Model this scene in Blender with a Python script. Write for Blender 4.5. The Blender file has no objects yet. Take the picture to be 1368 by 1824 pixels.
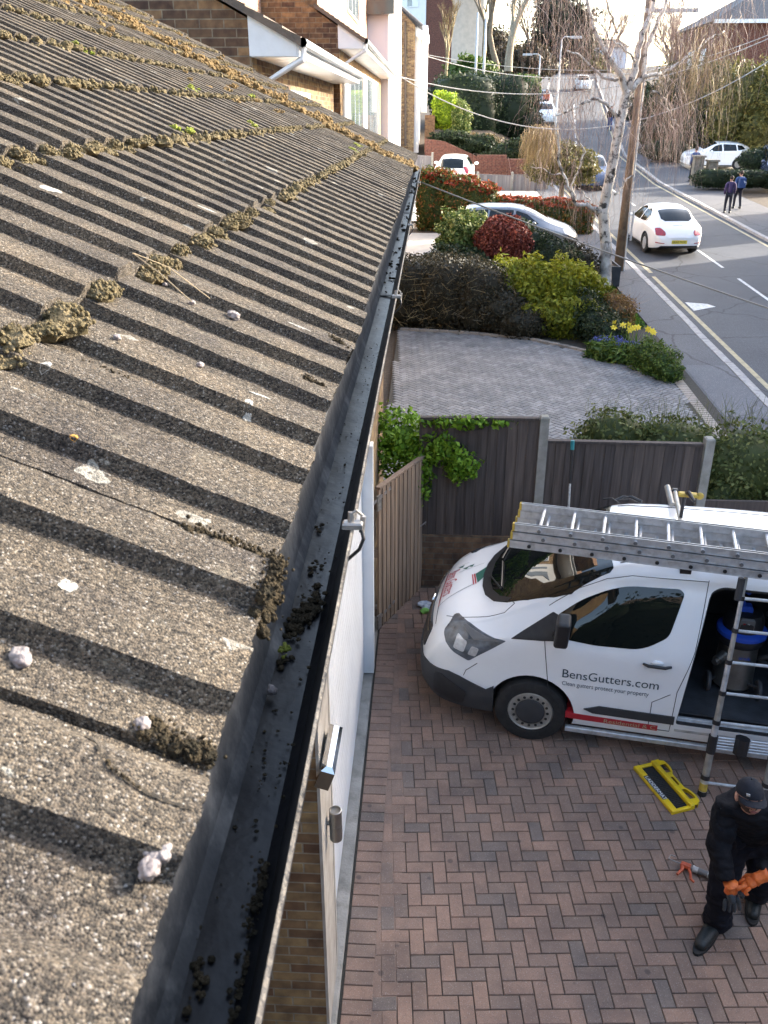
import bpy, bmesh, math, random
import numpy as np
from mathutils import Vector, Matrix, Quaternion
from mathutils.bvhtree import BVHTree
from mathutils import noise as mnoise
random.seed(7); rng = np.random.default_rng(7)
SC = bpy.context.scene
COL = SC.collection
R = math.radians
# ------------------------------------------------------------------ camera, sky, sun, exposure
H = 5.2; PITCH = R(24.9); YAW = R(2.87); FPX = 1520.0; CX, CY = 684.0, 912.0
cam = bpy.data.cameras.new('camera'); camo = bpy.data.objects.new('camera', cam); COL.objects.link(camo)
camo.location = (0, 0, H); camo.rotation_euler = (math.pi/2 - PITCH, 0, YAW)
cam.sensor_fit = 'HORIZONTAL'; cam.sensor_width = 36; cam.lens = 36*FPX/1368
cam.clip_start = .02; cam.clip_end = 2000
cam.dof.use_dof = True; cam.dof.focus_distance = 4.5; cam.dof.aperture_fstop = 26
SC.camera = camo
SC.render.resolution_x = 768; SC.render.resolution_y = 1024
SUN_EL = R(18.5); SUN_AZ = R(28)       # azimuth measured from +x towards +y
sdir = Vector((math.cos(SUN_EL)*math.cos(SUN_AZ), math.cos(SUN_EL)*math.sin(SUN_AZ), math.sin(SUN_EL)))
w = bpy.data.worlds.new('World'); SC.world = w; w.use_nodes = True
nt = w.node_tree; nt.nodes.clear()
sky = nt.nodes.new('ShaderNodeTexSky'); sky.sky_type = 'NISHITA'; sky.sun_disc = False
sky.sun_elevation = SUN_EL; sky.sun_rotation = math.pi/2 - SUN_AZ
sky.air_density = 1.0; sky.dust_density = 3.0; sky.ozone_density = .4
bg = nt.nodes.new('ShaderNodeBackground'); bg.inputs[1].default_value = .15
out = nt.nodes.new('ShaderNodeOutputWorld')
nt.links.new(sky.outputs[0], bg.inputs[0]); nt.links.new(bg.outputs[0], out.inputs[0])
sl = bpy.data.lights.new('sun', 'SUN'); sl.energy = 2.3; sl.angle = R(.5); sl.color = (1, .93, .82)
so = bpy.data.objects.new('sun', sl); COL.objects.link(so)
so.rotation_euler = (-sdir).to_track_quat('-Z', 'Y').to_euler(); so.location = (30, 20, 30)
SC.view_settings.view_transform = 'Standard'; SC.view_settings.look = 'None'
SC.view_settings.exposure = 2.7; SC.view_settings.gamma = 1
SC.view_settings.use_curve_mapping = False
SC.render.engine = 'CYCLES'
SC.cycles.max_bounces = 6; SC.cycles.transparent_max_bounces = 8

# ------------------------------------------------------------------ a photo point at a known distance -> world point
def ray(px, py):
    x = (px-CX)/FPX; y = -(py-CY)/FPX
    v = (x, math.cos(PITCH)+y*math.sin(PITCH), -math.sin(PITCH)+y*math.cos(PITCH))
    c, s = math.cos(YAW), math.sin(YAW)
    return (v[0]*c-v[1]*s, v[0]*s+v[1]*c, v[2])
def P(px, py, Y):
    r = ray(px, py); t = Y/r[1]; return Vector((r[0]*t, Y, H+r[2]*t))
def Gz(px, py, z=0):
    r = ray(px, py); t = (z-H)/r[2]; return Vector((r[0]*t, r[1]*t, z))
def g(y):
    if y < 11: return 0.0
    if y < 50: return .05*(y-11)
    if y < 150: return 1.95+.10*(y-50)
    return 11.95+.02*(y-150)
def T(px, py):
    r = ray(px, py); Y = 2.0
    while Y < 400:
        t = Y/r[1]
        if H+r[2]*t < g(Y): return Vector((r[0]*t, Y, g(Y)))
        Y += .05

# ------------------------------------------------------------------ materials
MATS = {}
def base_mat(name):
    m = bpy.data.materials.new(name); m.use_nodes = True
    n = m.node_tree.nodes; b = n['Principled BSDF']; MATS[name] = m
    return m, n, m.node_tree.links, b
def N(n, t, **kw):
    x = n.new(t)
    for k, v in kw.items(): setattr(x, k, v)
    return x
def ramp(n, stops):
    r = n.new('ShaderNodeValToRGB'); e = r.color_ramp.elements
    while len(e) < len(stops): e.new(.5)
    for i, (p, c) in enumerate(stops):
        e[i].position = p; e[i].color = (*c, 1) if len(c) == 3 else c
    return r
def mat(name, c, rough=.6, c2=None, scale=4, bump=0, bscale=60, metal=0, spec=.5, coat=0, dirt=None, dscale=2.0, damt=.4):
    m, n, l, b = base_mat(name)
    tc = N(n, 'ShaderNodeTexCoord')
    c2 = c2 or tuple(v*.8 for v in c)
    no = N(n, 'ShaderNodeTexNoise'); no.inputs['Scale'].default_value = scale; no.inputs['Detail'].default_value = 6
    l.new(tc.outputs['Object'], no.inputs['Vector'])
    r = ramp(n, [(.35, c), (.68, c2)]); l.new(no.outputs['Fac'], r.inputs[0])
    col = r.outputs[0]
    if dirt:
        d = N(n, 'ShaderNodeTexNoise'); d.inputs['Scale'].default_value = dscale; d.inputs['Detail'].default_value = 9; d.inputs['Roughness'].default_value = .7
        l.new(tc.outputs['Object'], d.inputs['Vector'])
        dr = ramp(n, [(.5, (0, 0, 0)), (.72, (damt, damt, damt))]); l.new(d.outputs['Fac'], dr.inputs[0])
        mx = N(n, 'ShaderNodeMix', data_type='RGBA'); l.new(dr.outputs[0], mx.inputs[0]); l.new(col, mx.inputs[6]); mx.inputs[7].default_value = (*dirt, 1)
        col = mx.outputs[2]
    l.new(col, b.inputs['Base Color'])
    b.inputs['Roughness'].default_value = rough; b.inputs['Metallic'].default_value = metal
    b.inputs['Specular IOR Level'].default_value = spec; b.inputs['Coat Weight'].default_value = coat
    b.inputs['Coat Roughness'].default_value = .05
    if bump:
        bn = N(n, 'ShaderNodeTexNoise'); bn.inputs['Scale'].default_value = bscale; bn.inputs['Detail'].default_value = 5
        l.new(tc.outputs['Object'], bn.inputs['Vector'])
        bu = N(n, 'ShaderNodeBump'); bu.inputs['Strength'].default_value = bump; bu.inputs['Distance'].default_value = .01
        l.new(bn.outputs['Fac'], bu.inputs['Height']); l.new(bu.outputs[0], b.inputs['Normal'])
    return m
def leaf_mat(name, c1, c2, c3=None, rough=.55, trans=.25):
    m, n, l, b = base_mat(name)
    a = N(n, 'ShaderNodeAttribute', attribute_name='tone')
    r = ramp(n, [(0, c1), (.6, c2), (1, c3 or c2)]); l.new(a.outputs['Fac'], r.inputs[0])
    l.new(r.outputs[0], b.inputs['Base Color']); b.inputs['Roughness'].default_value = rough
    b.inputs['Specular IOR Level'].default_value = .3
    tr = N(n, 'ShaderNodeBsdfTranslucent'); l.new(r.outputs[0], tr.inputs[0])
    mx = N(n, 'ShaderNodeMixShader'); mx.inputs[0].default_value = trans
    o = n['Material Output']
    l.new(b.outputs[0], mx.inputs[1]); l.new(tr.outputs[0], mx.inputs[2]); l.new(mx.outputs[0], o.inputs[0])
    return m
def brick_mat(name, c1, c2, mortar, axis='x', scale=1.0, bias=0, var=None):
    m, n, l, b = base_mat(name)
    tc = N(n, 'ShaderNodeTexCoord'); sp = N(n, 'ShaderNodeSeparateXYZ'); l.new(tc.outputs['Object'], sp.inputs[0])
    ad = N(n, 'ShaderNodeMath', operation='ADD'); l.new(sp.outputs[0], ad.inputs[0]); l.new(sp.outputs[1], ad.inputs[1])
    cb = N(n, 'ShaderNodeCombineXYZ'); l.new(ad.outputs[0], cb.inputs[0]); l.new(sp.outputs[2], cb.inputs[1])
    br = N(n, 'ShaderNodeTexBrick'); br.inputs['Scale'].default_value = 1
    br.inputs['Brick Width'].default_value = .225*scale; br.inputs['Row Height'].default_value = .075*scale
    br.inputs['Mortar Size'].default_value = .006*scale; br.inputs['Mortar Smooth'].default_value = .3; br.inputs['Bias'].default_value = bias
    br.inputs['Color1'].default_value = (*c1, 1); br.inputs['Color2'].default_value = (*c2, 1); br.inputs['Mortar'].default_value = (*mortar, 1)
    l.new(cb.outputs[0], br.inputs['Vector'])
    no = N(n, 'ShaderNodeTexNoise'); no.inputs['Scale'].default_value = 9; no.inputs['Detail'].default_value = 8
    l.new(tc.outputs['Object'], no.inputs['Vector'])
    rr = ramp(n, [(.3, (.55, .5, .5)), (.7, (1.25, 1.2, 1.1))]); l.new(no.outputs['Fac'], rr.inputs[0])
    mx = N(n, 'ShaderNodeMix', data_type='RGBA', blend_type='MULTIPLY'); mx.inputs[0].default_value = 1
    l.new(br.outputs['Color'], mx.inputs[6]); l.new(rr.outputs[0], mx.inputs[7])
    l.new(mx.outputs[2], b.inputs['Base Color']); b.inputs['Roughness'].default_value = .9
    bu = N(n, 'ShaderNodeBump'); bu.inputs['Strength'].default_value = .6; bu.inputs['Distance'].default_value = .008; bu.invert = True
    l.new(br.outputs['Fac'], bu.inputs['Height']); l.new(bu.outputs[0], b.inputs['Normal'])
    return m
def tile_mat(name):
    m, n, l, b = base_mat(name)
    tc = N(n, 'ShaderNodeTexCoord')
    v = N(n, 'ShaderNodeTexVoronoi'); v.inputs['Scale'].default_value = 560
    l.new(tc.outputs['Object'], v.inputs['Vector'])
    bw = N(n, 'ShaderNodeSeparateColor'); l.new(v.outputs['Color'], bw.inputs[0])
    r = ramp(n, [(0, (.016, .015, .0145)), (.3, (.057, .051, .044)), (.55, (.092, .078, .062)), (.8, (.135, .112, .087)), (.95, (.19, .168, .14)), (1, (.31, .295, .275))])
    l.new(bw.outputs[0], r.inputs[0])
    no = N(n, 'ShaderNodeTexNoise'); no.inputs['Scale'].default_value = 5; no.inputs['Detail'].default_value = 8; no.inputs['Roughness'].default_value = .65
    l.new(tc.outputs['Object'], no.inputs['Vector'])
    rr = ramp(n, [(.32, (.62, .62, .66)), (.5, (.95, .93, .9)), (.7, (1.3, 1.22, 1.1))]); l.new(no.outputs['Fac'], rr.inputs[0])
    mx = N(n, 'ShaderNodeMix', data_type='RGBA', blend_type='MULTIPLY'); mx.inputs[0].default_value = 1
    l.new(r.outputs[0], mx.inputs[6]); l.new(rr.outputs[0], mx.inputs[7])
    # pale lichen rosettes
    nn = N(n, 'ShaderNodeTexNoise'); nn.inputs['Scale'].default_value = 60; nn.inputs['Detail'].default_value = 4; l.new(tc.outputs['Object'], nn.inputs['Vector'])
    vm = N(n, 'ShaderNodeMix', data_type='RGBA'); vm.inputs[0].default_value = .035; l.new(tc.outputs['Object'], vm.inputs[6]); l.new(nn.outputs['Color'], vm.inputs[7])
    lv = N(n, 'ShaderNodeTexVoronoi'); lv.inputs['Scale'].default_value = 11; l.new(vm.outputs[2], lv.inputs['Vector'])
    sz = N(n, 'ShaderNodeSeparateColor'); l.new(lv.outputs['Color'], sz.inputs[0])
    th = N(n, 'ShaderNodeMath', operation='MULTIPLY'); l.new(sz.outputs[0], th.inputs[0]); l.new(sz.outputs[0], th.inputs[1])
    th2 = N(n, 'ShaderNodeMath', operation='MULTIPLY'); l.new(th.outputs[0], th2.inputs[0]); th2.inputs[1].default_value = .26
    lt = N(n, 'ShaderNodeMath', operation='SUBTRACT'); l.new(th2.outputs[0], lt.inputs[0]); l.new(lv.outputs['Distance'], lt.inputs[1])
    lr = ramp(n, [(0, (0, 0, 0)), (.03, (.75, .75, .75)), (.08, (.3, .3, .3)), (.2, (.5, .5, .5))]); l.new(lt.outputs[0], lr.inputs[0])
    gt = N(n, 'ShaderNodeMath', operation='GREATER_THAN'); l.new(sz.outputs[1], gt.inputs[0]); gt.inputs[1].default_value = .45
    lm = N(n, 'ShaderNodeMath', operation='MULTIPLY'); l.new(lr.outputs[0], lm.inputs[0]); l.new(gt.outputs[0], lm.inputs[1])
    m2 = N(n, 'ShaderNodeMix', data_type='RGBA'); l.new(lm.outputs[0], m2.inputs[0]); l.new(mx.outputs[2], m2.inputs[6]); m2.inputs[7].default_value = (.36, .35, .31, 1)
    # light film of pale lichen in broad patches
    pn = N(n, 'ShaderNodeTexNoise'); pn.inputs['Scale'].default_value = 14; pn.inputs['Detail'].default_value = 10; pn.inputs['Roughness'].default_value = .8; l.new(tc.outputs['Object'], pn.inputs['Vector'])
    pr = ramp(n, [(.58, (0, 0, 0)), (.72, (.55, .55, .55))]); l.new(pn.outputs['Fac'], pr.inputs[0])
    m3 = N(n, 'ShaderNodeMix', data_type='RGBA'); l.new(pr.outputs[0], m3.inputs[0]); l.new(m2.outputs[2], m3.inputs[6]); m3.inputs[7].default_value = (.28, .25, .195, 1)
    l.new(m3.outputs[2], b.inputs['Base Color']); b.inputs['Roughness'].default_value = .95; b.inputs['Specular IOR Level'].default_value = .2
    bu = N(n, 'ShaderNodeBump'); bu.inputs['Strength'].default_value = .9; bu.inputs['Distance'].default_value = .0018; bu.invert = True
    l.new(v.outputs['Distance'], bu.inputs['Height'])
    bu2 = N(n, 'ShaderNodeBump'); bu2.inputs['Strength'].default_value = .6; bu2.inputs['Distance'].default_value = .004
    n3 = N(n, 'ShaderNodeTexNoise'); n3.inputs['Scale'].default_value = 120; n3.inputs['Detail'].default_value = 4; l.new(tc.outputs['Object'], n3.inputs['Vector'])
    l.new(n3.outputs['Fac'], bu2.inputs['Height']); l.new(bu.outputs[0], bu2.inputs['Normal']); l.new(bu2.outputs[0], b.inputs['Normal'])
    return m
def paver_mat(name, stops, speck=(.5, .47, .42)):
    m, n, l, b = base_mat(name)
    a = N(n, 'ShaderNodeAttribute', attribute_name='tone')
    r = ramp(n, stops); l.new(a.outputs['Fac'], r.inputs[0])
    tc = N(n, 'ShaderNodeTexCoord')
    no = N(n, 'ShaderNodeTexNoise'); no.inputs['Scale'].default_value = 2.2; no.inputs['Detail'].default_value = 9; no.inputs['Roughness'].default_value = .7
    l.new(tc.outputs['Object'], no.inputs['Vector'])
    rr = ramp(n, [(.3, (.6, .6, .62)), (.62, (1.1, 1.08, 1.05)), (.8, (1.2, 1.15, 1.1))]); l.new(no.outputs['Fac'], rr.inputs[0])
    mx = N(n, 'ShaderNodeMix', data_type='RGBA', blend_type='MULTIPLY'); mx.inputs[0].default_value = 1
    l.new(r.outputs[0], mx.inputs[6]); l.new(rr.outputs[0], mx.inputs[7])
    v = N(n, 'ShaderNodeTexVoronoi'); v.inputs['Scale'].default_value = 260; l.new(tc.outputs['Object'], v.inputs['Vector'])
    bw = N(n, 'ShaderNodeSeparateColor'); l.new(v.outputs['Color'], bw.inputs[0])
    sr = ramp(n, [(0, (.45, .45, .45)), (.3, (0, 0, 0)), (.955, (0, 0, 0)), (.98, (.55, .55, .55))]); l.new(bw.outputs[0], sr.inputs[0])
    m2 = N(n, 'ShaderNodeMix', data_type='RGBA'); l.new(sr.outputs[0], m2.inputs[0]); l.new(mx.outputs[2], m2.inputs[6])
    sc2 = ramp(n, [(.4, (.06, .055, .055)), (.6, speck)]); l.new(bw.outputs[0], sc2.inputs[0]); l.new(sc2.outputs[0], m2.inputs[7])
    # black oily spots
    sp = N(n, 'ShaderNodeTexVoronoi'); sp.inputs['Scale'].default_value = 3.2; l.new(tc.outputs['Object'], sp.inputs['Vector'])
    spr = ramp(n, [(.0, (.65, .65, .65)), (.06, (.5, .5, .5)), (.085, (0, 0, 0))]); l.new(sp.outputs['Distance'], spr.inputs[0])
    m3 = N(n, 'ShaderNodeMix', data_type='RGBA'); l.new(spr.outputs[0], m3.inputs[0]); l.new(m2.outputs[2], m3.inputs[6]); m3.inputs[7].default_value = (.03, .028, .028, 1)
    l.new(m3.outputs[2], b.inputs['Base Color']); b.inputs['Roughness'].default_value = .8
    bu = N(n, 'ShaderNodeBump'); bu.inputs['Strength'].default_value = .4; bu.inputs['Distance'].default_value = .003
    l.new(v.outputs['Distance'], bu.inputs['Height']); l.new(bu.outputs[0], b.inputs['Normal'])
    return m
def asphalt_mat(name, c, c2):
    m, n, l, b = base_mat(name)
    tc = N(n, 'ShaderNodeTexCoord')
    a = N(n, 'ShaderNodeTexNoise'); a.inputs['Scale'].default_value = .35; a.inputs['Detail'].default_value = 10; a.inputs['Roughness'].default_value = .62; l.new(tc.outputs['Object'], a.inputs['Vector'])
    r = ramp(n, [(.35, c), (.65, c2)]); l.new(a.outputs['Fac'], r.inputs[0])
    v = N(n, 'ShaderNodeTexVoronoi'); v.inputs['Scale'].default_value = 90; l.new(tc.outputs['Object'], v.inputs['Vector'])
    bw = N(n, 'ShaderNodeSeparateColor'); l.new(v.outputs['Color'], bw.inputs[0])
    r2 = ramp(n, [(0, (.7, .7, .7)), (.9, (1.1, 1.1, 1.1)), (1, (1.8, 1.8, 1.8))]); l.new(bw.outputs[0], r2.inputs[0])
    mx = N(n, 'ShaderNodeMix', data_type='RGBA', blend_type='MULTIPLY'); mx.inputs[0].default_value = 1
    l.new(r.outputs[0], mx.inputs[6]); l.new(r2.outputs[0], mx.inputs[7])
    dn = N(n, 'ShaderNodeTexNoise'); dn.inputs['Scale'].default_value = 1.6; dn.inputs['Detail'].default_value = 7; l.new(tc.outputs['Object'], dn.inputs['Vector'])
    dm = N(n, 'ShaderNodeMix', data_type='RGBA'); dm.inputs[0].default_value = .35; l.new(tc.outputs['Object'], dm.inputs[6]); l.new(dn.outputs['Color'], dm.inputs[7])
    ce = N(n, 'ShaderNodeTexVoronoi', feature='DISTANCE_TO_EDGE'); ce.inputs['Scale'].default_value = .5; l.new(dm.outputs[2], ce.inputs['Vector'])
    cr_ = ramp(n, [(.0, (.45, .45, .45)), (.006, (.6, .6, .6)), (.012, (1, 1, 1))]); l.new(ce.outputs['Distance'], cr_.inputs[0])
    m4 = N(n, 'ShaderNodeMix', data_type='RGBA', blend_type='MULTIPLY'); m4.inputs[0].default_value = 1; l.new(mx.outputs[2], m4.inputs[6]); l.new(cr_.outputs[0], m4.inputs[7])
    l.new(m4.outputs[2], b.inputs['Base Color'])
    b.inputs['Roughness'].default_value = .8
    bu = N(n, 'ShaderNodeBump'); bu.inputs['Strength'].default_value = .4; bu.inputs['Distance'].default_value = .005
    l.new(v.outputs['Distance'], bu.inputs['Height']); l.new(bu.outputs[0], b.inputs['Normal'])
    return m
def wood_mat(name, c, c2, grain='z', sc=1.0):
    m, n, l, b = base_mat(name)
    tc = N(n, 'ShaderNodeTexCoord'); mp = N(n, 'ShaderNodeMapping')
    mp.inputs['Scale'].default_value = {'z': (40*sc, 40*sc, 2*sc), 'y': (40*sc, 2*sc, 40*sc), 'x': (2*sc, 40*sc, 40*sc)}[grain]
    l.new(tc.outputs['Object'], mp.inputs[0])
    a = N(n, 'ShaderNodeTexNoise'); a.inputs['Scale'].default_value = 1; a.inputs['Detail'].default_value = 6; l.new(mp.outputs[0], a.inputs['Vector'])
    r = ramp(n, [(.3, c), (.7, c2)]); l.new(a.outputs['Fac'], r.inputs[0])
    at = N(n, 'ShaderNodeAttribute', attribute_name='tone')
    ar = ramp(n, [(0, (.65, .65, .68)), (1, (1.25, 1.2, 1.15))]); l.new(at.outputs['Fac'], ar.inputs[0])
    mx = N(n, 'ShaderNodeMix', data_type='RGBA', blend_type='MULTIPLY'); mx.inputs[0].default_value = 1
    l.new(r.outputs[0], mx.inputs[6]); l.new(ar.outputs[0], mx.inputs[7]); l.new(mx.outputs[2], b.inputs['Base Color'])
    b.inputs['Roughness'].default_value = .85
    bu = N(n, 'ShaderNodeBump'); bu.inputs['Strength'].default_value = .5; bu.inputs['Distance'].default_value = .004
    l.new(a.outputs['Fac'], bu.inputs['Height']); l.new(bu.outputs[0], b.inputs['Normal'])
    return m

tile_mat('roof_tile')
mat('moss_olive', (.12, .098, .052), .95, (.25, .20, .12), 60, 1.0, 260, spec=.1)
mat('moss_brown', (.17, .11, .05), .95, (.30, .215, .105), 30, 1.0, 220, spec=.1)
mat('moss_dark', (.03, .026, .018), .95, (.085, .065, .04), 60, 1.0, 300, spec=.1)
mat('moss_lime', (.22, .26, .04), .95, (.30, .30, .09), 30, 1.0, 200, spec=.1)
mat('stone_white', (.29, .26, .245), .8, (.19, .16, .16), 60, .6, 120)
mat('lichen_white', (.40, .385, .35), .95, (.26, .25, .22), 90, .8, 200)
mat('lichen_orange', (.55, .28, .05), .95, (.4, .2, .04), 90)
mat('crack_dark', (.008, .007, .006), .95, (.03, .022, .012), 60)
mat('straw', (.55, .42, .25), .8)
mat('gutter_plastic', (.005, .006, .008), .38, (.009, .010, .013), 3, .35, 14, spec=.28, dirt=(.04, .038, .034), dscale=5, damt=.4)
mat('gutter_side', (.085, .088, .092), .6, (.05, .053, .057), 9, .4, 30, dirt=(.4, .39, .37), dscale=12, damt=.5)
mat('gutter_lip', (.10, .085, .068), .7, (.26, .23, .19), 12, .6, 120)
mat('fascia_dark', (.05, .04, .032), .8, (.09, .07, .055), 12, .5, 80)
mat('clip_metal', (.35, .33, .31), .45, (.2, .19, .18), 30, .2, 90, metal=.5)
mat('black_plastic', (.012, .012, .014), .45, (.02, .02, .022), 20, .15, 90)
mat('black_rubber', (.010, .010, .011), .75, (.02, .02, .02), 20, .3, 90)
mat('upvc_white', (.78, .80, .82), .35, (.72, .74, .76), 3, dirt=(.5, .5, .48), dscale=3, damt=.2)
mat('paint_white', (.80, .81, .82), .22, (.77, .78, .79), 2, spec=.5, coat=.6, dirt=(.55, .54, .5), dscale=2.2, damt=.12)
mat('car_white', (.82, .82, .81), .25, (.8, .8, .79), 2, coat=.6)
mat('car_silver', (.22, .235, .26), .3, (.2, .215, .24), 2, metal=.6, coat=.6)
mat('car_dark', (.02, .022, .028), .25, (.03, .03, .035), 2, coat=.7)
mat('car_blue', (.05, .07, .13), .25, (.05, .07, .12), 2, coat=.7)
mat('bumper_plastic', (.030, .032, .036), .55, (.04, .042, .046), 8, .25, 150)
mat('glass_dark', (.006, .008, .008), .02, (.006, .008, .008), 2, spec=.5)
mat('van_interior', (.018, .018, .02), .8, (.03, .03, .032), 8)
mat('van_floor', (.05, .055, .065), .5, (.03, .032, .036), 8, .3, 60)
mat('chrome', (.6, .6, .6), .15, (.55, .55, .55), 3, metal=1)
mat('lamp_clear', (.55, .56, .56), .08, (.4, .4, .4), 25, .4, 60, metal=.3, coat=1)
mat('lamp_smoke', (.09, .11, .135), .08, (.03, .035, .04), 12, coat=1)
mat('lamp_red', (.35, .02, .03), .15, (.3, .02, .03), 12, coat=1)
mat('lamp_amber', (.45, .3, .12), .15)
mat('decal_red', (.42, .02, .03), .4, (.38, .02, .03), 5)
mat('decal_dark', (.02, .05, .07), .4, (.02, .04, .06), 5)
mat('decal_green', (.02, .12, .10), .4, (.03, .10, .06), 60)
mat('plate_yellow', (.75, .6, .08), .4)
mat('alu', (.56, .57, .58), .42, (.44, .445, .45), 18, .2, 90, metal=.45, dirt=(.2, .19, .18), dscale=9, damt=.5)
mat('alu_dull', (.30, .29, .26), .5, (.42, .41, .38), 14, .2, 90, metal=.5)
mat('yellow_cap', (.55, .38, .05), .6, (.4, .28, .06), 20, .3, 60)
mat('yellow_plastic', (.78, .55, .01), .4, (.68, .47, .01), 6, .15, 40, dirt=(.2, .14, .03), dscale=9, damt=.5)
mat('steel', (.36, .35, .33), .35, (.27, .26, .24), 9, metal=.9)
mat('blue_plastic', (.02, .08, .50), .35, (.02, .07, .42), 6)
mat('grey_plastic', (.10, .105, .11), .5, (.14, .14, .14), 6)
mat('hose_grey', (.06, .06, .065), .6)
mat('cloth_black', (.0075, .0078, .010), .9, (.013, .0135, .017), 18, .6, 40, spec=.15)
mat('trouser_black', (.008, .0085, .013), .9, (.013, .014, .021), 14, .6, 30, spec=.15)
mat('cap_cloth', (.016, .018, .024), .9, (.024, .026, .034), 30, .5, 200, spec=.2)
mat('boot', (.010, .013, .013), .5, (.018, .022, .022), 20, .5, 60)
mat('skin', (.42, .22, .16), .55, (.50, .28, .21), 12, .2, 150)
mat('beard', (.035, .022, .018), .9, (.07, .04, .03), 60, .8, 300)
mat('lips', (.30, .10, .09), .5)
mat('glove_orange', (.75, .17, .03), .5, (.62, .13, .03), 20, .7, 60)
mat('glove_dark', (.03, .045, .055), .6, (.05, .065, .08), 30, .6, 120)
mat('gun_orange', (.50, .09, .03), .5, (.4, .07, .03), 30)
mat('tube_white', (.55, .55, .52), .5, (.3, .3, .3), 40)
mat('litter_green', (.25, .6, .12), .5); mat('litter_blue', (.35, .42, .55), .5, (.6, .65, .7), 20)
brick_mat('brick_stock', (.36, .26, .13), (.15, .085, .05), (.30, .27, .21))
brick_mat('brick_dark', (.27, .15, .07), (.15, .075, .045), (.20, .17, .12), bias=-.1)
brick_mat('brick_big', (.27, .16, .08), (.075, .042, .03), (.22, .18, .13), scale=1.3)
brick_mat('brick_red', (.17, .065, .045), (.13, .045, .035), (.17, .13, .11))
brick_mat('brick_wall', (.20, .13, .08), (.11, .075, .055), (.13, .12, .10))
brick_mat('tile_hung', (.46, .31, .24), (.42, .27, .20), (.24, .14, .10), scale=.85)
mat('render_white', (.80, .80, .80), .8, (.74, .74, .76), 1.5, .2, 40)
mat('render_lilac_shade', (.62, .60, .66), .8, (.60, .58, .63), 1.5, .2, 40)
mat('frame_paint', (.50, .47, .42), .7, (.38, .34, .29), 8, .4, 60)
mat('concrete', (.33, .31, .28), .9, (.22, .21, .19), 5, .6, 60, dirt=(.09, .085, .07), dscale=6, damt=.6)
mat('concrete_post', (.32, .31, .28), .9, (.24, .23, .21), 9, .5, 60, dirt=(.12, .13, .09), dscale=4, damt=.5)
mat('kerb_stone', (.42, .40, .38), .85, (.28, .27, .27), 9, .6, 50)
mat('line_white', (.70, .70, .68), .8, (.45, .45, .44), 14, dirt=(.1, .1, .1), dscale=9, damt=.6)
mat('line_yellow', (.48, .41, .25), .8, (.36, .31, .2), 8, dirt=(.12, .12, .11), dscale=5, damt=.6)
mat('joint_sand', (.035, .032, .027), .95, (.06, .055, .045), 30, .5, 120)
mat('soil', (.055, .040, .028), .95, (.09, .07, .05), 12, 1.0, 40)
mat('grass_base', (.06, .11, .02), .95, (.09, .14, .03), 8, 1, 60)
mat('pale_drive', (.50, .47, .43), .85, (.42, .40, .37), 3, .3, 60)
mat('roof_slate', (.06, .062, .07), .75, (.09, .09, .1), 6, .6, 30)
mat('roof_brown', (.16, .12, .09), .85, (.10, .08, .065), 7, .8, 30)
mat('window_glass', (.10, .13, .16), .05, (.2, .25, .3), 1.5, spec=.8)
mat('curtain_pale', (.6, .62, .6), .5, (.75, .76, .7), 2)
mat('bark_white', (.62, .58, .54), .8, (.40, .37, .33), 3, .8, 30, dirt=(.03, .028, .026), dscale=5, damt=2.5)
mat('bark_birch_base', (.52, .50, .48), .85, (.03, .028, .026), 3.2, 1.0, 25)
mat('bark_brown', (.13, .10, .075), .9, (.22, .18, .13), 9, 1, 30)
mat('bark_grey', (.20, .17, .12), .9, (.30, .26, .19), 6, 1, 20)
mat('pole_wood', (.22, .15, .095), .85, (.12, .085, .06), 5, .6, 40, dirt=(.3, .25, .18), dscale=3, damt=.5)
mat('lamp_post', (.48, .50, .52), .5, (.4, .42, .44), 3)
mat('wire', (.45, .44, .42), .6); mat('cable', (.22, .20, .17), .6)
mat('planter_dark', (.015, .018, .024), .5, (.03, .033, .04), 6)
mat('jacket_blue', (.03, .07, .20), .8, (.03, .06, .16), 8); mat('jacket_purple', (.05, .03, .10), .8, (.05, .03, .08), 8)
mat('trousers_navy', (.015, .016, .03), .85); mat('hair_dark', (.02, .014, .01), .8, (.03, .02, .015), 60)
mat('daffodil', (.85, .62, .03), .6, (.9, .72, .08), 20); mat('stone_pillar', (.24, .22, .18), .9, (.12, .11, .09), 7, .8, 20)
asphalt_mat('asphalt', (.052, .056, .066), (.078, .082, .093)); asphalt_mat('pavement_asphalt', (.075, .078, .088), (.105, .108, .12))
paver_mat('paver_red', [(0, (.165, .135, .12)), (.10, (.21, .148, .118)), (.5, (.245, .162, .125)), (.8, (.27, .175, .132)), (1, (.31, .20, .15))], speck=(.36, .33, .30))
paver_mat('paver_grey', [(0, (.185, .185, .19)), (.5, (.225, .225, .23)), (1, (.265, .265, .27))], speck=(.4, .4, .4))
wood_mat('fence_dark', (.06, .048, .043), (.115, .095, .085)); wood_mat('fence_grey', (.16, .155, .16), (.25, .24, .25), sc=.6)
wood_mat('gate_wood', (.23, .165, .115), (.36, .27, .195))
leaf_mat('leaf_dark', (.012, .022, .010), (.028, .045, .018), (.05, .075, .03))
leaf_mat('leaf_brownhedge', (.025, .022, .014), (.05, .045, .026), (.085, .07, .045))
leaf_mat('leaf_yellowgreen', (.07, .09, .01), (.24, .25, .02), (.42, .40, .03))
leaf_mat('leaf_lime', (.10, .18, .01), (.30, .42, .02), (.5, .6, .04))
leaf_mat('leaf_mid', (.03, .06, .012), (.08, .13, .02), (.16, .22, .04))
leaf_mat('leaf_bright', (.06, .14, .01), (.16, .30, .02), (.26, .42, .05))
leaf_mat('leaf_olive', (.06, .06, .015), (.13, .12, .03), (.22, .19, .06))
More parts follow.
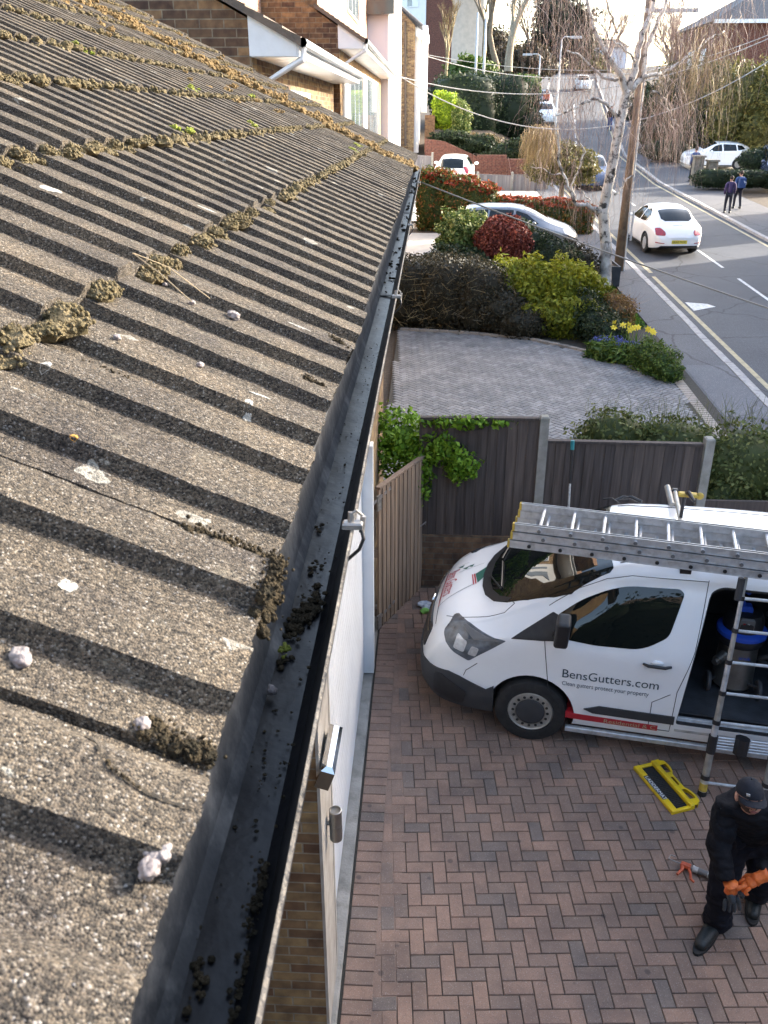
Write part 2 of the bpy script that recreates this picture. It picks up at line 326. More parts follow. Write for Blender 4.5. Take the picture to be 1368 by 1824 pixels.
leaf_mat('leaf_variegated', (.05, .09, .02), (.13, .18, .04), (.42, .42, .16))
leaf_mat('leaf_maroon', (.08, .015, .012), (.20, .045, .03), (.42, .13, .09))
leaf_mat('leaf_photinia_red', (.16, .03, .015), (.34, .055, .025), (.45, .14, .05))
leaf_mat('leaf_hedge', (.05, .065, .02), (.12, .145, .04), (.22, .23, .08))
leaf_mat('leaf_photinia_green', (.03, .055, .012), (.09, .10, .02), (.30, .10, .03))
leaf_mat('leaf_bronze', (.10, .06, .02), (.20, .11, .03), (.30, .17, .05))
leaf_mat('leaf_pine', (.010, .018, .012), (.022, .035, .02), (.04, .055, .03))
leaf_mat('flower_blue', (.05, .07, .25), (.12, .14, .42), (.2, .22, .55))
leaf_mat('twig_brown', (.14, .09, .08), (.30, .20, .165), (.55, .43, .35), trans=.1)
leaf_mat('twig_ochre', (.16, .11, .05), (.28, .20, .09), (.4, .3, .15), trans=.1)

# ------------------------------------------------------------------ mesh helpers
def tag(o, label=None, cat=None, group=None, kind=None):
    if label: o['label'] = label
    if cat: o['category'] = cat
    if group: o['group'] = group
    if kind: o['kind'] = kind
    return o
def empty(name, loc, label, cat, group=None, rz=0):
    o = bpy.data.objects.new(name, None); COL.objects.link(o); o.location = loc; o.rotation_euler = (0, 0, rz)
    o.empty_display_size = .1
    return tag(o, label, cat, group)
class MB:
    def __init__(s): s.v = []; s.f = []; s.m = []; s.t = []
    def add(s, vs, fs, mi=0, tone=None):
        o = len(s.v); s.v += [tuple(v) for v in vs]; s.f += [tuple(i+o for i in f) for f in fs]; s.m += [mi]*len(fs)
        tn = random.random() if tone is None else tone
        s.t += [tn]*len(vs)
    def box(s, x0, x1, y0, y1, z0, z1, mi=0, tone=None, M=None, bev=0):
        if bev:
            b = bev
            vs = []
            for (sx, sy) in ((0, 0), (1, 0), (1, 1), (0, 1)):
                X = (x0, x1)[sx]; Y = (y0, y1)[sy]; ix = (b, -b)[sx]; iy = (b, -b)[sy]
                vs += [(X, Y, z0), (X, Y, z1-b), (X+ix, Y+iy, z1)]
            fs = [(0, 9, 6, 3)]
            for k in range(4):
                a = k*3; c = ((k+1) % 4)*3
                fs += [(a, c, c+1, a+1), (a+1, c+1, c+2, a+2)]
            fs.append((2, 5, 8, 11))
        else:
            vs = [(x0, y0, z0), (x1, y0, z0), (x1, y1, z0), (x0, y1, z0), (x0, y0, z1), (x1, y0, z1), (x1, y1, z1), (x0, y1, z1)]
            fs = [(0, 3, 2, 1), (4, 5, 6, 7), (0, 1, 5, 4), (1, 2, 6, 5), (2, 3, 7, 6), (3, 0, 4, 7)]
        if M is not None: vs = [M @ Vector(v) for v in vs]
        s.add(vs, fs, mi, tone)
    def quad(s, a, b, c, d, mi=0, tone=None): s.add([a, b, c, d], [(0, 1, 2, 3)], mi, tone)
    def tube(s, pts, rad, n=8, mi=0, caps=True, tone=None):
        pts = [Vector(p) for p in pts]; k = len(pts)
        if not hasattr(rad, '__len__'): rad = [rad]*k
        vs = []; up = Vector((0, 0, 1)); prev = None
        for i, p in enumerate(pts):
            d = (pts[min(i+1, k-1)]-pts[max(i-1, 0)])
            if d.length < 1e-9: d = Vector((0, 0, 1))
            d.normalize()
            a = prev if prev is not None else (Vector((1, 0, 0)) if abs(d.z) > .9 else up)
            a = (a-d*a.dot(d)); 
            if a.length < 1e-6: a = d.orthogonal()
            a.normalize(); prev = a; b = d.cross(a)
            for j in range(n):
                th = 2*math.pi*j/n; vs.append(p+(a*math.cos(th)+b*math.sin(th))*rad[i])
        fs = [(i*n+j, i*n+(j+1) % n, (i+1)*n+(j+1) % n, (i+1)*n+j) for i in range(k-1) for j in range(n)]
        if caps and n > 2: fs += [tuple(range(n-1, -1, -1)), tuple((k-1)*n+j for j in range(n))]
        s.add(vs, fs, mi, tone)
    def prism(s, poly, d0, d1, M=None, mi=0, tone=None):   # poly in xy, extruded z d0..d1, then M
        k = len(poly); vs = [Vector((x, y, d0)) for x, y in poly]+[Vector((x, y, d1)) for x, y in poly]
        fs = [tuple(range(k-1, -1, -1)), tuple(range(k, 2*k))]+[(i, (i+1) % k, k+(i+1) % k, k+i) for i in range(k)]
        if M is not None: vs = [M @ v for v in vs]
        s.add(vs, fs, mi, tone)
    def lathe(s, prof, n=24, M=None, mi=0, tone=None):
        vs = []; k = len(prof)
        for r, z in prof:
            for j in range(n):
                th = 2*math.pi*j/n; vs.append(Vector((r*math.cos(th), r*math.sin(th), z)))
        fs = [(i*n+j, i*n+(j+1) % n, (i+1)*n+(j+1) % n, (i+1)*n+j) for i in range(k-1) for j in range(n)]
        fs += [tuple(range(n-1, -1, -1)), tuple((k-1)*n+j for j in range(n))]
        if M is not None: vs = [M @ v for v in vs]
        s.add(vs, fs, mi, tone)
    def ball(s, c, r, sub=1, mi=0, amp=0, freq=3, tone=None, sq=(1, 1, 1), M=None):
        vs, fs = ICO[sub]
        sd = random.random()*50; c = Vector(c); o = []
        for v in vs:
            k = 1+(amp*mnoise.noise(v*freq+Vector((sd, sd, sd))) if amp else 0)
            q = Vector((v.x*r*k*sq[0], v.y*r*k*sq[1], v.z*r*k*sq[2]))
            if M is not None: q = M @ q
            o.append(c+q)
        s.add(o, fs, mi, tone)
    def build(s, name, mats, parent=None, smooth=False, loc=None):
        me = bpy.data.meshes.new(name); me.from_pydata(s.v, [], s.f)
        ms = mats if isinstance(mats, (list, tuple)) else [mats]
        for q in ms: me.materials.append(MATS[q])
        me.polygons.foreach_set('material_index', s.m)
        a = me.attributes.new('tone', 'FLOAT', 'POINT'); a.data.foreach_set('value', s.t)
        if smooth: me.polygons.foreach_set('use_smooth', [True]*len(s.f))
        me.update()
        o = bpy.data.objects.new(name, me); COL.objects.link(o)
        if parent is not None: o.parent = parent
        return o
def _ico(sub):
    bm = bmesh.new(); bmesh.ops.create_icosphere(bm, subdivisions=sub, radius=1)
    bm.verts.ensure_lookup_table(); v = [x.co.copy() for x in bm.verts]; f = [tuple(q.index for q in x.verts) for x in bm.faces]; bm.free()
    return v, f
ICO = {1: _ico(1), 2: _ico(2), 3: _ico(3), 4: _ico(4)}
def world_parent(o, p):
    """o was built in world coordinates: keep it there under p"""
    o.parent = p; o.matrix_parent_inverse = p.matrix_basis.inverted() if False else Matrix.LocRotScale(p.location, p.rotation_euler, None).inverted()
    return o
def frames(o, p):            # build in world coordinates, then move into parent's space
    M = Matrix.LocRotScale(p.location, p.rotation_euler, None).inverted(); o.data.transform(M); o.parent = p; return o
def leafmesh(name, pts, nrm, size, material, parent=None, tones=None, aspect=1.6, extra=None, jitter=.9):
    n = len(pts); pts = np.asarray(pts); nrm = np.asarray(nrm)
    nrm = nrm+rng.normal(0, jitter, (n, 3)); nrm /= np.linalg.norm(nrm, axis=1)[:, None]+1e-9
    t = np.cross(nrm, rng.normal(0, 1, (n, 3))); t /= np.linalg.norm(t, axis=1)[:, None]+1e-9
    b = np.cross(nrm, t)
    sz = (size*(.6+.8*rng.random(n)))[:, None]
    a = t*sz*aspect*.5; c = b*sz*.5
    V = np.stack([pts-a, pts+c*.9-a*.1+nrm*sz*.12, pts+a, pts-c*.9-a*.1+nrm*sz*.12], 1).reshape(-1, 3)
    F = np.arange(n*4).reshape(-1, 4)
    tn = rng.random(n) if tones is None else np.clip(tones, 0, 1)
    tn = np.repeat(tn, 4)
    verts = V; loops = F.reshape(-1); cnt = np.full(n, 4)
    if extra is not None:
        ev, ef, et = extra; o = len(verts)
        verts = np.vstack([verts, np.array(ev)]); el = np.array([i+o for f in ef for i in f]); loops = np.concatenate([loops, el])
        cnt = np.concatenate([cnt, [len(f) for f in ef]]); tn = np.concatenate([tn, et])
    me = bpy.data.meshes.new(name); me.vertices.add(len(verts)); me.vertices.foreach_set('co', verts.astype(np.float32).reshape(-1))
    me.loops.add(len(loops)); me.loops.foreach_set('vertex_index', loops.astype(np.int32))
    me.polygons.add(len(cnt)); st = np.concatenate([[0], np.cumsum(cnt)[:-1]])
    me.polygons.foreach_set('loop_start', st.astype(np.int32)); me.polygons.foreach_set('loop_total', cnt.astype(np.int32))
    me.update(calc_edges=True)
    at = me.attributes.new('tone', 'FLOAT', 'POINT'); at.data.foreach_set('value', tn.astype(np.float32))
    me.materials.append(MATS[material])
    o = bpy.data.objects.new(name, me); COL.objects.link(o)
    if parent is not None: frames(o, parent)
    return o
def blob_points(blobs, n, box=False, rough=.18, inner=.55):
    vol = np.array([b[3]*b[4]+b[4]*b[5]+b[3]*b[5] for b in blobs]); vol = vol/vol.sum()
    P_, N_ = [], []
    for b, wv in zip(blobs, vol):
        k = max(4, int(n*wv)); c = np.array(b[:3]); r = np.array(b[3:6]); bx = (len(b) > 6 and b[6] == 'b')
        d = rng.normal(0, 1, (k, 3)); d /= np.linalg.norm(d, axis=1)[:, None]
        if bx:
            m = np.max(np.abs(d), axis=1)[:, None]; e = d/m; e = e*.72+d*.34
        else: e = d
        ph = c*1.7
        lump = 1+rough*(np.sin(d[:, 0]*5.1+ph[0])*np.sin(d[:, 1]*6.3+ph[1]+1)+.7*np.sin(d[:, 2]*7.7+d[:, 0]*4+ph[2])+.5*np.sin(d[:, 0]*13+d[:, 1]*11+ph[0]*2))
        rad = (inner+(1-inner)*rng.random(k)**.45)*lump
        p = c+e*r*rad[:, None]
        P_.append(p); N_.append(d/r*min(r))
    P_ = np.vstack(P_); N_ = np.vstack(N_); N_ /= np.linalg.norm(N_, axis=1)[:, None]
    return P_, N_
def core(blobs, k=.72):
    ev, ef, et = [], [], []
    for b in blobs:
        bx = (len(b) > 6 and b[6] == 'b'); vs, fs = ICO[3]; o = len(ev)
        for v in vs:
            d = v
            if bx: e = d/max(abs(d.x), abs(d.y), abs(d.z)); e = e*.72+d*.34
            else: e = d
            q = k*(1+.22*mnoise.noise(v*3+Vector(b[:3])))
            ev.append((b[0]+e.x*b[3]*q, b[1]+e.y*b[4]*q, b[2]+e.z*b[5]*q)); et.append(.15)  # core toned low: shade inside the foliage put into the colour
        ef += [tuple(i+o for i in f) for f in fs]
    return ev, ef, et
def bush(name, blobs, n, size, material, label=None, cat='bush', parent=None, group=None, k=.72, zmin=None, corek=True, tonefn=None, rough=.18, jitter=.9, aspect=1.6):
    p, nn = blob_points(blobs, n, rough=rough)
    if zmin is not None:
        s = p[:, 2] > zmin; p = p[s]; nn = nn[s]
    tones = tonefn(p) if tonefn else None
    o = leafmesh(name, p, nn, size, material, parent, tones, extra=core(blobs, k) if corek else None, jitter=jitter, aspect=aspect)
    if label: tag(o, label, cat, group)
    return o
def apply_bool(o, cutter, op):
    m = o.modifiers.new('b', 'BOOLEAN'); m.operation = op; m.object = cutter; m.solver = 'EXACT'
    try: m.material_mode = 'TRANSFER'
    except Exception: pass
    dg = bpy.context.evaluated_depsgraph_get(); dg.update()
    me = bpy.data.meshes.new_from_object(o.evaluated_get(dg)); o.modifiers.clear(); old = o.data; o.data = me
    return o
def kill(o): bpy.data.objects.remove(o, do_unlink=True)
def autosmooth(o, ang=35):
    bm = bmesh.new(); bm.from_mesh(o.data)
    for f in bm.faces: f.smooth = True
    for e in bm.edges:
        e.smooth = not (len(e.link_faces) == 2 and e.calc_face_angle(0) > R(ang))
    bm.to_mesh(o.data); bm.free()
def textmesh(body, size, M, name, material, parent=None, ext=0, proj=None, align='LEFT', xscale=1):
    cu = bpy.data.curves.new('t', 'FONT'); cu.body = body; cu.size = size; cu.extrude = ext; cu.align_x = align; cu.resolution_u = 3
    to = bpy.data.objects.new('t', cu); COL.objects.link(to)
    dg = bpy.context.evaluated_depsgraph_get(); dg.update()
    me = bpy.data.meshes.new_from_object(to.evaluated_get(dg)); kill(to)
    me.transform(Matrix.Scale(xscale, 4, (1, 0, 0))); me.transform(M)
    if proj:
        for v in me.vertices: v.co = proj(v.co)
    me.materials.clear(); me.materials.append(MATS[material])
    for p_ in me.polygons: p_.material_index = 0
    o = bpy.data.objects.new(name, me); COL.objects.link(o)
    if parent is not None: o.parent = parent
    return o
def copy_tree(o, parent=None):
    c = o.copy(); COL.objects.link(c)
    if parent is not None: c.parent = parent
    for ch in [x for x in bpy.data.objects if x.parent == o]: copy_tree(ch, c)
    return c
# ------------------------------------------------------------------ ground, road, pavements, drives
def cxr(y): return 9.42+max(0, y-60)*.135 + (0.0 if y > 60 else 0)
ys = [-30+i*2 for i in range(21)]+[11+i for i in range(0, 140)]+[152+i*6 for i in range(45)]
ys = sorted(set(ys)|{11, 50, 150})
def strip(name, fx0, fx1, dz, material, y0=-30, y1=420, kind='structure', wall=0):
    m = MB(); yy = [y for y in ys if y0 <= y <= y1]
    if yy[0] > y0: yy = [y0]+yy
    if yy[-1] < y1: yy = yy+[y1]
    vs = []
    for y in yy: vs += [(fx0(y), y, g(y)+dz), (fx1(y), y, g(y)+dz)]
    fs = [(2*i, 2*i+1, 2*i+3, 2*i+2) for i in range(len(yy)-1)]
    m.add(vs, fs, 0, .5)
    if wall:
        for fx in (fx0, fx1):
            v2 = []
            for y in yy: v2 += [(fx(y), y, g(y)+dz), (fx(y), y, g(y)+dz-wall)]
            m.add(v2, fs, 0, .5)
    o = m.build(name, material); tag(o, kind=kind); return o
# ground sheet with a raised bank on the left beyond the gardens
m = MB(); xs = [-400, -120, -60, -30, -15, -8, -3, 0, 2, 4, 5.5, 6.3, 20, 30, 45, 80, 200, 500]
def gz(x, y):
    z = g(y)-.10
    if y > 52 and x < 6.3: z += min(1, (y-52)/8)*min(1, (6.3-x)/2.5)*1.3
    if y > 30 and x > 30: z += min(1, (y-30)/30)*min(1, (x-30)/20)*1.5
    return z
vs = [(x, y, gz(x, y)) for y in ys for x in xs]; nx = len(xs)
m.add(vs, [(j*nx+i, j*nx+i+1, (j+1)*nx+i+1, (j+1)*nx+i) for j in range(len(ys)-1) for i in range(nx-1)], 0, .5)
tag(m.build('ground', 'soil'), kind='structure')
strip('road', lambda y: cxr(y)-2.9, lambda y: cxr(y)+2.95, -.085, 'asphalt')
strip('pavement', lambda y: 5.45 if y < 60 else cxr(y)-4.0, lambda y: cxr(y)-2.99 if y > 60 else 6.42, .0, 'pavement_asphalt', wall=.1)
strip('pavement', lambda y: cxr(y)+3.10, lambda y: cxr(y)+5.6, .0, 'pavement_asphalt', wall=.1)
# kerb stones, laid one after another
for nm, off, s0 in (('kerb', -3.0, 1), ('kerb', 2.95, 1)):
    m = MB(); y = -5.0
    while y < 120:
        L_ = .9; jx = random.uniform(-.012, .012); x0 = (6.42 if off < 0 and y < 60 else cxr(y)+off)+jx; x1 = x0+.19
        xb = (6.42 if off < 0 and y+L_ < 60 else cxr(y+L_)+off)+jx
        za, zb = g(y)+.012, g(y+L_-.02)+.012
        b = .02
        m.add([(x0, y, za-.12), (x1, y, za-.12), (x1, y, za-b), (x1-b, y, za), (x0, y, za),
               (xb, y+L_-.02, zb-.12), (xb+.19, y+L_-.02, zb-.12), (xb+.19, y+L_-.02, zb-b), (xb+.19-b, y+L_-.02, zb), (xb, y+L_-.02, zb)],
              [(0, 1, 2, 3, 4), (9, 8, 7, 6, 5), (1, 6, 7, 2), (2, 7, 8, 3), (3, 8, 9, 4), (4, 9, 5, 0)])
        y += L_
    tag(m.build('kerb', 'kerb_stone'), kind='structure')
strip('road_marking', lambda y: 6.86, lambda y: 6.98, -.080, 'line_yellow', 8, 27.2)
strip('road_marking', lambda y: 6.90, lambda y: 7.02, -.080, 'line_yellow', 27.7, 58)
strip('road_marking', lambda y: cxr(y)+2.62, lambda y: cxr(y)+2.74, -.080, 'line_yellow', 8, 100)
y = 1.0
while y < 100:
    a = 24.2 + (y-1)*1
    y += 4.6
for k in range(-5, 16):
    y0 = 24.1+k*4.45
    strip('road_marking', lambda y: cxr(y)-.05, lambda y: cxr(y)+.05, -.080, 'line_white', y0, y0+2.9)
m = MB(); m.add([(7.05, 24.0, g(24.0)-.079), (7.05, 23.1, g(23.1)-.079), (7.75, 23.55, g(23.55)-.079), (7.6, 23.85, g(23.85)-.079)], [(0, 1, 2, 3)])
tag(m.build('road_marking', 'line_white'), kind='structure')
# patches on the pavement
m = MB()
for (y0, y1) in ((15.2, 18.2),): m.add([(5.5, y0, g(y0)+.004), (6.4, y0-.1, g(y0-.1)+.004), (6.4, y1, g(y1)+.004), (5.5, y1, g(y1)+.004)], [(0, 1, 2, 3)])
asphalt_mat('pavement_patch', (.10, .105, .12), (.13, .135, .15))
tag(m.build('pavement', 'pavement_patch'), kind='structure')

def herring(name, x0, x1, y0, y1, poly, material, zf, rot=0.0, sx=.2, sy=.1, gap=.006, org=(0, 0), xmin=-99):
    m = MB(); L_, W_ = sx, sy; c, s_ = math.cos(rot), math.sin(rot)
    inside = poly
    n = int((x1-x0+y1-y0)/W_)+10
    def put(ax, ay, bx, by):
        q = [(ax, ay), (bx, ay), (bx, by), (ax, by)]
        mx_, my_ = (ax+bx)/2, (ay+by)/2
        X, Y = org[0]+mx_*c-my_*s_, org[1]+mx_*s_+my_*c
        if not inside(X, Y): return
        dz = random.uniform(-.0012, .0012); tx = random.uniform(-.006, .006); gp = gap/2; b = .004
        t = random.random(); t = t if random.random() < .8 else random.random()*.2
        vs = []
        for (ux, uy, ix, iy) in ((ax+gp, ay+gp, b, b), (bx-gp, ay+gp, -b, b), (bx-gp, by-gp, -b, -b), (ax+gp, by-gp, b, -b)):
            for (vx, vy, vz) in ((ux, uy, -.012), (ux, uy, -.004), (ux+ix, uy+iy, 0)):
                X2, Y2 = max(xmin, org[0]+vx*c-vy*s_), org[1]+vx*s_+vy*c
                vs.append((X2, Y2, zf(Y2)+vz+dz+tx*(vx-mx_)))
        fs = []
        for k in range(4):
            a = k*3; d = ((k+1) % 4)*3; fs += [(a, d, d+1, a+1), (a+1, d+1, d+2, a+2)]
        fs.append((2, 5, 8, 11)); m.add(vs, fs, 0, t)
    # 90-degree herringbone: units of one horizontal + one vertical block, stepping diagonally
    lo = -int(n); hi = int(n)
    for i in range(lo, hi):
        for j in range(lo, hi):
            ox = i*W_+j*2*L_*1.0; oy = i*W_
            # horizontal block at (ox,oy), vertical at (ox-W? )
            X, Y = org[0]+ox*c-oy*s_, org[1]+ox*s_+oy*c
            if X < x0-.4 or X > x1+.4 or Y < y0-.4 or Y > y1+.4: continue
            put(ox, oy, ox+L_, oy+W_)
            put(ox+L_, oy-W_, ox+L_+W_, oy-W_+L_)
    return m
def border(m, pts, W_, L_, zf, tone=None):
    pass
# red drive: a border of stretchers along the wall, herringbone beyond
zf0 = lambda y: 0.0
m = herring('d', -.27, 6, 1, 9.2, lambda X, Y: X > -.245 and X < 5.4 and Y < 9.05 and Y > 1.5, 'paver_red', zf0, R(3.5), org=(-.27, 1.5), xmin=-.256)
m.box(-.262, -.10, 1, 9.0, -.03, -.0045, 0, .4)
yy = 1.0
while yy < 9.0:
    t = random.random(); m.box(-.455, -.262, yy, yy+.097, -.012, 0, 0, t, bev=.004)
    yy += .103
tag(m.build('driveway', 'paver_red'), kind='structure')
m = MB(); m.add([(-.47, -3, -.010), (5.45, -3, -.010), (5.45, 9.1, -.010), (-.47, 9.1, -.010)], [(0, 1, 2, 3)])
tag(m.build('driveway_joints', 'joint_sand'), kind='structure')
m = MB(); m.box(-.62, -.475, -3, 8.6, -.3, .012, bev=.01); tag(m.build('concrete_strip', 'concrete'), kind='structure')
# grey drive of the house next door
gp = [(-.65, 9.6), (5.25, 9.6), (5.25, 14.2), (5.25, 17.4), (4.85, 17.9), (4.15, 18.45), (3.2, 19.3), (2.4, 19.9), (1.0, 20.35), (-.65, 20.6)]
def inpoly(x, y, poly):
    c = False; j = len(poly)-1
    for i in range(len(poly)):
        if ((poly[i][1] > y) != (poly[j][1] > y)) and x < (poly[j][0]-poly[i][0])*(y-poly[i][1])/(poly[j][1]-poly[i][1])+poly[i][0]: c = not c
        j = i
    return c
m = herring('d', -.8, 5.4, 9.5, 20.8, lambda X, Y: inpoly(X, Y, gp) and X < 5.0 and Y > 12.2, 'paver_grey', lambda y: g(y)+.01, R(48), org=(-.5, 12), gap=.012)
tag(m.build('driveway', 'paver_grey'), kind='structure')
m = MB()
yy = 9.7
while yy < 17.3:
    m.box(5.04, 5.24, yy, yy+.097, g(yy)-.01, g(yy)+.012, 0, .8, bev=.004); yy += .103
paver_mat('paver_buff', [(0, (.24, .21, .18)), (1, (.34, .30, .26))]); tag(m.build('driveway_border', 'paver_buff'), kind='structure')
yv = [9.6]+[y for y in range(11, 28)]
m = MB(); vs = []
for y in [9.3, 11]+list(range(12, 22)): vs += [(-.7, y, g(y)-.004), (5.45, y, g(y)-.004)]
m.add(vs, [(2*i, 2*i+1, 2*i+3, 2*i+2) for i in range(len(vs)//2-1)]); tag(m.build('driveway_joints', 'joint_sand'), kind='structure')
strip('driveway', lambda y: -9, lambda y: 6.2, -.03, 'pale_drive', 28.2, 34.2)
strip('driveway', lambda y: -9, lambda y: 6.2, -.03, 'pale_drive', 37.0, 46.5)
strip('driveway', lambda y: cxr(y)+5.6, lambda y: cxr(y)+22, -.03, 'pale_drive', 49, 60)
# the band of lawn by the birch
m = MB(); vs = []
for y in (21, 22, 23, 24, 25, 26, 27): vs += [(3.9, y, g(y)+.012), (5.3, y, g(y)+.012)]
m.add(vs, [(2*i, 2*i+1, 2*i+3, 2*i+2) for i in range(6)]); tag(m.build('lawn', 'grass_base'), kind='structure')
k = 9000; gx = 3.95+1.4*rng.random(k); gy = 21+6*rng.random(k); pz = .05*(gy-11)+.03
leaf_mat('grass_blade', (.03, .08, .01), (.08, .17, .015), (.14, .26, .03))
tag(leafmesh('grass', np.stack([gx, gy, pz+.02], 1), np.tile([1., 0, 0], (k, 1)), .05, 'grass_blade', aspect=1.2), 'short bright green grass round the foot of the birch tree', 'grass', kind='stuff')
# ------------------------------------------------------------------ our house: tiled roof, gutter, wall
EX, EZ, RP = -.158, 4.76, R(25.5)
U = Vector((-math.cos(RP), 0, math.sin(RP))); NR = Vector((math.sin(RP), 0, math.cos(RP)))
def rp(y, d, h=0): return Vector((EX, 0, EZ))+U*d+Vector((0, y, 0))+NR*h
house = empty('house', (-.5, 3, 0), 'near brick house with the long mossy ribbed tile roof and black gutter', 'house')
PER = .15; CR = .405
vb = [0, .022, .045, .11, .2, .3, .4, .47, .52, .57, .62, .653, .66, .67, .677, .8, .9]
def prof(v, odd):
    if v < .075: return .0185*min(1, v/.045)
    if v < .46: return .0185+.0014*math.sin((v-.07)*8)
    if v < .62: return .0185*(1-(v-.46)/.16)
    if odd and .654 < v < .675: return -.018
    return 0.0
ylist = []
k = int((-.75-.37)/PER)-1
while .37+k*PER < 10.6:
    yb = .37+k*PER
    vv_ = vb if yb > 2.6 or yb < .1 else sorted(set(vb)|set(round(q/60, 4) for q in range(60)))
    for v in vv_: ylist.append((yb+v*PER, v, k))
    k += 1
dl = []
NC = 9
for c in range(NC):
    step = .009 if c < 1 else .018 if c < 2 else .04
    nseg = int(CR/step)
    for i in range(nseg+1): dl.append((c, min(.9995, i/nseg)))
m = MB(); rnd = {}
def tj(c, k):
    key = (c, (k+1)//2)
    if key not in rnd: rnd[key] = (random.uniform(-.005, .006), random.uniform(-.0025, .0035), random.uniform(-.002, .002))
    return rnd[key]
vs = []
for (c, fr) in dl:
    for (y, v, k) in ylist:
        jd, jh, jy = tj(c, k if v < .66 else k+1) if (k % 2 == 0) else tj(c, k)
        d = (c+fr)*CR+jd*(1-fr)
        nz = mnoise.noise(Vector((y*22, d*22, 1.3)))*.0015+mnoise.noise(Vector((y*70, d*70, 4.1)))*.0010+mnoise.noise(Vector((y*260, d*260, 4.1)))*.0007
        h = prof(v, k % 2 == 0)+.021*(1-fr)+jh+nz
        if fr < .02: d += mnoise.noise(Vector((y*30, c*5.1, 2)))*.003+mnoise.noise(Vector((y*170, c*5.1, 2)))*.0025
        vs.append(rp(y+jy*(1-fr)*2, d, h))
nx = len(ylist); fs = []
for j in range(len(dl)-1):
    for i in range(nx-1): fs.append((j*nx+i, j*nx+i+1, (j+1)*nx+i+1, (j+1)*nx+i))
m.add(vs, [f[::-1] for f in fs], 0, .5)
# front end of the lowest course (thickness of the tiles)
e0 = vs[:nx]; lo = [p-NR*.034+U*.004 for p in e0]; lo2 = [p-NR*.036+U*.25 for p in e0]
m.add(e0+lo+lo2, [(i, i+1, nx+i+1, nx+i) for i in range(nx-1)]+[(nx+i, nx+i+1, 2*nx+i+1, 2*nx+i) for i in range(nx-1)], 0, .5)
# verge at the far end
fa = [vs[j*nx+nx-1] for j in range(len(dl))]; fb = [p-NR*.06 for p in fa]
m.add(fa+fb, [(i, i+1, len(fa)+i+1, len(fa)+i) for i in range(len(fa)-1)], 0, .5)
roof_bvh = BVHTree.FromPolygons([tuple(v) for v in vs], fs)
roof = m.build('roof', 'roof_tile'); frames(roof, house)
# crack: a broken corner on a tile near the eave
m = MB()
def crackline(pts, w0):
    for (a, b) in zip(pts[:-1], pts[1:]):
        pa, pb = rp(a[0], a[1], .0), rp(b[0], b[1], .0)
        pass
# moss clumps at each lap, granular
def on_roof(y, d, off):
    h = roof_bvh.ray_cast(rp(y, d, .12), -NR)
    return (h[0] if h[0] is not None else rp(y, d, .02))+NR*off
def surf_h(y, d):
    c = int(d/CR); fr = d/CR-c; kk = math.floor((y-.37)/PER); v = (y-.37)/PER-kk
    return prof(v, False)+.021*(1-fr)
def clump(mm, y, d, r, fine, mi=0, flat=.7, h=None):
    hh = surf_h(y, max(d, 0)) if h is None else h
    base = rp(y, d, hh)
    mm.ball(base, r*.85, 2, mi, .6, 2.5, sq=(1, 1, flat))
    nb = 90 if fine else 8
    for q in range(nb):
        th = random.random()*6.283; ph = math.acos(random.uniform(-.1, 1))
        dv = Vector((math.sin(ph)*math.cos(th), math.sin(ph)*math.sin(th), math.cos(ph)*flat))
        mm.ball(base+dv*r*random.uniform(.8, 1.02), r*random.uniform(.06, .15) if fine else r*random.uniform(.16, .34), 1, mi)
mo = MB()
for c in range(1, 9):
    for (k_) in range(-8, 70):
        y0_ = .37+k_*PER; y = y0_+random.uniform(-.02, .03)
        if y > 10.4: continue
        dcam = math.hypot(y, c*CR*.9)
        if c == 1 and y < .9 and random.random() < .1: continue
        if random.random() < .04: continue
        fine = dcam < 3.0
        for rep in range(3 if fine else 2):
            r = random.uniform(.014, .030)*(1.2 if c == 1 else 1.1)
            clump(mo, y+random.uniform(-.04, .06), c*CR-random.uniform(.0, .028), r, fine, flat=random.uniform(.45, .75), h=surf_h(y, c*CR-.02)+.003)
        clump(mo, y0_+.25*PER, c*CR-.012, random.uniform(.022, .031), fine, flat=.7, h=.0185+.004)
        # smaller tuft in the trough
        if random.random() < .8:
            clump(mo, y+.09, c*CR-random.uniform(.0, .012), random.uniform(.010, .018), fine, h=.012)
oo = mo.build('moss', 'moss_olive'); tag(oo, 'olive grey cushions of moss along the overlaps of the roof tiles', 'moss', kind='stuff')
mb = MB()
for i in range(560):
    d = random.uniform(-.01, 3.3)
    y = 7.95-.36*max(0, min(1, d/2.8))**.8+random.gauss(0, .13)*(.7+.15*d)
    r = random.uniform(.018, .055)*(1.2 if random.random() < .3 else 1)
    clump(mb, y, d, r, False, flat=.6, h=surf_h(y, max(d, 0))+.004)
for i in range(140):       # strays higher up the roof
    d = random.uniform(1.0, 3.3); y = random.uniform(5.5, 10)
    clump(mb, y, d, random.uniform(.015, .035), False, flat=.6)
tag(mb.build('moss', 'moss_brown'), 'thick golden brown moss band running up the far end of the roof', 'moss', kind='stuff')
ml = MB()
for (y, d) in ((4.3, 1.63), (4.4, 1.62), (4.9, 1.25), (5.0, 1.24), (3.6, 2.03), (3.7, 2.02), (4.8, .85), (3.3, .83), (6.6, 1.22), (7.1, .46), (6.5, .44)):
    for q in range(5): clump(ml, y+random.uniform(-.08, .08), d+random.uniform(-.03, .03), random.uniform(.012, .022), False, flat=.7)
tag(ml.build('moss', 'moss_lime'), 'small lime green tufts of moss on the upper tile rows', 'moss', kind='stuff')
md = MB()
CRK = (((.430, .072), (.417, .055), 8), ((.417, .055), (.411, .035), 14))
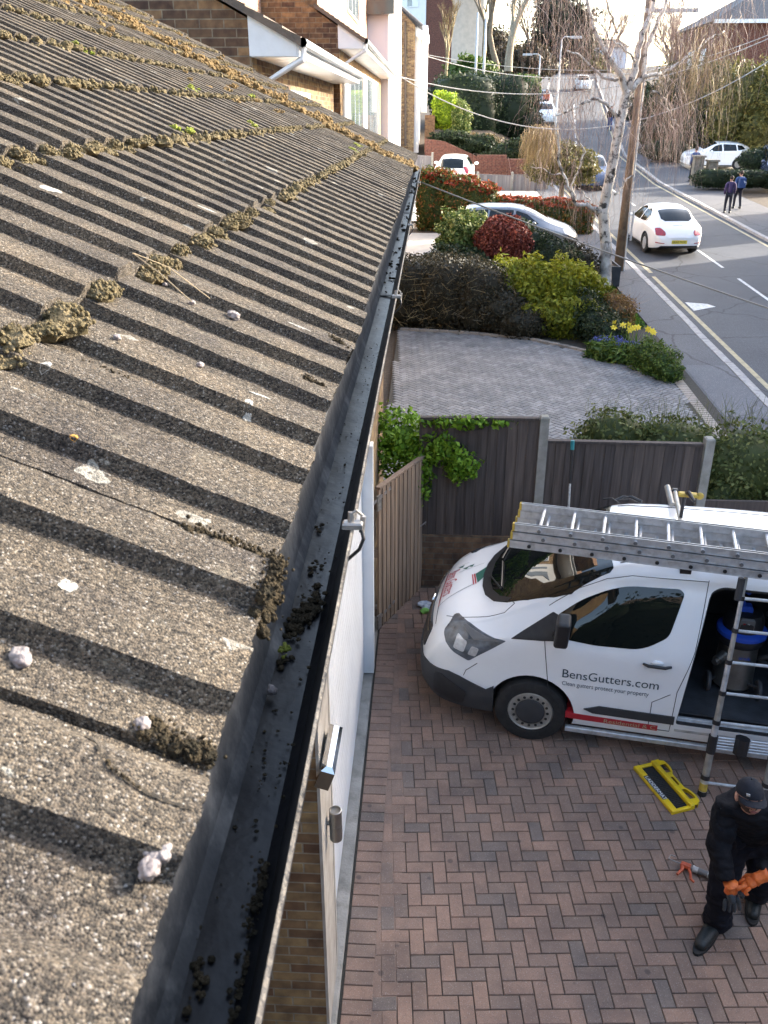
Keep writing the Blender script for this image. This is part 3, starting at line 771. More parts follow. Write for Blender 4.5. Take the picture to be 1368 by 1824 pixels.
for (y0, d0, y1, d1, n, r) in ((.745, .09, .765, .0, 46, .0095), (.765, .0, .67, -.002, 80, .0085), (.485, .055, .475, .0, 40, .0065), (1.62, .05, 1.60, .0, 14, .006), (1.33, .06, 1.32, .03, 12, .005), (1.05, .33, 1.03, .25, 16, .006), (2.6, .2, 2.58, .1, 18, .008)):
    for i in range(n):
        t = random.random(); y = y0+(y1-y0)*t+random.gauss(0, .004); d = d0+(d1-d0)*t+random.gauss(0, .004)
        hh = surf_h(y, max(d, 0))
        md.ball(rp(y, d, hh*(1 if d > 0 else .4)), r*random.uniform(.5, 1), 1, 0)
        for q in range(7): md.ball(rp(y+random.gauss(0, r*.7), d+random.gauss(0, r*.7), hh*(1 if d > 0 else .3)+random.uniform(-.2, 1)*r), r*random.uniform(.12, .3), 1)
# dark beads along the crack, standing for its dark gap
for (pa, pb, n) in CRK:
    for i in range(n):
        t = random.random(); y = pa[0]+(pb[0]-pa[0])*t+random.gauss(0, .0012); d = pa[1]+(pb[1]-pa[1])*t+random.gauss(0, .0012)
        md.ball(rp(y, d, surf_h(y, max(d, 0))-.0006), random.uniform(.0006, .0014), 1)
tag(md.build('moss', 'moss_dark'), 'dark brown moss crusts along the tile joints by the gutter', 'moss', kind='stuff')
# loose white stones lying on the tiles
def stone(px_y, d, r, label, lobes=1):
    mm = MB(); hh = surf_h(px_y, d)
    p0 = rp(px_y, d, hh+r*.55)
    for q in range(lobes):
        off = Vector((math.cos(q*2.3), math.sin(q*2.3), .15*(q % 2)))*r*1.05 if q else Vector()
        mm.ball(off, r*random.uniform(.8, 1), 4, 0, .34, 1.5, sq=(1, 1.15, .8))
    o = mm.build('stone', 'stone_white'); o.location = p0
    o.data.polygons.foreach_set('use_smooth', [True]*len(o.data.polygons))
    tag(o, label, 'stone', 'white stones lying on the roof tiles')
stone(.372, .014, .0068, 'lumpy pinkish white stone cluster closest to the lower edge of the photo', 4)
stone(.483, .055, .0070, 'round cream pebble lying above the mossy tile crack')
stone(.503, .152, .0075, 'pale pinkish stone at the left margin, just above the long tile joint', 2)
stone(1.48, .212, .010, 'square white stone on the ridge nearest the middle of the roof', 2)
stone(1.46, .285, .006, 'small white stone at the lower end of the straw stems')
stone(1.57, .36, .006, 'small white stone wedged beside the moss of the lowest row')
stone(1.16, .315, .0055, 'small white stone lying in a shaded groove below the moss row, left of another')
stone(1.19, .20, .0055, 'small upright white stone in the groove between moss row and gutter')
stone(.742, -.055, .006, 'grey white pebble lying in the gutter beside the big moss clump') if False else None
# pale lichen and droppings as crusts: thin lumpy discs
lc = MB()
def crust(y, d, ry, rd, mi=0):
    n = 26; ring = []
    for j in range(n):
        th = 2*math.pi*j/n; q = 1+.35*mnoise.noise(Vector((math.cos(th)*1.5, math.sin(th)*1.5, y*9+d)))+random.uniform(-.1, .1)
        yy, dd = y+ry*math.cos(th)*q, d+rd*math.sin(th)*q
        ring.append(on_roof(yy, dd, .0006))
    c0 = on_roof(y, d, .0014)
    lc = MB(); lc.add([c0]+ring, [(0, 1+j, 1+(j+1) % n) for j in range(n)]); frames(lc.build('lichen_patch', 'lichen_orange' if mi else 'lichen_white'), house)
crust(1.13, .112, .010, .006); crust(1.115, .105, .006, .006)
crust(1.17, .105, .003, .018); crust(.585, .155, .010, .007)
crust(1.76, .665, .022, .02); crust(1.60, .11, .003, .02)
crust(.82, .40, .008, .008); crust(.98, .34, .007, .006); crust(3.0, .15, .012, .035); crust(2.2, .45, .006, .03); crust(1.95, .62, .01, .02)
crust(.83, .247, .004, .0045, 1)
ck = [(.4525, .084), (.440, .079), (.430, .071), (.421, .062), (.415, .050), (.411, .036), (.409, .022), (.4085, .010), (.411, .0)]
dk_ = []
for (p0_, p1_) in zip(ck[:-1], ck[1:]):
    for t in range(6): dk_.append((p0_[0]+(p1_[0]-p0_[0])*t/6+random.gauss(0, .0006), p0_[1]+(p1_[1]-p0_[1])*t/6+random.gauss(0, .0006)))
m = MB(); vs = []
for i, (y, d) in enumerate(dk_):
    wd_ = .0058*(1-.72*i/len(dk_))*random.uniform(.65, 1.25); a_ = on_roof(y-wd_*.5, d-wd_*.5, .0015); b_ = on_roof(y+wd_*.5, d+wd_*.5, .0015); vs += [a_, b_]
m.add(vs, [(2*i, 2*i+1, 2*i+3, 2*i+2) for i in range(len(dk_)-1)]); frames(m.build('tile_crack', 'crack_dark'), house)  # flat ribbon; the dark of the open crack is put into its colour
# straw stems
ms = MB()
a, b = rp(1.545, .425, .040), rp(1.45, .285, .034)
ms.tube([a, (a+b)/2+Vector((0, 0, .004)), b], .0011, 5); ms.tube([a, rp(1.555, .36, .042), rp(1.53, .27, .030)], .0009, 5)
tag(ms.build('straw_stem', 'straw'), 'two thin dry straw stems lying below the mossy tile row', 'straw')
# ---- gutter
gut = [(-.30, 4.745), (-.19, 4.735), (-.173, 4.722), (-.166, 4.668), (-.158, 4.652), (-.122, 4.648), (-.110, 4.660), (-.0975, 4.70), (-.0845, 4.757),
       (-.0842, 4.760), (-.0812, 4.760), (-.0814, 4.755), (-.100, 4.70), (-.115, 4.645), (-.13, 4.636), (-.30, 4.636)]
m = MB(); yy = [-.6+i*.1 for i in range(111)]; yy = [y for y in yy if y <= 10.47]; n = len(gut); vs = []
for y in yy:
    for i, (x, z) in enumerate(gut):
        w_ = mnoise.noise(Vector((y*.9, 0, 3)))*.0022; vs.append((x+(w_ if i > 4 else 0), y, z+w_*.6))
for j in range(len(yy)-1):
    for i in range(n-1):
        mi = 1 if i <= 3 else (2 if i in (8, 9) else 0)
        m.add([vs[j*n+i], vs[j*n+i+1], vs[(j+1)*n+i+1], vs[(j+1)*n+i]], [(0, 1, 2, 3)], mi, .5)
m.add([vs[(len(yy)-1)*n+i] for i in range(n)], [tuple(range(n))], 0, .5)
frames(m.build('gutter', ['gutter_plastic', 'gutter_side', 'gutter_lip'], smooth=False), house)
# seam strips and clips
def clip(y, big=1):
    m = MB()
    m.box(-.094, -.070, y-.006, y+.008, 4.7605, 4.768, bev=.002)
    m.tube([(-.084, y, 4.764), (-.084, y+.004, 4.779)], .0038, 10)
    m.tube([(-.072, y+.006, 4.752), (-.070, y+.008, 4.772)], .0034, 10)
    m.tube([(-.084, y, 4.778), (-.078, y+.002, 4.782), (-.071, y+.006, 4.774)], .0018, 6)
    m.tube([(-.072, y, 4.76), (-.069, y-.004, 4.748), (-.074, y-.006, 4.735), (-.090, y-.008, 4.72)], .0022, 6, mi=1)
    frames(m.build('gutter_clip', ['clip_metal', 'black_plastic']), house)
for y in (.90, 2.3, 3.95, 6.6): clip(y)
for y in (2.9, 5.6, 8.3):
    m = MB(); m.box(-.165, -.085, y-.012, y+.012, 4.6525, 4.6555, bev=.001); frames(m.build('gutter_joint', 'black_plastic'), house)
# debris in the gutter
gd = MB()
def deb(x, y, r, n, spread):
    for i in range(n):
        px_, py_ = x+random.gauss(0, spread*.6), y+random.gauss(0, spread*1.6)
        if px_ > -.117 or px_ < -.163: continue
        gd.ball((px_, py_, 4.652+random.random()*r*.8), r*random.uniform(.2, 1), 1, 0, .5, 2, sq=(1, 1, .6))
deb(-.148, .86, .006, 60, .012); deb(-.135, .90, .006, 60, .012); deb(-.15, .78, .005, 16, .006); deb(-.14, 1.0, .005, 14, .008); deb(-.15, 1.12, .004, 8, .006)
deb(-.12, .47, .004, 40, .007); deb(-.15, .40, .004, 20, .006); deb(-.14, .6, .0025, 30, .03)
for y in np.arange(.1, .5, .006): deb(-.120, y, .003, 4, .003)
for i in range(500):
    y = random.uniform(.2, 10) if random.random() < .5 else random.uniform(.2, 2.2); deb(random.uniform(-.16, -.093), y, random.uniform(.001, .0028), 1, .001)
for i in range(60): deb(random.uniform(-.16, -.11), random.uniform(2.8, 9), random.uniform(.005, .012), 4, .01)
tag(gd.build('gutter_debris', 'moss_dark'), 'black crumbs of wet moss and dirt scattered in the gutter', 'debris', kind='stuff')
gm = MB()
for i in range(24): gm.ball((-.150+random.gauss(0, .003), .79+random.gauss(0, .006), 4.66+random.random()*.006), random.uniform(.0012, .003), 1)
tag(gm.build('moss', 'moss_lime'), 'tiny yellow green tuft of moss lying in the gutter', 'moss')
pm = MB(); pm.ball((0, 0, 0), .0055, 2, 0, .5, 2); pb = pm.build('stone', 'stone_white', smooth=True); pb.location = (-.152, .715, 4.662)
tag(pb, 'grey white pebble lying in the gutter beside the big moss clump', 'stone')
# ---- eaves and wall
m = MB(); m.box(-.205, -.185, -1, 10.45, 4.48, 4.742); frames(m.build('fascia', 'fascia_dark'), house)
m = MB(); m.box(-.62, -.206, -1, 10.45, 4.46, 4.475); frames(m.build('soffit', 'upvc_white'), house)
m = MB(); m.box(-4.0, -1.9, -6, 3.46, -.2, 4.45); m.box(-1.9, -.53, 3.46, 3.90, -.2, 4.45); m.box(-4.0, -.53, 3.90, 7.32, 2.42, 4.45); m.box(-4.0, -.53, 7.32, 10.4, -.2, 4.45); m.box(-4.0, -.80, 3.9, 7.32, -.2, 2.42)
frames(m.build('wall', 'brick_stock'), house)
m = MB(); m.box(-.545, -.508, 3.90, 3.94, .0, 2.42, bev=.004); m.box(-.529, -.512, 3.457, 3.899, .0, 4.4); m.box(-.58, -.515, 3.94, 7.2, 2.36, 2.42); frames(m.build('door_frame', 'frame_paint'), house)
# garage door: pale ribbed sectional door
m = MB(); pr = []
zz = .04; dn = []
m.box(-.60, -.58, 3.9, 7.2, .03, 2.36)
while zz < 2.26:
    m.box(-.581, -.568, 3.94, 7.2, zz, zz+.088, bev=0); m.box(-.581, -.574, 3.94, 7.2, zz+.088, zz+.1); zz += .1
gdoor = frames(m.build('garage_door', 'upvc_white'), house)
m = MB(); m.box(-.568, -.535, 4.05, 4.09, .98, 1.22, bev=.005); frames(m.build('door_handle', 'black_plastic'), house)
m = MB(); m.box(-.60, -.465, 7.21, 7.34, .03, 2.5, bev=.006); frames(m.build('door_pillar', 'upvc_white'), house)
# brick front wall of the upper storey behind the lean-to roof (seen in the windscreen)
m = MB(); m.box(-4.3, -3.85, -8, 8.6, 5.8, 9.6); frames(m.build('wall', 'brick_stock'), house)
for (y0, y1, z0, z1) in ((-2.6, -.4, 7.2, 8.6), (1.2, 3.2, 7.2, 8.6), (5.0, 7.2, 7.2, 8.6)):
    m = MB(); m.box(-3.86, -3.80, y0, y1, z0, z1); wf = frames(m.build('window', 'upvc_white'), house)
    m = MB(); k = 3
    for i in range(k):
        a = y0+(y1-y0)*i/k+.06; b = y0+(y1-y0)*(i+1)/k-.06
        m.box(-3.80, -3.79, a, b, z0+.42, z1-.08); m.box(-3.80, -3.79, a, b, z0+.08, z0+.34)
    o = m.build('pane', 'window_glass'); o.data.transform(Matrix.Translation((.5, -3, 0))); o.parent = wf
m = MB(); m.add([(-3.5, -8.3, 9.45), (-3.5, 8.8, 9.45), (-7, 8.8, 11.4), (-7, -8.3, 11.4), (-3.5, -8.3, 9.33), (-3.5, 8.8, 9.33)], [(0, 1, 2, 3), (0, 4, 5, 1)]); frames(m.build('main_roof', 'roof_brown'), house)
m = MB(); m.box(-3.84, -3.5, -8.3, 8.8, 9.30, 9.33); m.box(-3.5, -3.47, -8.3, 8.8, 9.25, 9.45); frames(m.build('main_fascia', 'upvc_white'), house)
# ---- two lamps on the garage wall
fl = empty('floodlight', (-.53, 3.54, 2.1), 'square chrome floodlight mounted just under the gutter', 'light')
m = MB(); Mx = Matrix.Translation((-.47, 3.54, 2.11)) @ Matrix.Scale(1.25, 4) @ Matrix.Rotation(R(18), 4, 'Y') @ Matrix.Rotation(R(6), 4, 'X')
m.box(-.030, .030, -.12, .15, -.06, .06, M=Mx, bev=.018); frames(m.build('housing', 'chrome'), fl)
m = MB(); m.box(-.02, .02, -.1, .12, -.066, -.061, M=Mx); frames(m.build('lens', 'grey_plastic'), fl)
m = MB(); m.tube([(-.54, 3.54, 2.09), (-.48, 3.54, 2.11)], .018, 10); frames(m.build('bracket', 'clip_metal'), fl)
cl = empty('wall_light', (-.53, 3.66, 1.5), 'steel cylinder wall light pointing down beside the garage door', 'light')
m = MB(); pts = [(0, -.10), (.032, -.10), (.034, -.095), (.034, .0), (.032, .004), (.034, .008), (.034, .10), (.029, .102), (.026, .09), (0, .088)]
m.lathe(pts, 24, Matrix.Translation((-.46, 3.66, 1.52)) @ Matrix.Scale(1.08, 4)); frames(m.build('cylinder', 'steel', smooth=False), cl)
m = MB(); m.lathe([(0, 0), (.035, 0), (.035, .02), (0, .022)], 20, Matrix.Translation((-.53, 3.66, 1.53)) @ Matrix.Rotation(R(90), 4, 'Y'))
m.tube([(-.54, 3.66, 1.53), (-.48, 3.66, 1.53)], .014, 10); frames(m.build('mount', 'clip_metal'), cl)
# ---- unseen buildings across the road, placed and shaped to shade the drive
fb = empty('shade_block', (19, 18, 0), 'long unseen brick block across the road, placed and shaped to shade the drive', 'building')
m = MB(); m.box(19, 29, -16, 28.2, -.1, 11.6); m.prism([(19, 28.2), (29, 28.2), (29, 39.6), (19, 34.6)], -.1, 8.2); frames(m.build('wall', 'brick_red'), fb)
m = MB(); m.box(18.7, 29.3, -16.3, 28.4, 11.6, 11.85); m.prism([(18.7, 28.4), (29.3, 28.4), (29.3, 39.7), (18.7, 34.6)], 8.2, 8.4); frames(m.build('roof', 'roof_slate'), fb)
for fl_ in range(4):
    for j in range(7):
        y0 = -13+j*5.8; m = MB(); m.box(18.93, 18.995, y0, y0+1.9, 1.2+fl_*2.75, 2.6+fl_*2.75); wo = frames(m.build('window', 'upvc_white'), fb)
        m = MB(); m.box(18.91, 18.93, y0+.08, y0+1.82, 1.28+fl_*2.75, 2.52+fl_*2.75); frames(m.build('pane', 'window_glass'), wo) if False else frames(m.build('pane', 'window_glass'), fb)
f2 = empty('house', (19, 39, 1), 'low unseen brick block across the road, shaped to leave a sunlit gap', 'house')  # added unseen; footprint follows the sun to let a light band through
m = MB(); m.prism([(19, 36.7), (26, 40.4), (24.5, 44.2), (19, 41.8)], 1, 8.2); frames(m.build('wall', 'brick_red'), f2)
m = MB(); m.prism([(18.7, 36.7), (26.3, 40.6), (24.7, 44.5), (18.7, 42)], 8.2, 8.5); frames(m.build('roof', 'roof_brown'), f2)
m = MB(); m.box(18.93, 18.995, 37.5, 39.4, 4.5, 5.9); frames(m.build('window', 'upvc_white'), f2)
# ------------------------------------------------------------------ van
B_ = Vector((.985, -.174, 0)).normalized(); N_ = Vector((.174, .985, 0)).normalized()
VM = Matrix(((B_.x, N_.x, 0, .228), (B_.y, N_.y, 0, 7.408), (0, 0, 1, 0), (0, 0, 0, 1)))   # van frame: x back, y to the far side, z up
van = bpy.data.objects.new('van', None); COL.objects.link(van); van.matrix_world = VM; van.empty_display_size = .2
van.location = (.228, 7.408, 0); van.rotation_euler = (0, 0, math.atan2(B_.y, B_.x))
tag(van, 'white gutter cleaning van with ladders on its roof and open side door', 'van')
st = [  # x, half width, sill z, belt z, roof half width, top z
 (-.16, .50, .34, .50, .40, .56), (-.14, .66, .28, .58, .50, .66), (-.10, .76, .25, .70, .58, .80), (-.04, .84, .23, .82, .66, .92), (.04, .89, .22, .90, .70, .99),
 (.15, .93, .22, .96, .74, 1.05), (.30, .955, .22, 1.00, .78, 1.10), (.42, .965, .22, 1.03, .80, 1.145), (.52, .97, .22, 1.05, .80, 1.20), (.62, .975, .22, 1.07, .80, 1.27),
 (.80, .98, .22, 1.085, .795, 1.39), (1.0, .985, .22, 1.10, .785, 1.50), (1.2, .99, .22, 1.11, .775, 1.605), (1.38, .993, .22, 1.11, .765, 1.69), (1.52, .993, .22, 1.11, .76, 1.745),
 (1.7, .993, .22, 1.11, .755, 1.785), (2.0, .993, .22, 1.11, .75, 1.81), (2.6, .993, .22, 1.11, .75, 1.825), (4.3, .99, .22, 1.11, .74, 1.82), (4.62, .975, .24, 1.11, .73, 1.80), (4.72, .93, .30, 1.10, .70, 1.74), (4.75, .85, .36, 1.0, .64, 1.60)]
A = np.array(st); xs_d = np.arange(-.16, 4.7501, .01); D_ = np.stack([np.interp(xs_d, A[:, 0], A[:, i]) for i in range(1, 6)], 1)
def smooth1(a, k):
    p = np.pad(a, ((k, k), (0, 0)), mode='edge'); c = np.cumsum(np.vstack([np.zeros((1, a.shape[1])), p]), 0)
    return (c[2*k+1:]-c[:-2*k-1])/(2*k+1)
D0 = D_.copy()
D2 = smooth1(smooth1(D_, 5), 4)
wgt = np.clip((xs_d+.16)/.08, 0, 1)[:, None]*np.clip((4.75-xs_d)/.08, 0, 1)[:, None]
D_ = D0*(1-wgt)+D2*wgt
def section(w_, zs, zb, wr, zt):
    # from bottom centre round the near side to the top centre: returns (y, z) with y >= 0
    pts = [(0, zs), (w_*.55, zs), (w_-.10, zs+.005), (w_-.035, zs+.03), (w_-.012, zs+.10)]
    h = zb-zs
    for f, e in ((.28, .0), (.4, .0), (.5, -.001), (.58, .002), (.66, .001), (.75, .0), (.84, -.001), (.90, .002), (.95, .008), (1.0, .018)): pts.append((w_-e, zs+h*f if h*f > .11 else zs+.11+.01*f))
    er = min(.13, max(.02, (zt-zb)*.30)); ze = zt-er
    y0, z0 = w_-.018, zb
    bulge = min(.018, (ze-zb)*.05)
    for i in range(1, 9):
        f = i/8; pts.append((y0+(wr-y0)*f+bulge*math.sin(math.pi*f), z0+(ze-z0)*f))
    ri = min(.20, wr*.4)
    for i in range(1, 8):
        a = math.pi/2*i/7; pts.append((wr-ri*(1-math.cos(a)), ze+(er-.03*min(1, er/.1))*math.sin(a)))
    yl, zl = pts[-1]
    for i in range(1, 6):
        f = i/5; pts.append((yl*(1-f), zl+(zt-zl)*math.sin(f*math.pi/2)))
    return pts
def body_mesh(D, xs, off=0.0):
    bm = bmesh.new(); rows = []
    for x, (w_, zs, zb, wr, zt) in zip(xs, D):
        sec = section(w_, zs, zb, wr, zt); full = [(-y, z) for y, z in sec[:-1]]+[(y, z) for y, z in reversed(sec[1:])]
        # plan-view bow of the bonnet, the front rounds backwards at the sides
        row = []
        for y, z in full:
            bow = .16*(abs(y)/.95)**2.4*max(0, 1-max(0, x)/2.0)
            row.append(bm.verts.new((x+bow, y, z)))
        rows.append(row)
    for a, b in zip(rows[:-1], rows[1:]):
        k = len(a)
        for i in range(k): bm.faces.new((a[i], a[(i+1) % k], b[(i+1) % k], b[i]))
    bm.faces.new(rows[0][::-1]); bm.faces.new(rows[-1])
    bmesh.ops.remove_doubles(bm, verts=bm.verts, dist=1e-5)
    bmesh.ops.recalc_face_normals(bm, faces=bm.faces); bm.normal_update()
    if off:
        for v in bm.verts: v.co += v.normal*off
    me = bpy.data.meshes.new('body'); bm.to_mesh(me); bm.free(); return me
sel = [i for i in range(0, len(xs_d)) if (xs_d[i] < 2.05 and i % 2 == 0) or i % 14 == 0 or i == len(xs_d)-1]
XS = xs_d[sel]; DD = D_[sel]
def obj_from(me, name, mats):
    me.materials.clear()
    for q in mats: me.materials.append(MATS[q])
    o = bpy.data.objects.new(name, me); COL.objects.link(o); return o
def prism_obj(poly, plane, a, b, material):
    """poly in (x,z) extruded along y ('y'), in (x,y) along z ('z'), in (y,z) along x ('x')"""
    m = MB()
    k = len(poly)
    def mk(u, v, w): return {'y': (u, w, v), 'z': (u, v, w), 'x': (w, u, v)}[plane]
    vs = [mk(u, v, a) for u, v in poly]+[mk(u, v, b) for u, v in poly]
    m.add(vs, [tuple(range(k-1, -1, -1)), tuple(range(k, 2*k))]+[(i, (i+1) % k, k+(i+1) % k, k+i) for i in range(k)])
    o = m.build('cutter', material)
    bm = bmesh.new(); bm.from_mesh(o.data); bmesh.ops.recalc_face_normals(bm, faces=bm.faces); bm.to_mesh(o.data); bm.free()
    return o
def rounded(poly, r, n=4):
    out = []; k = len(poly)
    for i in range(k):
        p0, p1, p2 = Vector(poly[i-1]), Vector(poly[i]), Vector(poly[(i+1) % k])
        a = (p0-p1); b = (p2-p1); rr = r[i] if hasattr(r, '__len__') else r
        ra = min(rr, a.length*.45, b.length*.45)
        if ra < .002: out.append(tuple(p1)); continue
        A_ = p1+a.normalized()*ra; B2 = p1+b.normalized()*ra
        for j in range(n+1):
            t = j/n; q = A_*(1-t)**2+p1*2*t*(1-t)+B2*t*t; out.append(tuple(q))
    return out
def patch(name, poly, plane, a, b, material, off=.004, parent=van, sm=40, D=None, xs=None):
    o = obj_from(body_mesh(DD if D is None else D, XS if xs is None else xs, off), name, [material]); c = prism_obj(poly, plane, a, b, material)
    apply_bool(o, c, 'INTERSECT'); kill(c); autosmooth(o, sm); o.parent = parent; return o
body = obj_from(body_mesh(DD, XS), 'body', ['paint_white', 'van_interior', 'van_floor', 'bumper_plastic'])
WXF, WXR, WR = .93+.03, 3.72, .325
# wheel arches
for wx in (WXF, WXR):
    for sgn in (-1, 1):
        m = MB(); m.lathe([(.385, 0), (.385, .34)], 40, Matrix.Translation((wx, sgn*1.05 if sgn > 0 else -1.05, .335)) @ Matrix.Rotation(R(90 if sgn > 0 else -90), 4, 'X'))
        c = m.build('cutter', 'van_interior'); bm = bmesh.new(); bm.from_mesh(c.data); bmesh.ops.recalc_face_normals(bm, faces=bm.faces); bm.to_mesh(c.data); bm.free()
        apply_bool(body, c, 'DIFFERENCE'); kill(c)
# side door opening and load space
door = rounded([(2.20, .42), (2.25, 1.05), (2.33, 1.62), (2.42, 1.67), (3.42, 1.66), (3.46, 1.60), (3.46, .42)], [.03, .05, .13, .05, .05, .08, .03], 6)
c = prism_obj(door, 'y', -1.2, -.60, 'van_interior'); apply_bool(body, c, 'DIFFERENCE'); kill(c)
c = prism_obj([(-.93, .46), (.93, .46), (.92, 1.08), (.72, 1.66), (-.72, 1.66), (-.92, 1.08)], 'x', 2.14, 4.55, 'van_interior'); apply_bool(body, c, 'DIFFERENCE'); kill(c)
autosmooth(body, 32); body.parent = van
bvh_body = None
bmv = bmesh.new(); bmv.from_mesh(body_mesh(DD, XS)); bvh_body = BVHTree.FromBMesh(bmv)
def drop_z(v, off=.004):
    h = bvh_body.ray_cast(Vector((v[0], v[1], 3)), Vector((0, 0, -1)))
    return h[0]+h[1]*off if h[0] is not None else Vector(v)
def drop_side(v, off=.003):
    h = bvh_body.ray_cast(Vector((v[0], -2, v[2])), Vector((0, 1, 0)))
    return h[0]+h[1]*off if h[0] is not None else Vector(v)
# floor of the load space, inner sill
m = MB(); m.box(2.12, 4.5, -.88, .88, .46, .475); f_ = m.build('load_floor', 'van_floor'); f_.parent = van
m = MB(); m.box(2.2, 3.46, -.965, -.885, .40, .43, bev=.006); m.box(2.2, 3.46, -.93, -.90, .43, .45, bev=.004); m.box(2.2, 3.46, -.985, -.97, .34, .37, bev=.004); s_ = m.build('door_sill', 'alu'); s_.parent = van
m = MB()
for (a, b) in zip(door, door[1:]+door[:1]):
    m.tube([(a[0], -.955 if a[1] < 1.15 else -.955+(a[1]-1.11)*.36, a[1]), (b[0], -.955 if b[1] < 1.15 else -.955+(b[1]-1.11)*.36, b[1])], .013, 6)
dseal = m.build('door_seal', 'black_rubber'); dseal.parent = van
# sliding door, open: stands proud of the side, further back
m = MB(); sd_ = [(3.42, .34), (3.42, 1.12), (4.55, 1.12), (4.55, .34)]
# windscreen
wsp = [(.385, 0), (.40, -.22), (.445, -.40), (.54, -.56), (.67, -.67), (.85, -.74), (1.07, -.775), (1.22, -.775), (1.52, -.70), (1.545, -.66), (1.51, -.35), (1.50, 0)]
wsp = wsp+[(x, -y) for x, y in wsp[-2:0:-1]]
ws = patch('windscreen', wsp, 'z', 1.0, 2.2, 'glass_dark', .004)
wsin = [(.43, 0), (.445, -.22), (.49, -.40), (.57, -.54), (.70, -.65), (.90, -.715), (1.10, -.735), (1.22, -.72), (1.46, -.655), (1.475, -.62), (1.45, -.35), (1.44, 0)]
cw = MB(); ring = wsp
# wipers
for (x0, y0, x1, y1) in ((.60, -.40, .56, .12), (.55, .2, .62, .62), (.47, -.1, .60, -.43)):
    pts = [drop_z((x0+(x1-x0)*t/8, y0+(y1-y0)*t/8, 0), .018) for t in range(9)]
    m = MB(); m.tube(pts, .008, 6); w_ = m.build('wiper', 'black_plastic'); w_.parent = van
# cowl
patch('cowl', [(.385, 0), (.40, -.22), (.445, -.40), (.54, -.56), (.67, -.665), (.70, -.63), (.59, -.52), (.51, -.36), (.475, -.2), (.465, 0), (.475, .2), (.51, .36), (.59, .52), (.70, .63), (.67, .665), (.54, .56), (.445, .40), (.40, .22)], 'z', 1.0, 2.0, 'black_plastic', .007)
# side windows
def xb(y): return 0
sw = rounded([(1.10, 1.135), (1.12, 1.30), (1.30, 1.445), (1.52, 1.56), (1.68, 1.61), (2.09, 1.63), (2.13, 1.60), (2.04, 1.25), (1.84, 1.12), (1.45, 1.11)], [.02, .03, .1, .1, .1, .04, .03, .05, .12, .05])
patch('side_window', sw, 'y', -1.1, -.55, 'glass_dark')
sw2 = [(x, z) for x, z in sw]; patch('side_window', sw2, 'y', .55, 1.1, 'glass_dark')
tri = rounded([(.74, 1.065), (1.08, 1.315), (1.13, 1.30), (1.12, 1.10), (1.0, 1.085)], .01)
patch('quarter_panel', tri, 'y', -1.1, -.55, 'black_plastic', .005); patch('quarter_panel', tri, 'y', .55, 1.1, 'black_plastic', .005)
# bumper, grille, lower trim
bump = [(-.5, .15), (-.5, .585), (.0, .56), (.20, .60), (.30, .585), (.55, .50), (.62, .55), (.62, .15)]
bo = patch('bumper', bump, 'y', -1.1, 1.1, 'bumper_plastic', .012)
m = MB(); m.lathe([(.385, 0), (.385, .34)], 40, Matrix.Translation((WXF, -1.05, .335)) @ Matrix.Rotation(R(-90), 4, 'X')); c = m.build('cutter', 'van_interior')
bm = bmesh.new(); bm.from_mesh(c.data); bmesh.ops.recalc_face_normals(bm, faces=bm.faces); bm.to_mesh(c.data); bm.free(); apply_bool(bo, c, 'DIFFERENCE'); kill(c)
patch('bumper_corner', rounded([(.05, .30), (.05, .52), (.12, .55), (.38, .43), (.34, .28)], .03), 'y', -1.1, -.6, 'black_plastic', .020)
patch('grille', rounded([(-.60, .86), (-.60, .62), (.60, .62), (.60, .86)], .05), 'x', -.4, .16, 'black_plastic', .006)
m = MB()
for (y0, y1, z, r_) in ((-.55, .55, .70, .012), (-.55, .55, .77, .012), (-.5, .5, .84, .008)):
    m.tube([(-.115+.16*(abs(y0+(y1-y0)*t/10)/.95)**2.4+ (z-.7)*.25, y0+(y1-y0)*t/10, z) for t in range(11)], r_, 6)
o = m.build('grille_bar', 'chrome'); o.parent = van
m = MB(); m.lathe([(0, 0), (.075, 0), (.075, .012), (.0, .02)], 24, Matrix.Translation((-.10, 0, .82)) @ Matrix.Rotation(R(-62), 4, 'Y') @ Matrix.Scale(.6, 4, (1, 0, 0))); o = m.build('badge', 'chrome'); o.parent = van
# headlights
hl = rounded([(.115, .93), (.20, 1.045), (.32, 1.065), (.70, 1.035), (.48, .86), (.38, .77), (.22, .83)], [.03, .03, .05, .01, .03, .02, .04])
for (a, b) in ((-1.1, -.62), (.62, 1.1)):
    h = patch('headlight', hl, 'y', a, b, 'lamp_smoke', .006)
    for hz in (rounded([(.23, .87), (.26, .99), (.36, .965), (.33, .85)], .02), rounded([(.365, .84), (.40, .93), (.47, .92), (.44, .83)], .02)):
        q = patch('reflector', hz, 'y', a, b, 'lamp_clear', .009, parent=h)
    q = patch('lamp_trim', [(.30, 1.035), (.32, 1.052), (.66, 1.032), (.62, 1.018), (.42, .995)], 'y', a, b, 'grey_plastic', .008, parent=h)
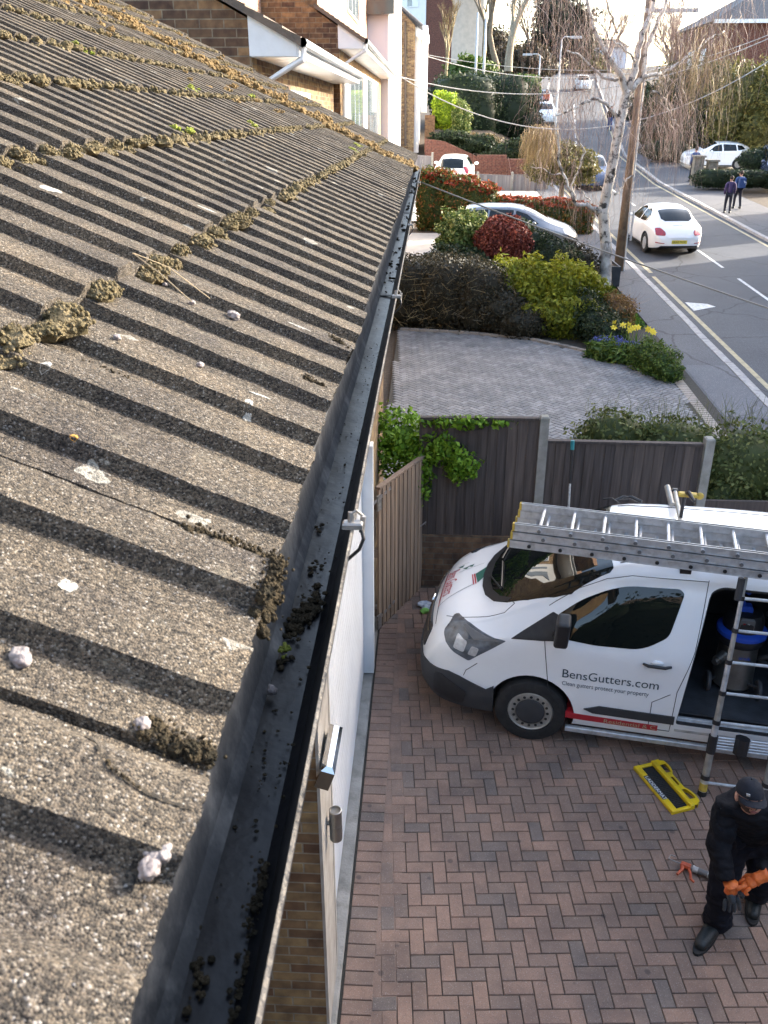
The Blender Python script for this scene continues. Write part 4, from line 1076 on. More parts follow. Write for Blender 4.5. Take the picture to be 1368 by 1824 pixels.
# panel gaps as fine dark lines
def gap(pts, side='s', r=.0035, name='panel_gap'):
    dense = []
    for a, b in zip(pts[:-1], pts[1:]):
        for t in range(8): dense.append((a[0]+(b[0]-a[0])*t/8, a[1]+(b[1]-a[1])*t/8))
    dense.append(pts[-1]); m = MB()
    P3 = [drop_side((x, 0, z), .0) for x, z in dense] if side == 's' else [drop_z((x, y, 0), .0) for x, y in dense]
    m.tube(P3, r, 5); o = m.build(name, 'black_rubber'); o.parent = van; return o
gap([(1.03, 1.09), (1.05, .95), (1.10, .60), (1.20, .44), (1.28, .33), (2.16, .33), (2.17, .75), (2.26, 1.15), (2.31, 1.72)])
gap([(1.04, 1.35), (1.28, 1.53), (1.5, 1.64), (1.7, 1.69), (2.31, 1.71)])
gap([(.12, -.60), (.20, -.66), (.30, -.70), (.52, -.76), (.66, -.78), (.74, -.72), (.70, -.66)], 't')
gap([(.12, .60), (.20, .66), (.30, .70), (.52, .76), (.66, .78), (.74, .72), (.70, .66)], 't')
gap([(.02, -.60), (.0, -.3), (-.01, 0), (.0, .3), (.02, .60)], 't')
gap([(.46, .76), (.36, .66), (.34, .60)])
gap([(1.98, .33), (1.98, .62), (2.12, .72)])
gap([(1.60, -.60), (1.85, -.56), (2.6, -.54), (4.5, -.53)], 't', .006, 'roof_channel'); gap([(1.60, .60), (1.85, .56), (2.6, .54), (4.5, .53)], 't', .006, 'roof_channel')
# lower door trim, red stripe
patch('door_trim', [(1.42, .455), (1.55, .505), (2.185, .50), (2.185, .415), (1.5, .42)], 'y', -1.1, -.6, 'bumper_plastic', .012)
patch('red_stripe', [(1.27, .325), (1.27, .385), (2.06, .375), (2.06, .318)], 'y', -1.1, -.6, 'decal_red', .005)
m = MB(); m.box(1.28, 3.5, -.975, -.93, .17, .215, bev=.006); o = m.build('sill_step', 'alu'); o.parent = van
# handles
m = MB(); m.tube([(1.86, -1.002, 1.005), (1.90, -1.022, 1.0), (2.04, -1.024, 1.0), (2.09, -1.002, 1.003)], [.010, .014, .014, .010], 8); dh = m.build('door_handle', 'black_plastic', smooth=True); dh.parent = van
m = MB(); m.ball((1.975, -.995, 1.02), .05, 3, sq=(1, .28, .5)); o = m.build('handle_recess', 'paint_white', smooth=True); o.parent = dh
# mirrors
for sg in (-1, 1):
    m = MB(); q = []
    bmx = bmesh.new(); bmesh.ops.create_cube(bmx, size=1)
    for v in bmx.verts: v.co = Vector((v.co.x*.12, v.co.y*.17, v.co.z*.27))
    bmesh.ops.bevel(bmx, geom=bmx.edges[:], offset=.035, segments=4, affect='EDGES', profile=.6)
    bmx.normal_update(); me = bpy.data.meshes.new('mirror'); 
    for v in bmx.verts:
        v.co = Matrix.Rotation(R(-10*sg), 3, 'X') @ v.co; v.co += Vector((1.17+.05*(v.co.z), sg*1.10, 1.29))
    bmx.to_mesh(me); bmx.free(); mo_ = obj_from(me, 'mirror', ['black_plastic']); autosmooth(mo_, 40); mo_.parent = van
    m = MB(); m.tube([(1.12, sg*.95, 1.16), (1.16, sg*1.05, 1.19)], .035, 8); a_ = m.build('mirror_arm', 'black_plastic'); a_.parent = mo_
# wheels
def wheel(parent, c, r, wd, sgn, rim='alu_dull', hub='bumper_plastic', holes=16, name='wheel', arms=0):
    M_ = Matrix.Translation(c) @ Matrix.Rotation(R(90)*(1 if sgn < 0 else -1), 4, 'X')
    m = MB(); m.lathe([(r*.62, -wd/2), (r*.94, -wd/2), (r, -wd/2+.03), (r, wd/2-.035), (r*.955, wd/2-.006), (r*.80, wd/2+.006), (r*.64, wd/2), (r*.62, wd/2-.03)], 40, M_)
    t = m.build('tyre', 'black_rubber'); autosmooth(t, 35)
    w0 = bpy.data.objects.new(name, None); COL.objects.link(w0); w0.parent = parent; w0.empty_display_size = .1
    t.parent = w0
    m = MB(); m.lathe([(r*.63, wd/2-.012), (r*.60, wd/2-.004), (r*.55, wd/2-.02), (r*.52, wd/2-.03), (r*.44, wd/2-.012), (r*.40, wd/2-.012)], 40, M_)
    rm = m.build('rim', rim); autosmooth(rm, 35); rm.parent = w0
    m = MB(); m.lathe([(r*.41, wd/2-.02), (r*.39, wd/2+.000), (r*.30, wd/2+.008), (r*.12, wd/2+.006), (0, wd/2+.006)], 32, M_)
    hb = m.build('hub_cap', hub if not arms else rim); autosmooth(hb, 30); hb.parent = w0
    m = MB()
    if holes and not arms:
        for i in range(holes):
            a = 2*math.pi*i/holes; m.lathe([(0, wd/2-.0105), (r*.042, wd/2-.0105), (r*.042, wd/2-.008), (0, wd/2-.007)], 10, M_ @ Matrix.Translation((r*.475*math.cos(a), r*.475*math.sin(a), 0)))
        q = m.build('vent_holes', 'black_rubber'); q.parent = w0; tag(q, kind='stuff') if False else None
    if arms:
        for i in range(arms):
            a = 2*math.pi*i/arms; m.box(r*.05, r*.60, -r*.07, r*.07, wd/2-.02, wd/2+.004, M=M_ @ Matrix.Rotation(a, 4, 'Z'), bev=.004)
        q = m.build('spokes', rim); q.parent = w0
    return w0
for wx in (WXF, WXR):
    for sg in (-1, 1): wheel(van, (wx, sg*.885, WR), WR, .19, sg)
# interior hints behind the glass, opening at the back of cab
# writing on the near side
TM = lambda x, z, s=1: Matrix(((1, 0, 0, x), (0, 0, -1, -1.3), (0, 1, 0, z), (0, 0, 0, 1)))
def pside(v): return drop_side(v, .0035)
textmesh('BensGutters.com', .125, TM(1.20, .755), 'door_lettering', 'decal_dark', van, proj=pside, xscale=.93)
textmesh('Clean gutters protect your property', .062, TM(1.21, .675), 'door_lettering', 'decal_dark', van, proj=pside, xscale=.80)
def pstripe(v): return drop_side(v, .0075)
textmesh('Residential & C', .062, TM(1.60, .330), 'stripe_lettering', 'line_yellow', van, proj=pstripe, xscale=1.15)
# bonnet logo: reads for someone standing in front of the van
def hoodM(x, y): return Matrix(((0, 1, 0, x), (-1, 0, 0, y), (0, 0, 1, 0), (0, 0, 0, 1)))
def ptop(v): return drop_z(v, .0035)
textmesh('Bens Gutters', .15, hoodM(.02, .27), 'bonnet_lettering', 'decal_red', van, proj=ptop, xscale=.62)
def bar_top(x0, y0, x1, y1, w_, material, name, n=8):
    d = Vector((x1-x0, y1-y0)); nn = Vector((-d.y, d.x)).normalized()*w_/2; m = MB(); vs = []
    for i in range(n+1):
        t = i/n; x, y = x0+d.x*t, y0+d.y*t; vs += [drop_z((x+nn.x, y+nn.y, 0), .0035), drop_z((x-nn.x, y-nn.y, 0), .0035)]
    m.add(vs, [(2*i, 2*i+1, 2*i+3, 2*i+2) for i in range(n)]); o = m.build(name, material); o.parent = van; return o
bar_top(.005, .27, .005, -.36, .008, 'decal_red', 'bonnet_logo')
bar_top(.005, -.36, .30, -.15, .006, 'decal_dark', 'bonnet_logo')
bar_top(.27, .06, .31, -.16, .010, 'decal_red', 'bonnet_logo'); bar_top(.29, .065, .33, -.15, .012, 'decal_red', 'bonnet_logo')
def poly_top(poly, material, name):
    m = MB(); c0 = Vector((sum(p[0] for p in poly)/len(poly), sum(p[1] for p in poly)/len(poly)))
    m.add([drop_z((c0.x, c0.y, 0), .0035)]+[drop_z((x, y, 0), .0035) for x, y in poly], [(0, 1+i, 1+(i+1) % len(poly)) for i in range(len(poly))]); o = m.build(name, material); o.parent = van
poly_top([(.30, .06), (.345, -.14), (.42, .0), (.46, .22)], 'decal_green', 'bonnet_logo')
for (x, y) in ((.10, .30), (.15, .24), (.20, .27)): poly_top([(x, y), (x+.06, y+.03), (x+.045, y-.03)], 'decal_green', 'bonnet_logo')
bar_top(.12, .17, .36, .27, .004, 'decal_dark', 'bonnet_logo'); bar_top(.08, .33, .2, .36, .004, 'decal_dark', 'bonnet_logo')
# roof bars
for x in (2.12, 3.30):
    m = MB(); m.tube([(x, -.66, 1.90), (x, .66, 1.90)], .022, 10); rb = m.build('roof_bar', 'alu_dull'); rb.parent = van
    for sg in (-1, 1):
        m = MB(); m.box(x-.045, x+.045, sg*.66-.05, sg*.66+.05, 1.74, 1.86, bev=.02); m.box(x-.03, x+.03, sg*.68-.02, sg*.68+.03, 1.84, 1.93, bev=.01); f_ = m.build('bar_foot', 'black_plastic'); f_.parent = rb
# aerial
m = MB(); m.tube([(1.62, -.42, 1.80), (1.70, -.36, 1.86), (2.05, -.26, 1.96)], [.008, .004, .003], 6); m.ball((1.62, -.42, 1.79), .022, 2, sq=(1.4, 1, .7)); o = m.build('aerial', 'black_plastic'); o.parent = van
# ------------------------------------------------------------------ ladder on the roof
ld = bpy.data.objects.new('extension_ladder', None); COL.objects.link(ld); ld.location = (.228, 7.408, 0); ld.rotation_euler = van.rotation_euler
tag(ld, 'triple section aluminium ladder lying along the roof bars of the white van', 'ladder')
LM = Matrix.Translation((.70, -.60, 1.93)) @ Matrix.Rotation(R(-3.2), 4, 'Z')
for k_ in range(3):
    z0 = k_*.072; off = (.0, .012, .024)[k_]; x_s = (-.02, .0, .01)[k_]; wd = .44-.0*k_
    for yy_ in (-.30+off, .16-off*.5):
        m = MB(); m.box(x_s, 3.9, yy_-.014, yy_+.014, z0, z0+.066, M=LM, bev=.003); m.box(x_s, 3.9, yy_-.018, yy_+.018, z0+.058, z0+.066, M=LM); m.box(x_s, 3.9, yy_-.018, yy_+.018, z0, z0+.008, M=LM)
        o = m.build('rail', 'alu'); frames(o, ld) if False else None; o.parent = ld
        m = MB(); m.box(x_s-.012, x_s+.008, yy_-.020, yy_+.020, z0-.001, z0+.068, M=LM, bev=.005); o2 = m.build('end_cap', 'yellow_cap'); o2.parent = o
    for j in range(15):
        x = x_s+.17+j*.255+(.0, .09, .04)[k_]
        m = MB(); m.tube([LM @ Vector((x, -.316, z0+.033)), LM @ Vector((x, .176, z0+.033))], .0145, 8); o = m.build('rung', 'alu'); o.parent = ld
        if x < 3.6:
            m = MB(); m.tube([LM @ Vector((x, -.330+off*.3, z0+.033)), LM @ Vector((x, -.322, z0+.033))], .016, 10); o3 = m.build('rung_end', 'grey_plastic' if k_ else 'black_plastic'); o3.parent = o
# clamp on the ladder
cp = bpy.data.objects.new('ladder_clamp', None); COL.objects.link(cp); cp.location = (.228, 7.408, 0); cp.rotation_euler = van.rotation_euler; tag(cp, 'dark hooked clamp holding the ladder down to the front roof bar', 'clamp')
m = MB(); m.tube([(2.12, .04, 1.92), (2.12, .04, 2.02), (2.12, .02, 2.16), (2.14, -.05, 2.20), (2.18, -.16, 2.17)], [.016, .016, .022, .022, .014], 8); o = m.build('hook', 'black_plastic'); o.parent = cp
m = MB(); m.box(2.06, 2.22, -.05, .02, 2.155, 2.185, bev=.01); m.ball((2.24, -.03, 2.17), .035, 2, sq=(1, .5, 1)); o = m.build('knob', 'yellow_cap'); o.parent = cp
tm = MB(); 
for (a, b, r_) in (((1.55, .42, 1.86), (1.72, .48, 1.88), .014), ((1.62, .50, 1.86), (1.80, .40, 1.88), .018), ((1.45, .46, 1.85), (1.60, .36, 1.86), .009)): tm.tube([a, ((a[0]+b[0])/2, (a[1]+b[1])/2+.02, a[2]+.03), b], r_, 7)
o = tm.build('roof_strap', 'black_plastic'); o.data.transform(VM); tag(o, 'bundle of black straps lying on the far side of the van roof', 'strap')
m = MB(); m.tube([(2.06, .28, 1.93), (2.02, .50, 2.02)], .028, 12); o = m.build('roof_tube', 'alu_dull'); o.data.transform(VM); tag(o, 'short grey metal tube sticking up beyond the roof ladder', 'tube')
# ------------------------------------------------------------------ vacuum in the load space
vc = bpy.data.objects.new('vacuum_cleaner', None); COL.objects.link(vc); vc.location = tuple(VM @ Vector((2.72, -.38, .475))); vc.rotation_euler = van.rotation_euler
tag(vc, 'tall steel drum wet vacuum with a blue lid standing inside the open van', 'vacuum cleaner')
def vpart(m, name, material, sm=True):
    o = m.build(name, material); 
    if sm: autosmooth(o, 40)
    o.parent = vc; return o
m = MB(); m.lathe([(.0, .06), (.17, .06), (.18, .08), (.175, .10), (.165, .48), (.17, .50), (.0, .50)], 32); vpart(m, 'drum', 'steel')
m = MB(); m.lathe([(.0, .50), (.185, .50), (.205, .53), (.205, .58), (.19, .60), (.0, .60)], 32); vpart(m, 'collar', 'black_plastic')
m = MB(); m.lathe([(.19, .585), (.212, .59), (.212, .625), (.18, .65), (.0, .66)], 32); vpart(m, 'lid_rim', 'blue_plastic')
m = MB(); m.lathe([(.0, .64), (.17, .64), (.17, .74), (.14, .80), (.0, .82)], 24); vpart(m, 'motor_head', 'black_plastic')
m = MB(); m.box(-.06, .06, -.16, -.06, .70, .80, bev=.015); vpart(m, 'switch_panel', 'grey_plastic', False)
m = MB(); m.box(-.035, -.015, -.163, -.16, .74, .76); vpart(m, 'red_switch', 'lamp_red', False); m = MB(); m.box(.0, .02, -.163, -.16, .74, .76); vpart(m, 'white_switch', 'tube_white', False)
m = MB(); m.box(-.05, .05, -.05, .05, .80, .86, bev=.015); m.tube([(-.02, 0, .84), (-.05, .0, .93), (-.10, -.02, .98), (-.06, -.03, 1.02), (.0, -.02, .98)], .018, 8); vpart(m, 'carry_handle', 'blue_plastic', False)
m = MB(); m.tube([(-.13, -.12, .40), (-.20, -.20, .38)], .042, 14); m.tube([(-.17, -.165, .385), (-.22, -.225, .37)], .03, 14); vpart(m, 'inlet', 'steel', False)
for (x, y, a) in ((-.22, -.10, 0), (.20, -.16, 0), (.0, .22, 0)):
    m = MB(); m.lathe([(0, -.018), (.085, -.018), (.095, -.008), (.095, .008), (.085, .018), (0, .018)], 24, Matrix.Translation((x, y, .095)) @ Matrix.Rotation(R(90), 4, 'Y')); w_ = vpart(m, 'castor', 'hose_grey', False)
m = MB(); m.tube([(-.22, -.10, .10), (-.1, -.05, .14), (.2, -.16, .12)], .014, 8); vpart(m, 'trolley_frame', 'black_plastic', False)
textmesh('arnik', .05, Matrix(((1, 0, 0, -.02), (0, 0, -1, -.177), (0, 1, 0, .40), (0, 0, 0, 1))), 'drum_lettering', 'blue_plastic', vc)
hs = MB(); pts = []
for i in range(60):
    t = i/59; a = t*10; pts.append(VM @ Vector((3.02+.10*math.cos(a), -.35+.16*math.sin(a)*.6, .55+t*.75)))
hs.tube(pts, .022, 8); o = hs.build('vacuum_hose', 'hose_grey', smooth=True); tag(o, 'coiled dark grey suction hose hanging beside the vacuum in the van', 'hose')
# ------------------------------------------------------------------ telescopic ladder leaning on the van
tl = empty('telescopic_ladder', (2.45, 5.68, 0), 'telescopic silver ladder leaning against the open side of the van', 'ladder')
F1 = Gz(1250, 1415); F2 = F1+Vector((.48, -.07, 0))
top1 = P(1333, 1008, 6.05)
ax = (top1-F1); 
def lp(s, t): return F1+(F2-F1)*s+ax*t
segs = [0, .085, .205, .335, .465, .60, .735, .87, 1.0]; rr = [.032, .030, .027, .0245, .022, .020, .018, .0165]
for s in (0, 1):
    for i in range(8):
        m = MB(); m.tube([lp(s, segs[i]), lp(s, segs[i+1])], rr[i], 12); frames(m.build('rail_tube', 'alu_dull' if i % 2 else 'alu'), tl)
        m = MB(); m.tube([lp(s, segs[i+1]-.012), lp(s, segs[i+1]+.006)], rr[i]+.006, 12); frames(m.build('collar', 'black_plastic'), tl)
    m = MB(); m.tube([lp(s, -.012), lp(s, .018)], rr[0]+.005, 12); frames(m.build('foot', 'black_rubber'), tl)
    m = MB(); m.tube([lp(s, .02), lp(s, .055)], rr[0]+.0015, 12); frames(m.build('yellow_sleeve', 'yellow_cap'), tl)
for i in [.06]+segs[3:]:
    m = MB(); a, b = lp(0, i-.004), lp(1, i-.004); m.tube([a, b], .0135, 8); frames(m.build('rung', 'alu'), tl)
for q in range(5):    # collapsed rungs stacked near the bottom
    t0 = .215+q*.0125
    for (s0, s1) in ((.07, .36), (.60, .93)):
        m = MB(); m.tube([lp(s0, t0), lp(s1, t0)], .0095, 6); frames(m.build('rung', 'alu'), tl)
m = MB(); m.tube([lp(.47, .205), lp(.47, .275)], .06, 8); frames(m.build('rung_lock', 'black_plastic'), tl)
for s in (0, 1):
    m = MB(); m.tube([lp(s, .20), lp(s, .272)], .038, 12); frames(m.build('lock_collar', 'black_plastic'), tl)
m = MB(); m.tube([lp(0, .86)+Vector((-.03, 0, 0)), lp(0, .95)+Vector((-.03, 0, 0))], .03, 8); frames(m.build('grip', 'bumper_plastic'), tl)
# ------------------------------------------------------------------ yellow work tray on the bricks
yt = [(1.90, 5.96), (2.36, 5.58), (2.13, 5.40), (1.68, 5.80)]
A0 = Gz(1128, 1370); A1 = Gz(1197, 1452); A2 = Gz(1250, 1430); A3 = Gz(1178, 1357)
u_ = (A1-A0); v_ = (A3-A0); u_.z = v_.z = 0; Lu, Lv = u_.length, ((A3-A0).length+(A2-A1).length)/2
un = u_.normalized(); vn = Vector((-un.y, un.x, 0)) if (Vector((-un.y, un.x, 0))).dot(v_) > 0 else Vector((un.y, -un.x, 0))
TMx = Matrix(((un.x, vn.x, 0, A0.x), (un.y, vn.y, 0, A0.y), (0, 0, 1, .002), (0, 0, 0, 1)))
ty = bpy.data.objects.new('work_tray', None); COL.objects.link(ty); ty.location = A0; tag(ty, 'yellow plastic ladder base tray with a black ribbed pad, lying on the brick drive', 'tray')
def tpart(m, name, material):
    o = m.build(name, material); o.data.transform(Matrix.Translation(-A0) @ TMx); o.parent = ty; return o
L0, W0 = Lu, min(.30, Lv)
m = MB(); m.box(0, L0, 0, .055, 0, .035, bev=.006); m.box(0, L0, .175, .215, 0, .05, bev=.006); m.box(0, .03, .055, .175, 0, .03, bev=.005); m.box(L0-.03, L0, .055, .175, 0, .03, bev=.005)
wav = []
n_ = 40
vs = []
for i in range(n_+1):
    x = L0*i/n_; e = .235+.035*max(0, math.sin(i/n_*math.pi*3))**.5 if .03 < i/n_ < .97 else .225
    vs += [(x, .215, .0), (x, .215, .045), (x, e+.02, .045), (x, e+.02, 0)]
holes = [range(5, 12), range(16, 23), range(27, 35)]
fs = []
for i in range(n_):
    a = 4*i; b = a+4
    if any(i in h for h in holes): continue
    fs += [(a+1, b+1, b+2, a+2), (a+2, b+2, b+3, a+3)]
m.add(vs, fs)
for h in holes:
    for i in h: 
        x0 = L0*i/n_; x1 = L0*(i+1)/n_; e0 = vs[4*i][1]; e = vs[4*i+2][1]; e1 = vs[4*(i+1)+2][1]
        m.add([(x0, e-.018, .045), (x1, e1-.018, .045), (x1, e1, .045), (x0, e, .045), (x1, e1, 0), (x0, e, 0)], [(0, 1, 2, 3), (3, 2, 4, 5)])
tpart(m, 'frame', 'yellow_plastic')
m = MB(); m.box(.03, L0-.03, .055, .175, 0, .012)
for i in range(26): m.box(.04+i*(L0-.08)/26, .04+i*(L0-.08)/26+.008, .06, .17, .012, .018)
tpart(m, 'ribbed_pad', 'black_rubber')
m = MB(); m.box(.14, L0-.14, .004, .05, .0352, .0366); tpart(m, 'label_strip', 'hose_grey')
txt = textmesh('LADDERMAT', .045, Matrix.Translation(-A0) @ TMx @ Matrix.Translation((.15, .012, .0378)), 'tray_lettering', 'upvc_white', ty, xscale=1.1)
# ------------------------------------------------------------------ sealant gun
g0 = Gz(1236, 1548, .03); g1 = Gz(1285, 1568, .03)
sg_ = empty('sealant_gun', (g0.x, g0.y, 0), 'orange handled sealant gun with a white tube, lying beside the man', 'sealant gun')
dv = (g1-g0).normalized(); sv = Vector((dv.y, -dv.x, 0))
m = MB(); m.tube([g0, g0+dv*.23], .024, 14); m.tube([g0-dv*.01, g0], .027, 14); m.tube([g0+dv*.23, g0+dv*.26, g0+dv*.31], [.02, .008, .003], 8); frames(m.build('cartridge', 'tube_white'), sg_)
m = MB(); m.tube([g0+dv*.03, g0+dv*.10], .0245, 14); m.tube([g0+dv*.14, g0+dv*.2], .0245, 14); frames(m.build('cartridge_print', 'grey_plastic'), sg_)
m = MB(); m.tube([g0-dv*.01, g0-dv*.16], .005, 6); m.tube([g0-dv*.16, g0-dv*.19+sv*.0+Vector((0, 0, .0)), g0-dv*.185-sv*.045, g0-dv*.15-sv*.05], .005, 6); frames(m.build('plunger_rod', 'clip_metal'), sg_)
m = MB(); c_ = g0-dv*.065
m.tube([c_+dv*.04, c_-dv*.03], [.026, .024], 8)
m.tube([c_-dv*.02, c_-dv*.01+sv*.05, c_-dv*.03+sv*.115], [.017, .013, .010], 8)
m.tube([c_+dv*.02, c_+dv*.05+sv*.05, c_+dv*.07+sv*.11, c_+dv*.095+sv*.125], [.012, .010, .010, .008], 8)
frames(m.build('trigger_handle', 'gun_orange'), sg_)
# litter by the gate
lt = MB(); c_ = Gz(757, 1078, .03)
for (dx, dy, rx, ry, rz, mi) in ((0, .02, .09, .05, .035, 1), (.03, -.06, .07, .05, .04, 1), (.0, -.12, .055, .04, .035, 0), (.05, -.02, .05, .05, .05, 1)): lt.ball(c_+Vector((dx, dy, 0)), 1, 2, mi, .5, 2, sq=(rx, ry, rz))
o = lt.build('plastic_bag', ['litter_green', 'litter_blue']); tag(o, 'crumpled blue and green plastic bag on the ground between gate and van', 'bag')
# water-fed pole standing against the fence
pl_ = empty('brush_pole', (1.62, 8.88, 0), 'thin upright pole with a teal end leaning on the dark fence behind the van', 'pole')
pa = P(1013, 900, 8.75); pb = P(1020, 787, 8.85); pd = (pb-pa)
m = MB(); m.tube([pa-pd*.9, pa+pd*.35], .013, 8); frames(m.build('pole_section', 'tube_white'), pl_)
m = MB(); m.tube([pa+pd*.35, pa+pd*.9], .016, 8); frames(m.build('pole_section', 'black_plastic'), pl_)
mat('teal_plastic', (.02, .22, .24), .5); m = MB(); m.tube([pa+pd*.88, pa+pd*1.02], .022, 8); frames(m.build('pole_end', 'teal_plastic'), pl_)
# ------------------------------------------------------------------ gate, fences, walls
gt = empty('garden_gate', (-.48, 8.09, 0), 'tall brown slatted wooden gate standing open beside the white garage wall', 'gate')
ga, gb = Vector((-.47, 8.06, 0)), Vector((-.01, 9.0, 0)); gd_ = (gb-ga); Lg = gd_.length; gd_.normalize(); gn = Vector((gd_.y, -gd_.x, 0))
GM = Matrix(((gd_.x, gn.x, 0, ga.x), (gd_.y, gn.y, 0, ga.y), (0, 0, 1, 0), (0, 0, 0, 1)))
n = 11
for i in range(n):
    m = MB(); w_ = Lg/n; z1 = 1.72-.03*i/n
    m.box(i*w_+.004, (i+1)*w_-.012, -.012, .012, .03, z1, M=GM, bev=.003); m.box((i+.68)*w_, (i+1.08)*w_, .012, .024, .03, z1, M=GM, bev=.003) if i < n-1 else None
    frames(m.build('slat', 'gate_wood'), gt)
for z in (.22, .95, 1.52):
    m = MB(); m.box(0, Lg, -.05, -.013, z-.05, z+.05, M=GM); frames(m.build('rail', 'gate_wood'), gt)
m = MB(); m.box(0, Lg, -.03, .03, 1.71, 1.735, M=GM, bev=.004); frames(m.build('cap_rail', 'gate_wood'), gt)
for z in (1.60, .16):
    m = MB(); m.box(-.01, .42, .013, .022, z-.018, z+.018, M=GM @ Matrix.Rotation(R(-6), 4, 'Y')); m.box(-.05, .03, .01, .03, z-.12, z+.05, M=GM); frames(m.build('hinge_strap', 'clip_metal'), gt)
m = MB(); m.tube([GM @ Vector((Lg-.09, .02, .88)), GM @ Vector((Lg+.02, .045, .90)), GM @ Vector((Lg+.03, .03, .86))], .008, 8); frames(m.build('latch', 'clip_metal'), gt)
# retaining wall and featheredge fence
rw = MB(); rw.box(.0, 5.3, 9.08, 9.30, -.15, .69); o = rw.build('retaining_wall', 'brick_wall'); tag(o, 'low weathered brick wall under the dark wooden fence behind the van', 'wall')
fn = empty('fence', (1.5, 9.2, .69), 'dark featheredge board fence with two concrete posts behind the white van', 'fence')
def panel(parent, x0, x1, y, z0, z1a, z1b, material, bw=.11, zy=0, rail=True):
    x = x0; m = MB()
    while x < x1-.01:
        xe = min(x+bw, x1); t = (x-x0)/(x1-x0); zt = z1a+(z1b-z1a)*t; tn = random.random()
        m.box(x, xe+.012, y-.012+random.uniform(-.002, .002), y+.004, z0, zt-random.uniform(0, .01), tone=tn)
        m.box(x-.006, x+.02, y-.022, y-.012, z0, zt-.004, tone=tn*.8); x = xe
    frames(m.build('panel', material), parent)
    if rail:
        m = MB(); m.add([(x0, y-.035, z1a), (x1, y-.035, z1b), (x1, y+.035, z1b), (x0, y+.035, z1a), (x0, y-.035, z1a+.03), (x1, y-.035, z1b+.03), (x1, y+.035, z1b+.03), (x0, y+.035, z1a+.03)],
             [(0, 3, 2, 1), (4, 5, 6, 7), (0, 1, 5, 4), (1, 2, 6, 5), (2, 3, 7, 6), (3, 0, 4, 7)]); frames(m.build('capping', material), parent)
panel(fn, -.05, 1.27, 9.12, .69, 2.12, 2.13, 'fence_dark'); panel(fn, 1.38, 3.10, 9.12, .69, 1.87, 1.86, 'fence_dark')
for x, z1 in ((1.33, 2.18), (3.17, 1.96)):
    m = MB(); m.box(x-.05, x+.05, 9.06, 9.18, .0, z1, bev=.015); frames(m.build('post', 'concrete_post'), fn)
m = MB(); m.box(-.45, 1.27, 9.085, 9.10, 1.95, 2.0) if False else m.box(3.23, 5.3, 9.10, 9.14, .69, 1.2); frames(m.build('panel', 'fence_dark'), fn)
# foliage near the fence
bush('shrub', [(-.28, 9.35, 1.75, .42, .30, .42), (.18, 9.15, 1.78, .30, .22, .22), (.42, 9.0, 1.62, .20, .14, .20), (-.08, 9.02, 1.45, .18, .14, .34), (.45, 9.1, 2.1, .5, .10, .07)], 4200, .04, 'leaf_bright', 'bright green climbing shrub spilling over the left end of the dark fence', 'shrub', k=.5)
bush('hedge', [(2.3, 9.9, 1.62, .55, .32, .42), (3.0, 9.85, 1.60, .6, .32, .38), (3.8, 9.7, 1.30, .62, .38, .68), (4.4, 9.75, 1.30, .6, .40, .72), (5.0, 9.8, 1.25, .6, .4, .75), (3.6, 9.5, .85, .38, .28, .6), (4.4, 9.5, .7, .7, .35, .7)], 17000, .036, 'leaf_hedge', 'loose olive green hedge growing behind and beyond the right fence post', 'hedge', k=.74, rough=.12)
tp = MB()
for i in range(260):
    x = random.uniform(1.95, 5.2); y = random.uniform(9.6, 10.1); z = 1.75+random.uniform(-.1, .2)
    tp.tube([(x, y, z), (x+random.gauss(0, .04), y+random.gauss(0, .03), z+.16), (x+random.gauss(0, .07), y+random.gauss(0, .05), z+.30)], [.003, .002, .001], 3)
frames(tp.build('twigs', 'leaf_hedge'), bpy.data.objects['hedge'])
# ------------------------------------------------------------------ next door's front garden
def gy(x, y, z): return (x, y, g(y)+z)
def gb_(x, y, z, rx, ry, rz, *a): return (x, y, g(y)+z, rx, ry, rz, *a)
def twigs(name, parent, box_, n, material, L=.4, r=.004, up=.3):
    m = MB(); x0, x1, y0, y1, z0, z1 = box_
    for i in range(n):
        x, y = random.uniform(x0, x1), random.uniform(y0, y1); z = g(y)+random.uniform(z0, z1)
        d = Vector((random.gauss(0, 1), random.gauss(0, .6), random.gauss(up, .6))).normalized()*L*random.uniform(.5, 1.4); q = Vector((x, y, z))
        m.tube([q, q+d*.5+Vector((0, 0, random.gauss(0, .04))), q+d], [r, r*.7, r*.3], 3)
    o = m.build(name, material); frames(o, parent) if parent else None; return o
sb = strip('flower_bed', lambda y: -.7, lambda y: 5.4 if y > 19.6 else (2.6+(19.6-y)*1.3 if False else 5.4), -.02, 'soil', 19.0, 28.2)
m = MB()   # kerb edging of the grey drive
pe = gp[3:]+[]
for (a, b) in zip(pe[:-1], pe[1:]):
    d = Vector((b[0]-a[0], b[1]-a[1])); L_ = d.length; d.normalize(); k = max(1, int(L_/.22))
    for i in range(k):
        p = Vector(a)+d*(i*L_/k); Mx = Matrix(((d.x, -d.y, 0, p.x), (d.y, d.x, 0, p.y), (0, 0, 1, g(p.y)), (0, 0, 0, 1))); m.box(.005, L_/k-.005, -.11, .0, -.03, .06, M=Mx, bev=.01)
tag(m.build('drive_edging', 'paver_buff'), kind='structure')
h1 = bush('hedge', [gb_(-.35, 21.3, .75, .75, .6, .85, 'b'), gb_(.55, 21.15, .80, .8, .62, .85, 'b'), gb_(1.3, 20.9, .72, .6, .6, .85, 'b'), gb_(1.75, 20.6, .5, .7, .5, .6), gb_(2.3, 20.2, .32, .7, .4, .42)], 26000, .042, 'leaf_brownhedge', 'wide dark brownish clipped hedge at the back edge of the grey block drive', 'hedge', k=.8, rough=.08)
twigs('bare_stems', h1, (-.9, 2.2, 20.3, 20.9, .1, 1.4), 240, 'twig_ochre', .35, .004)
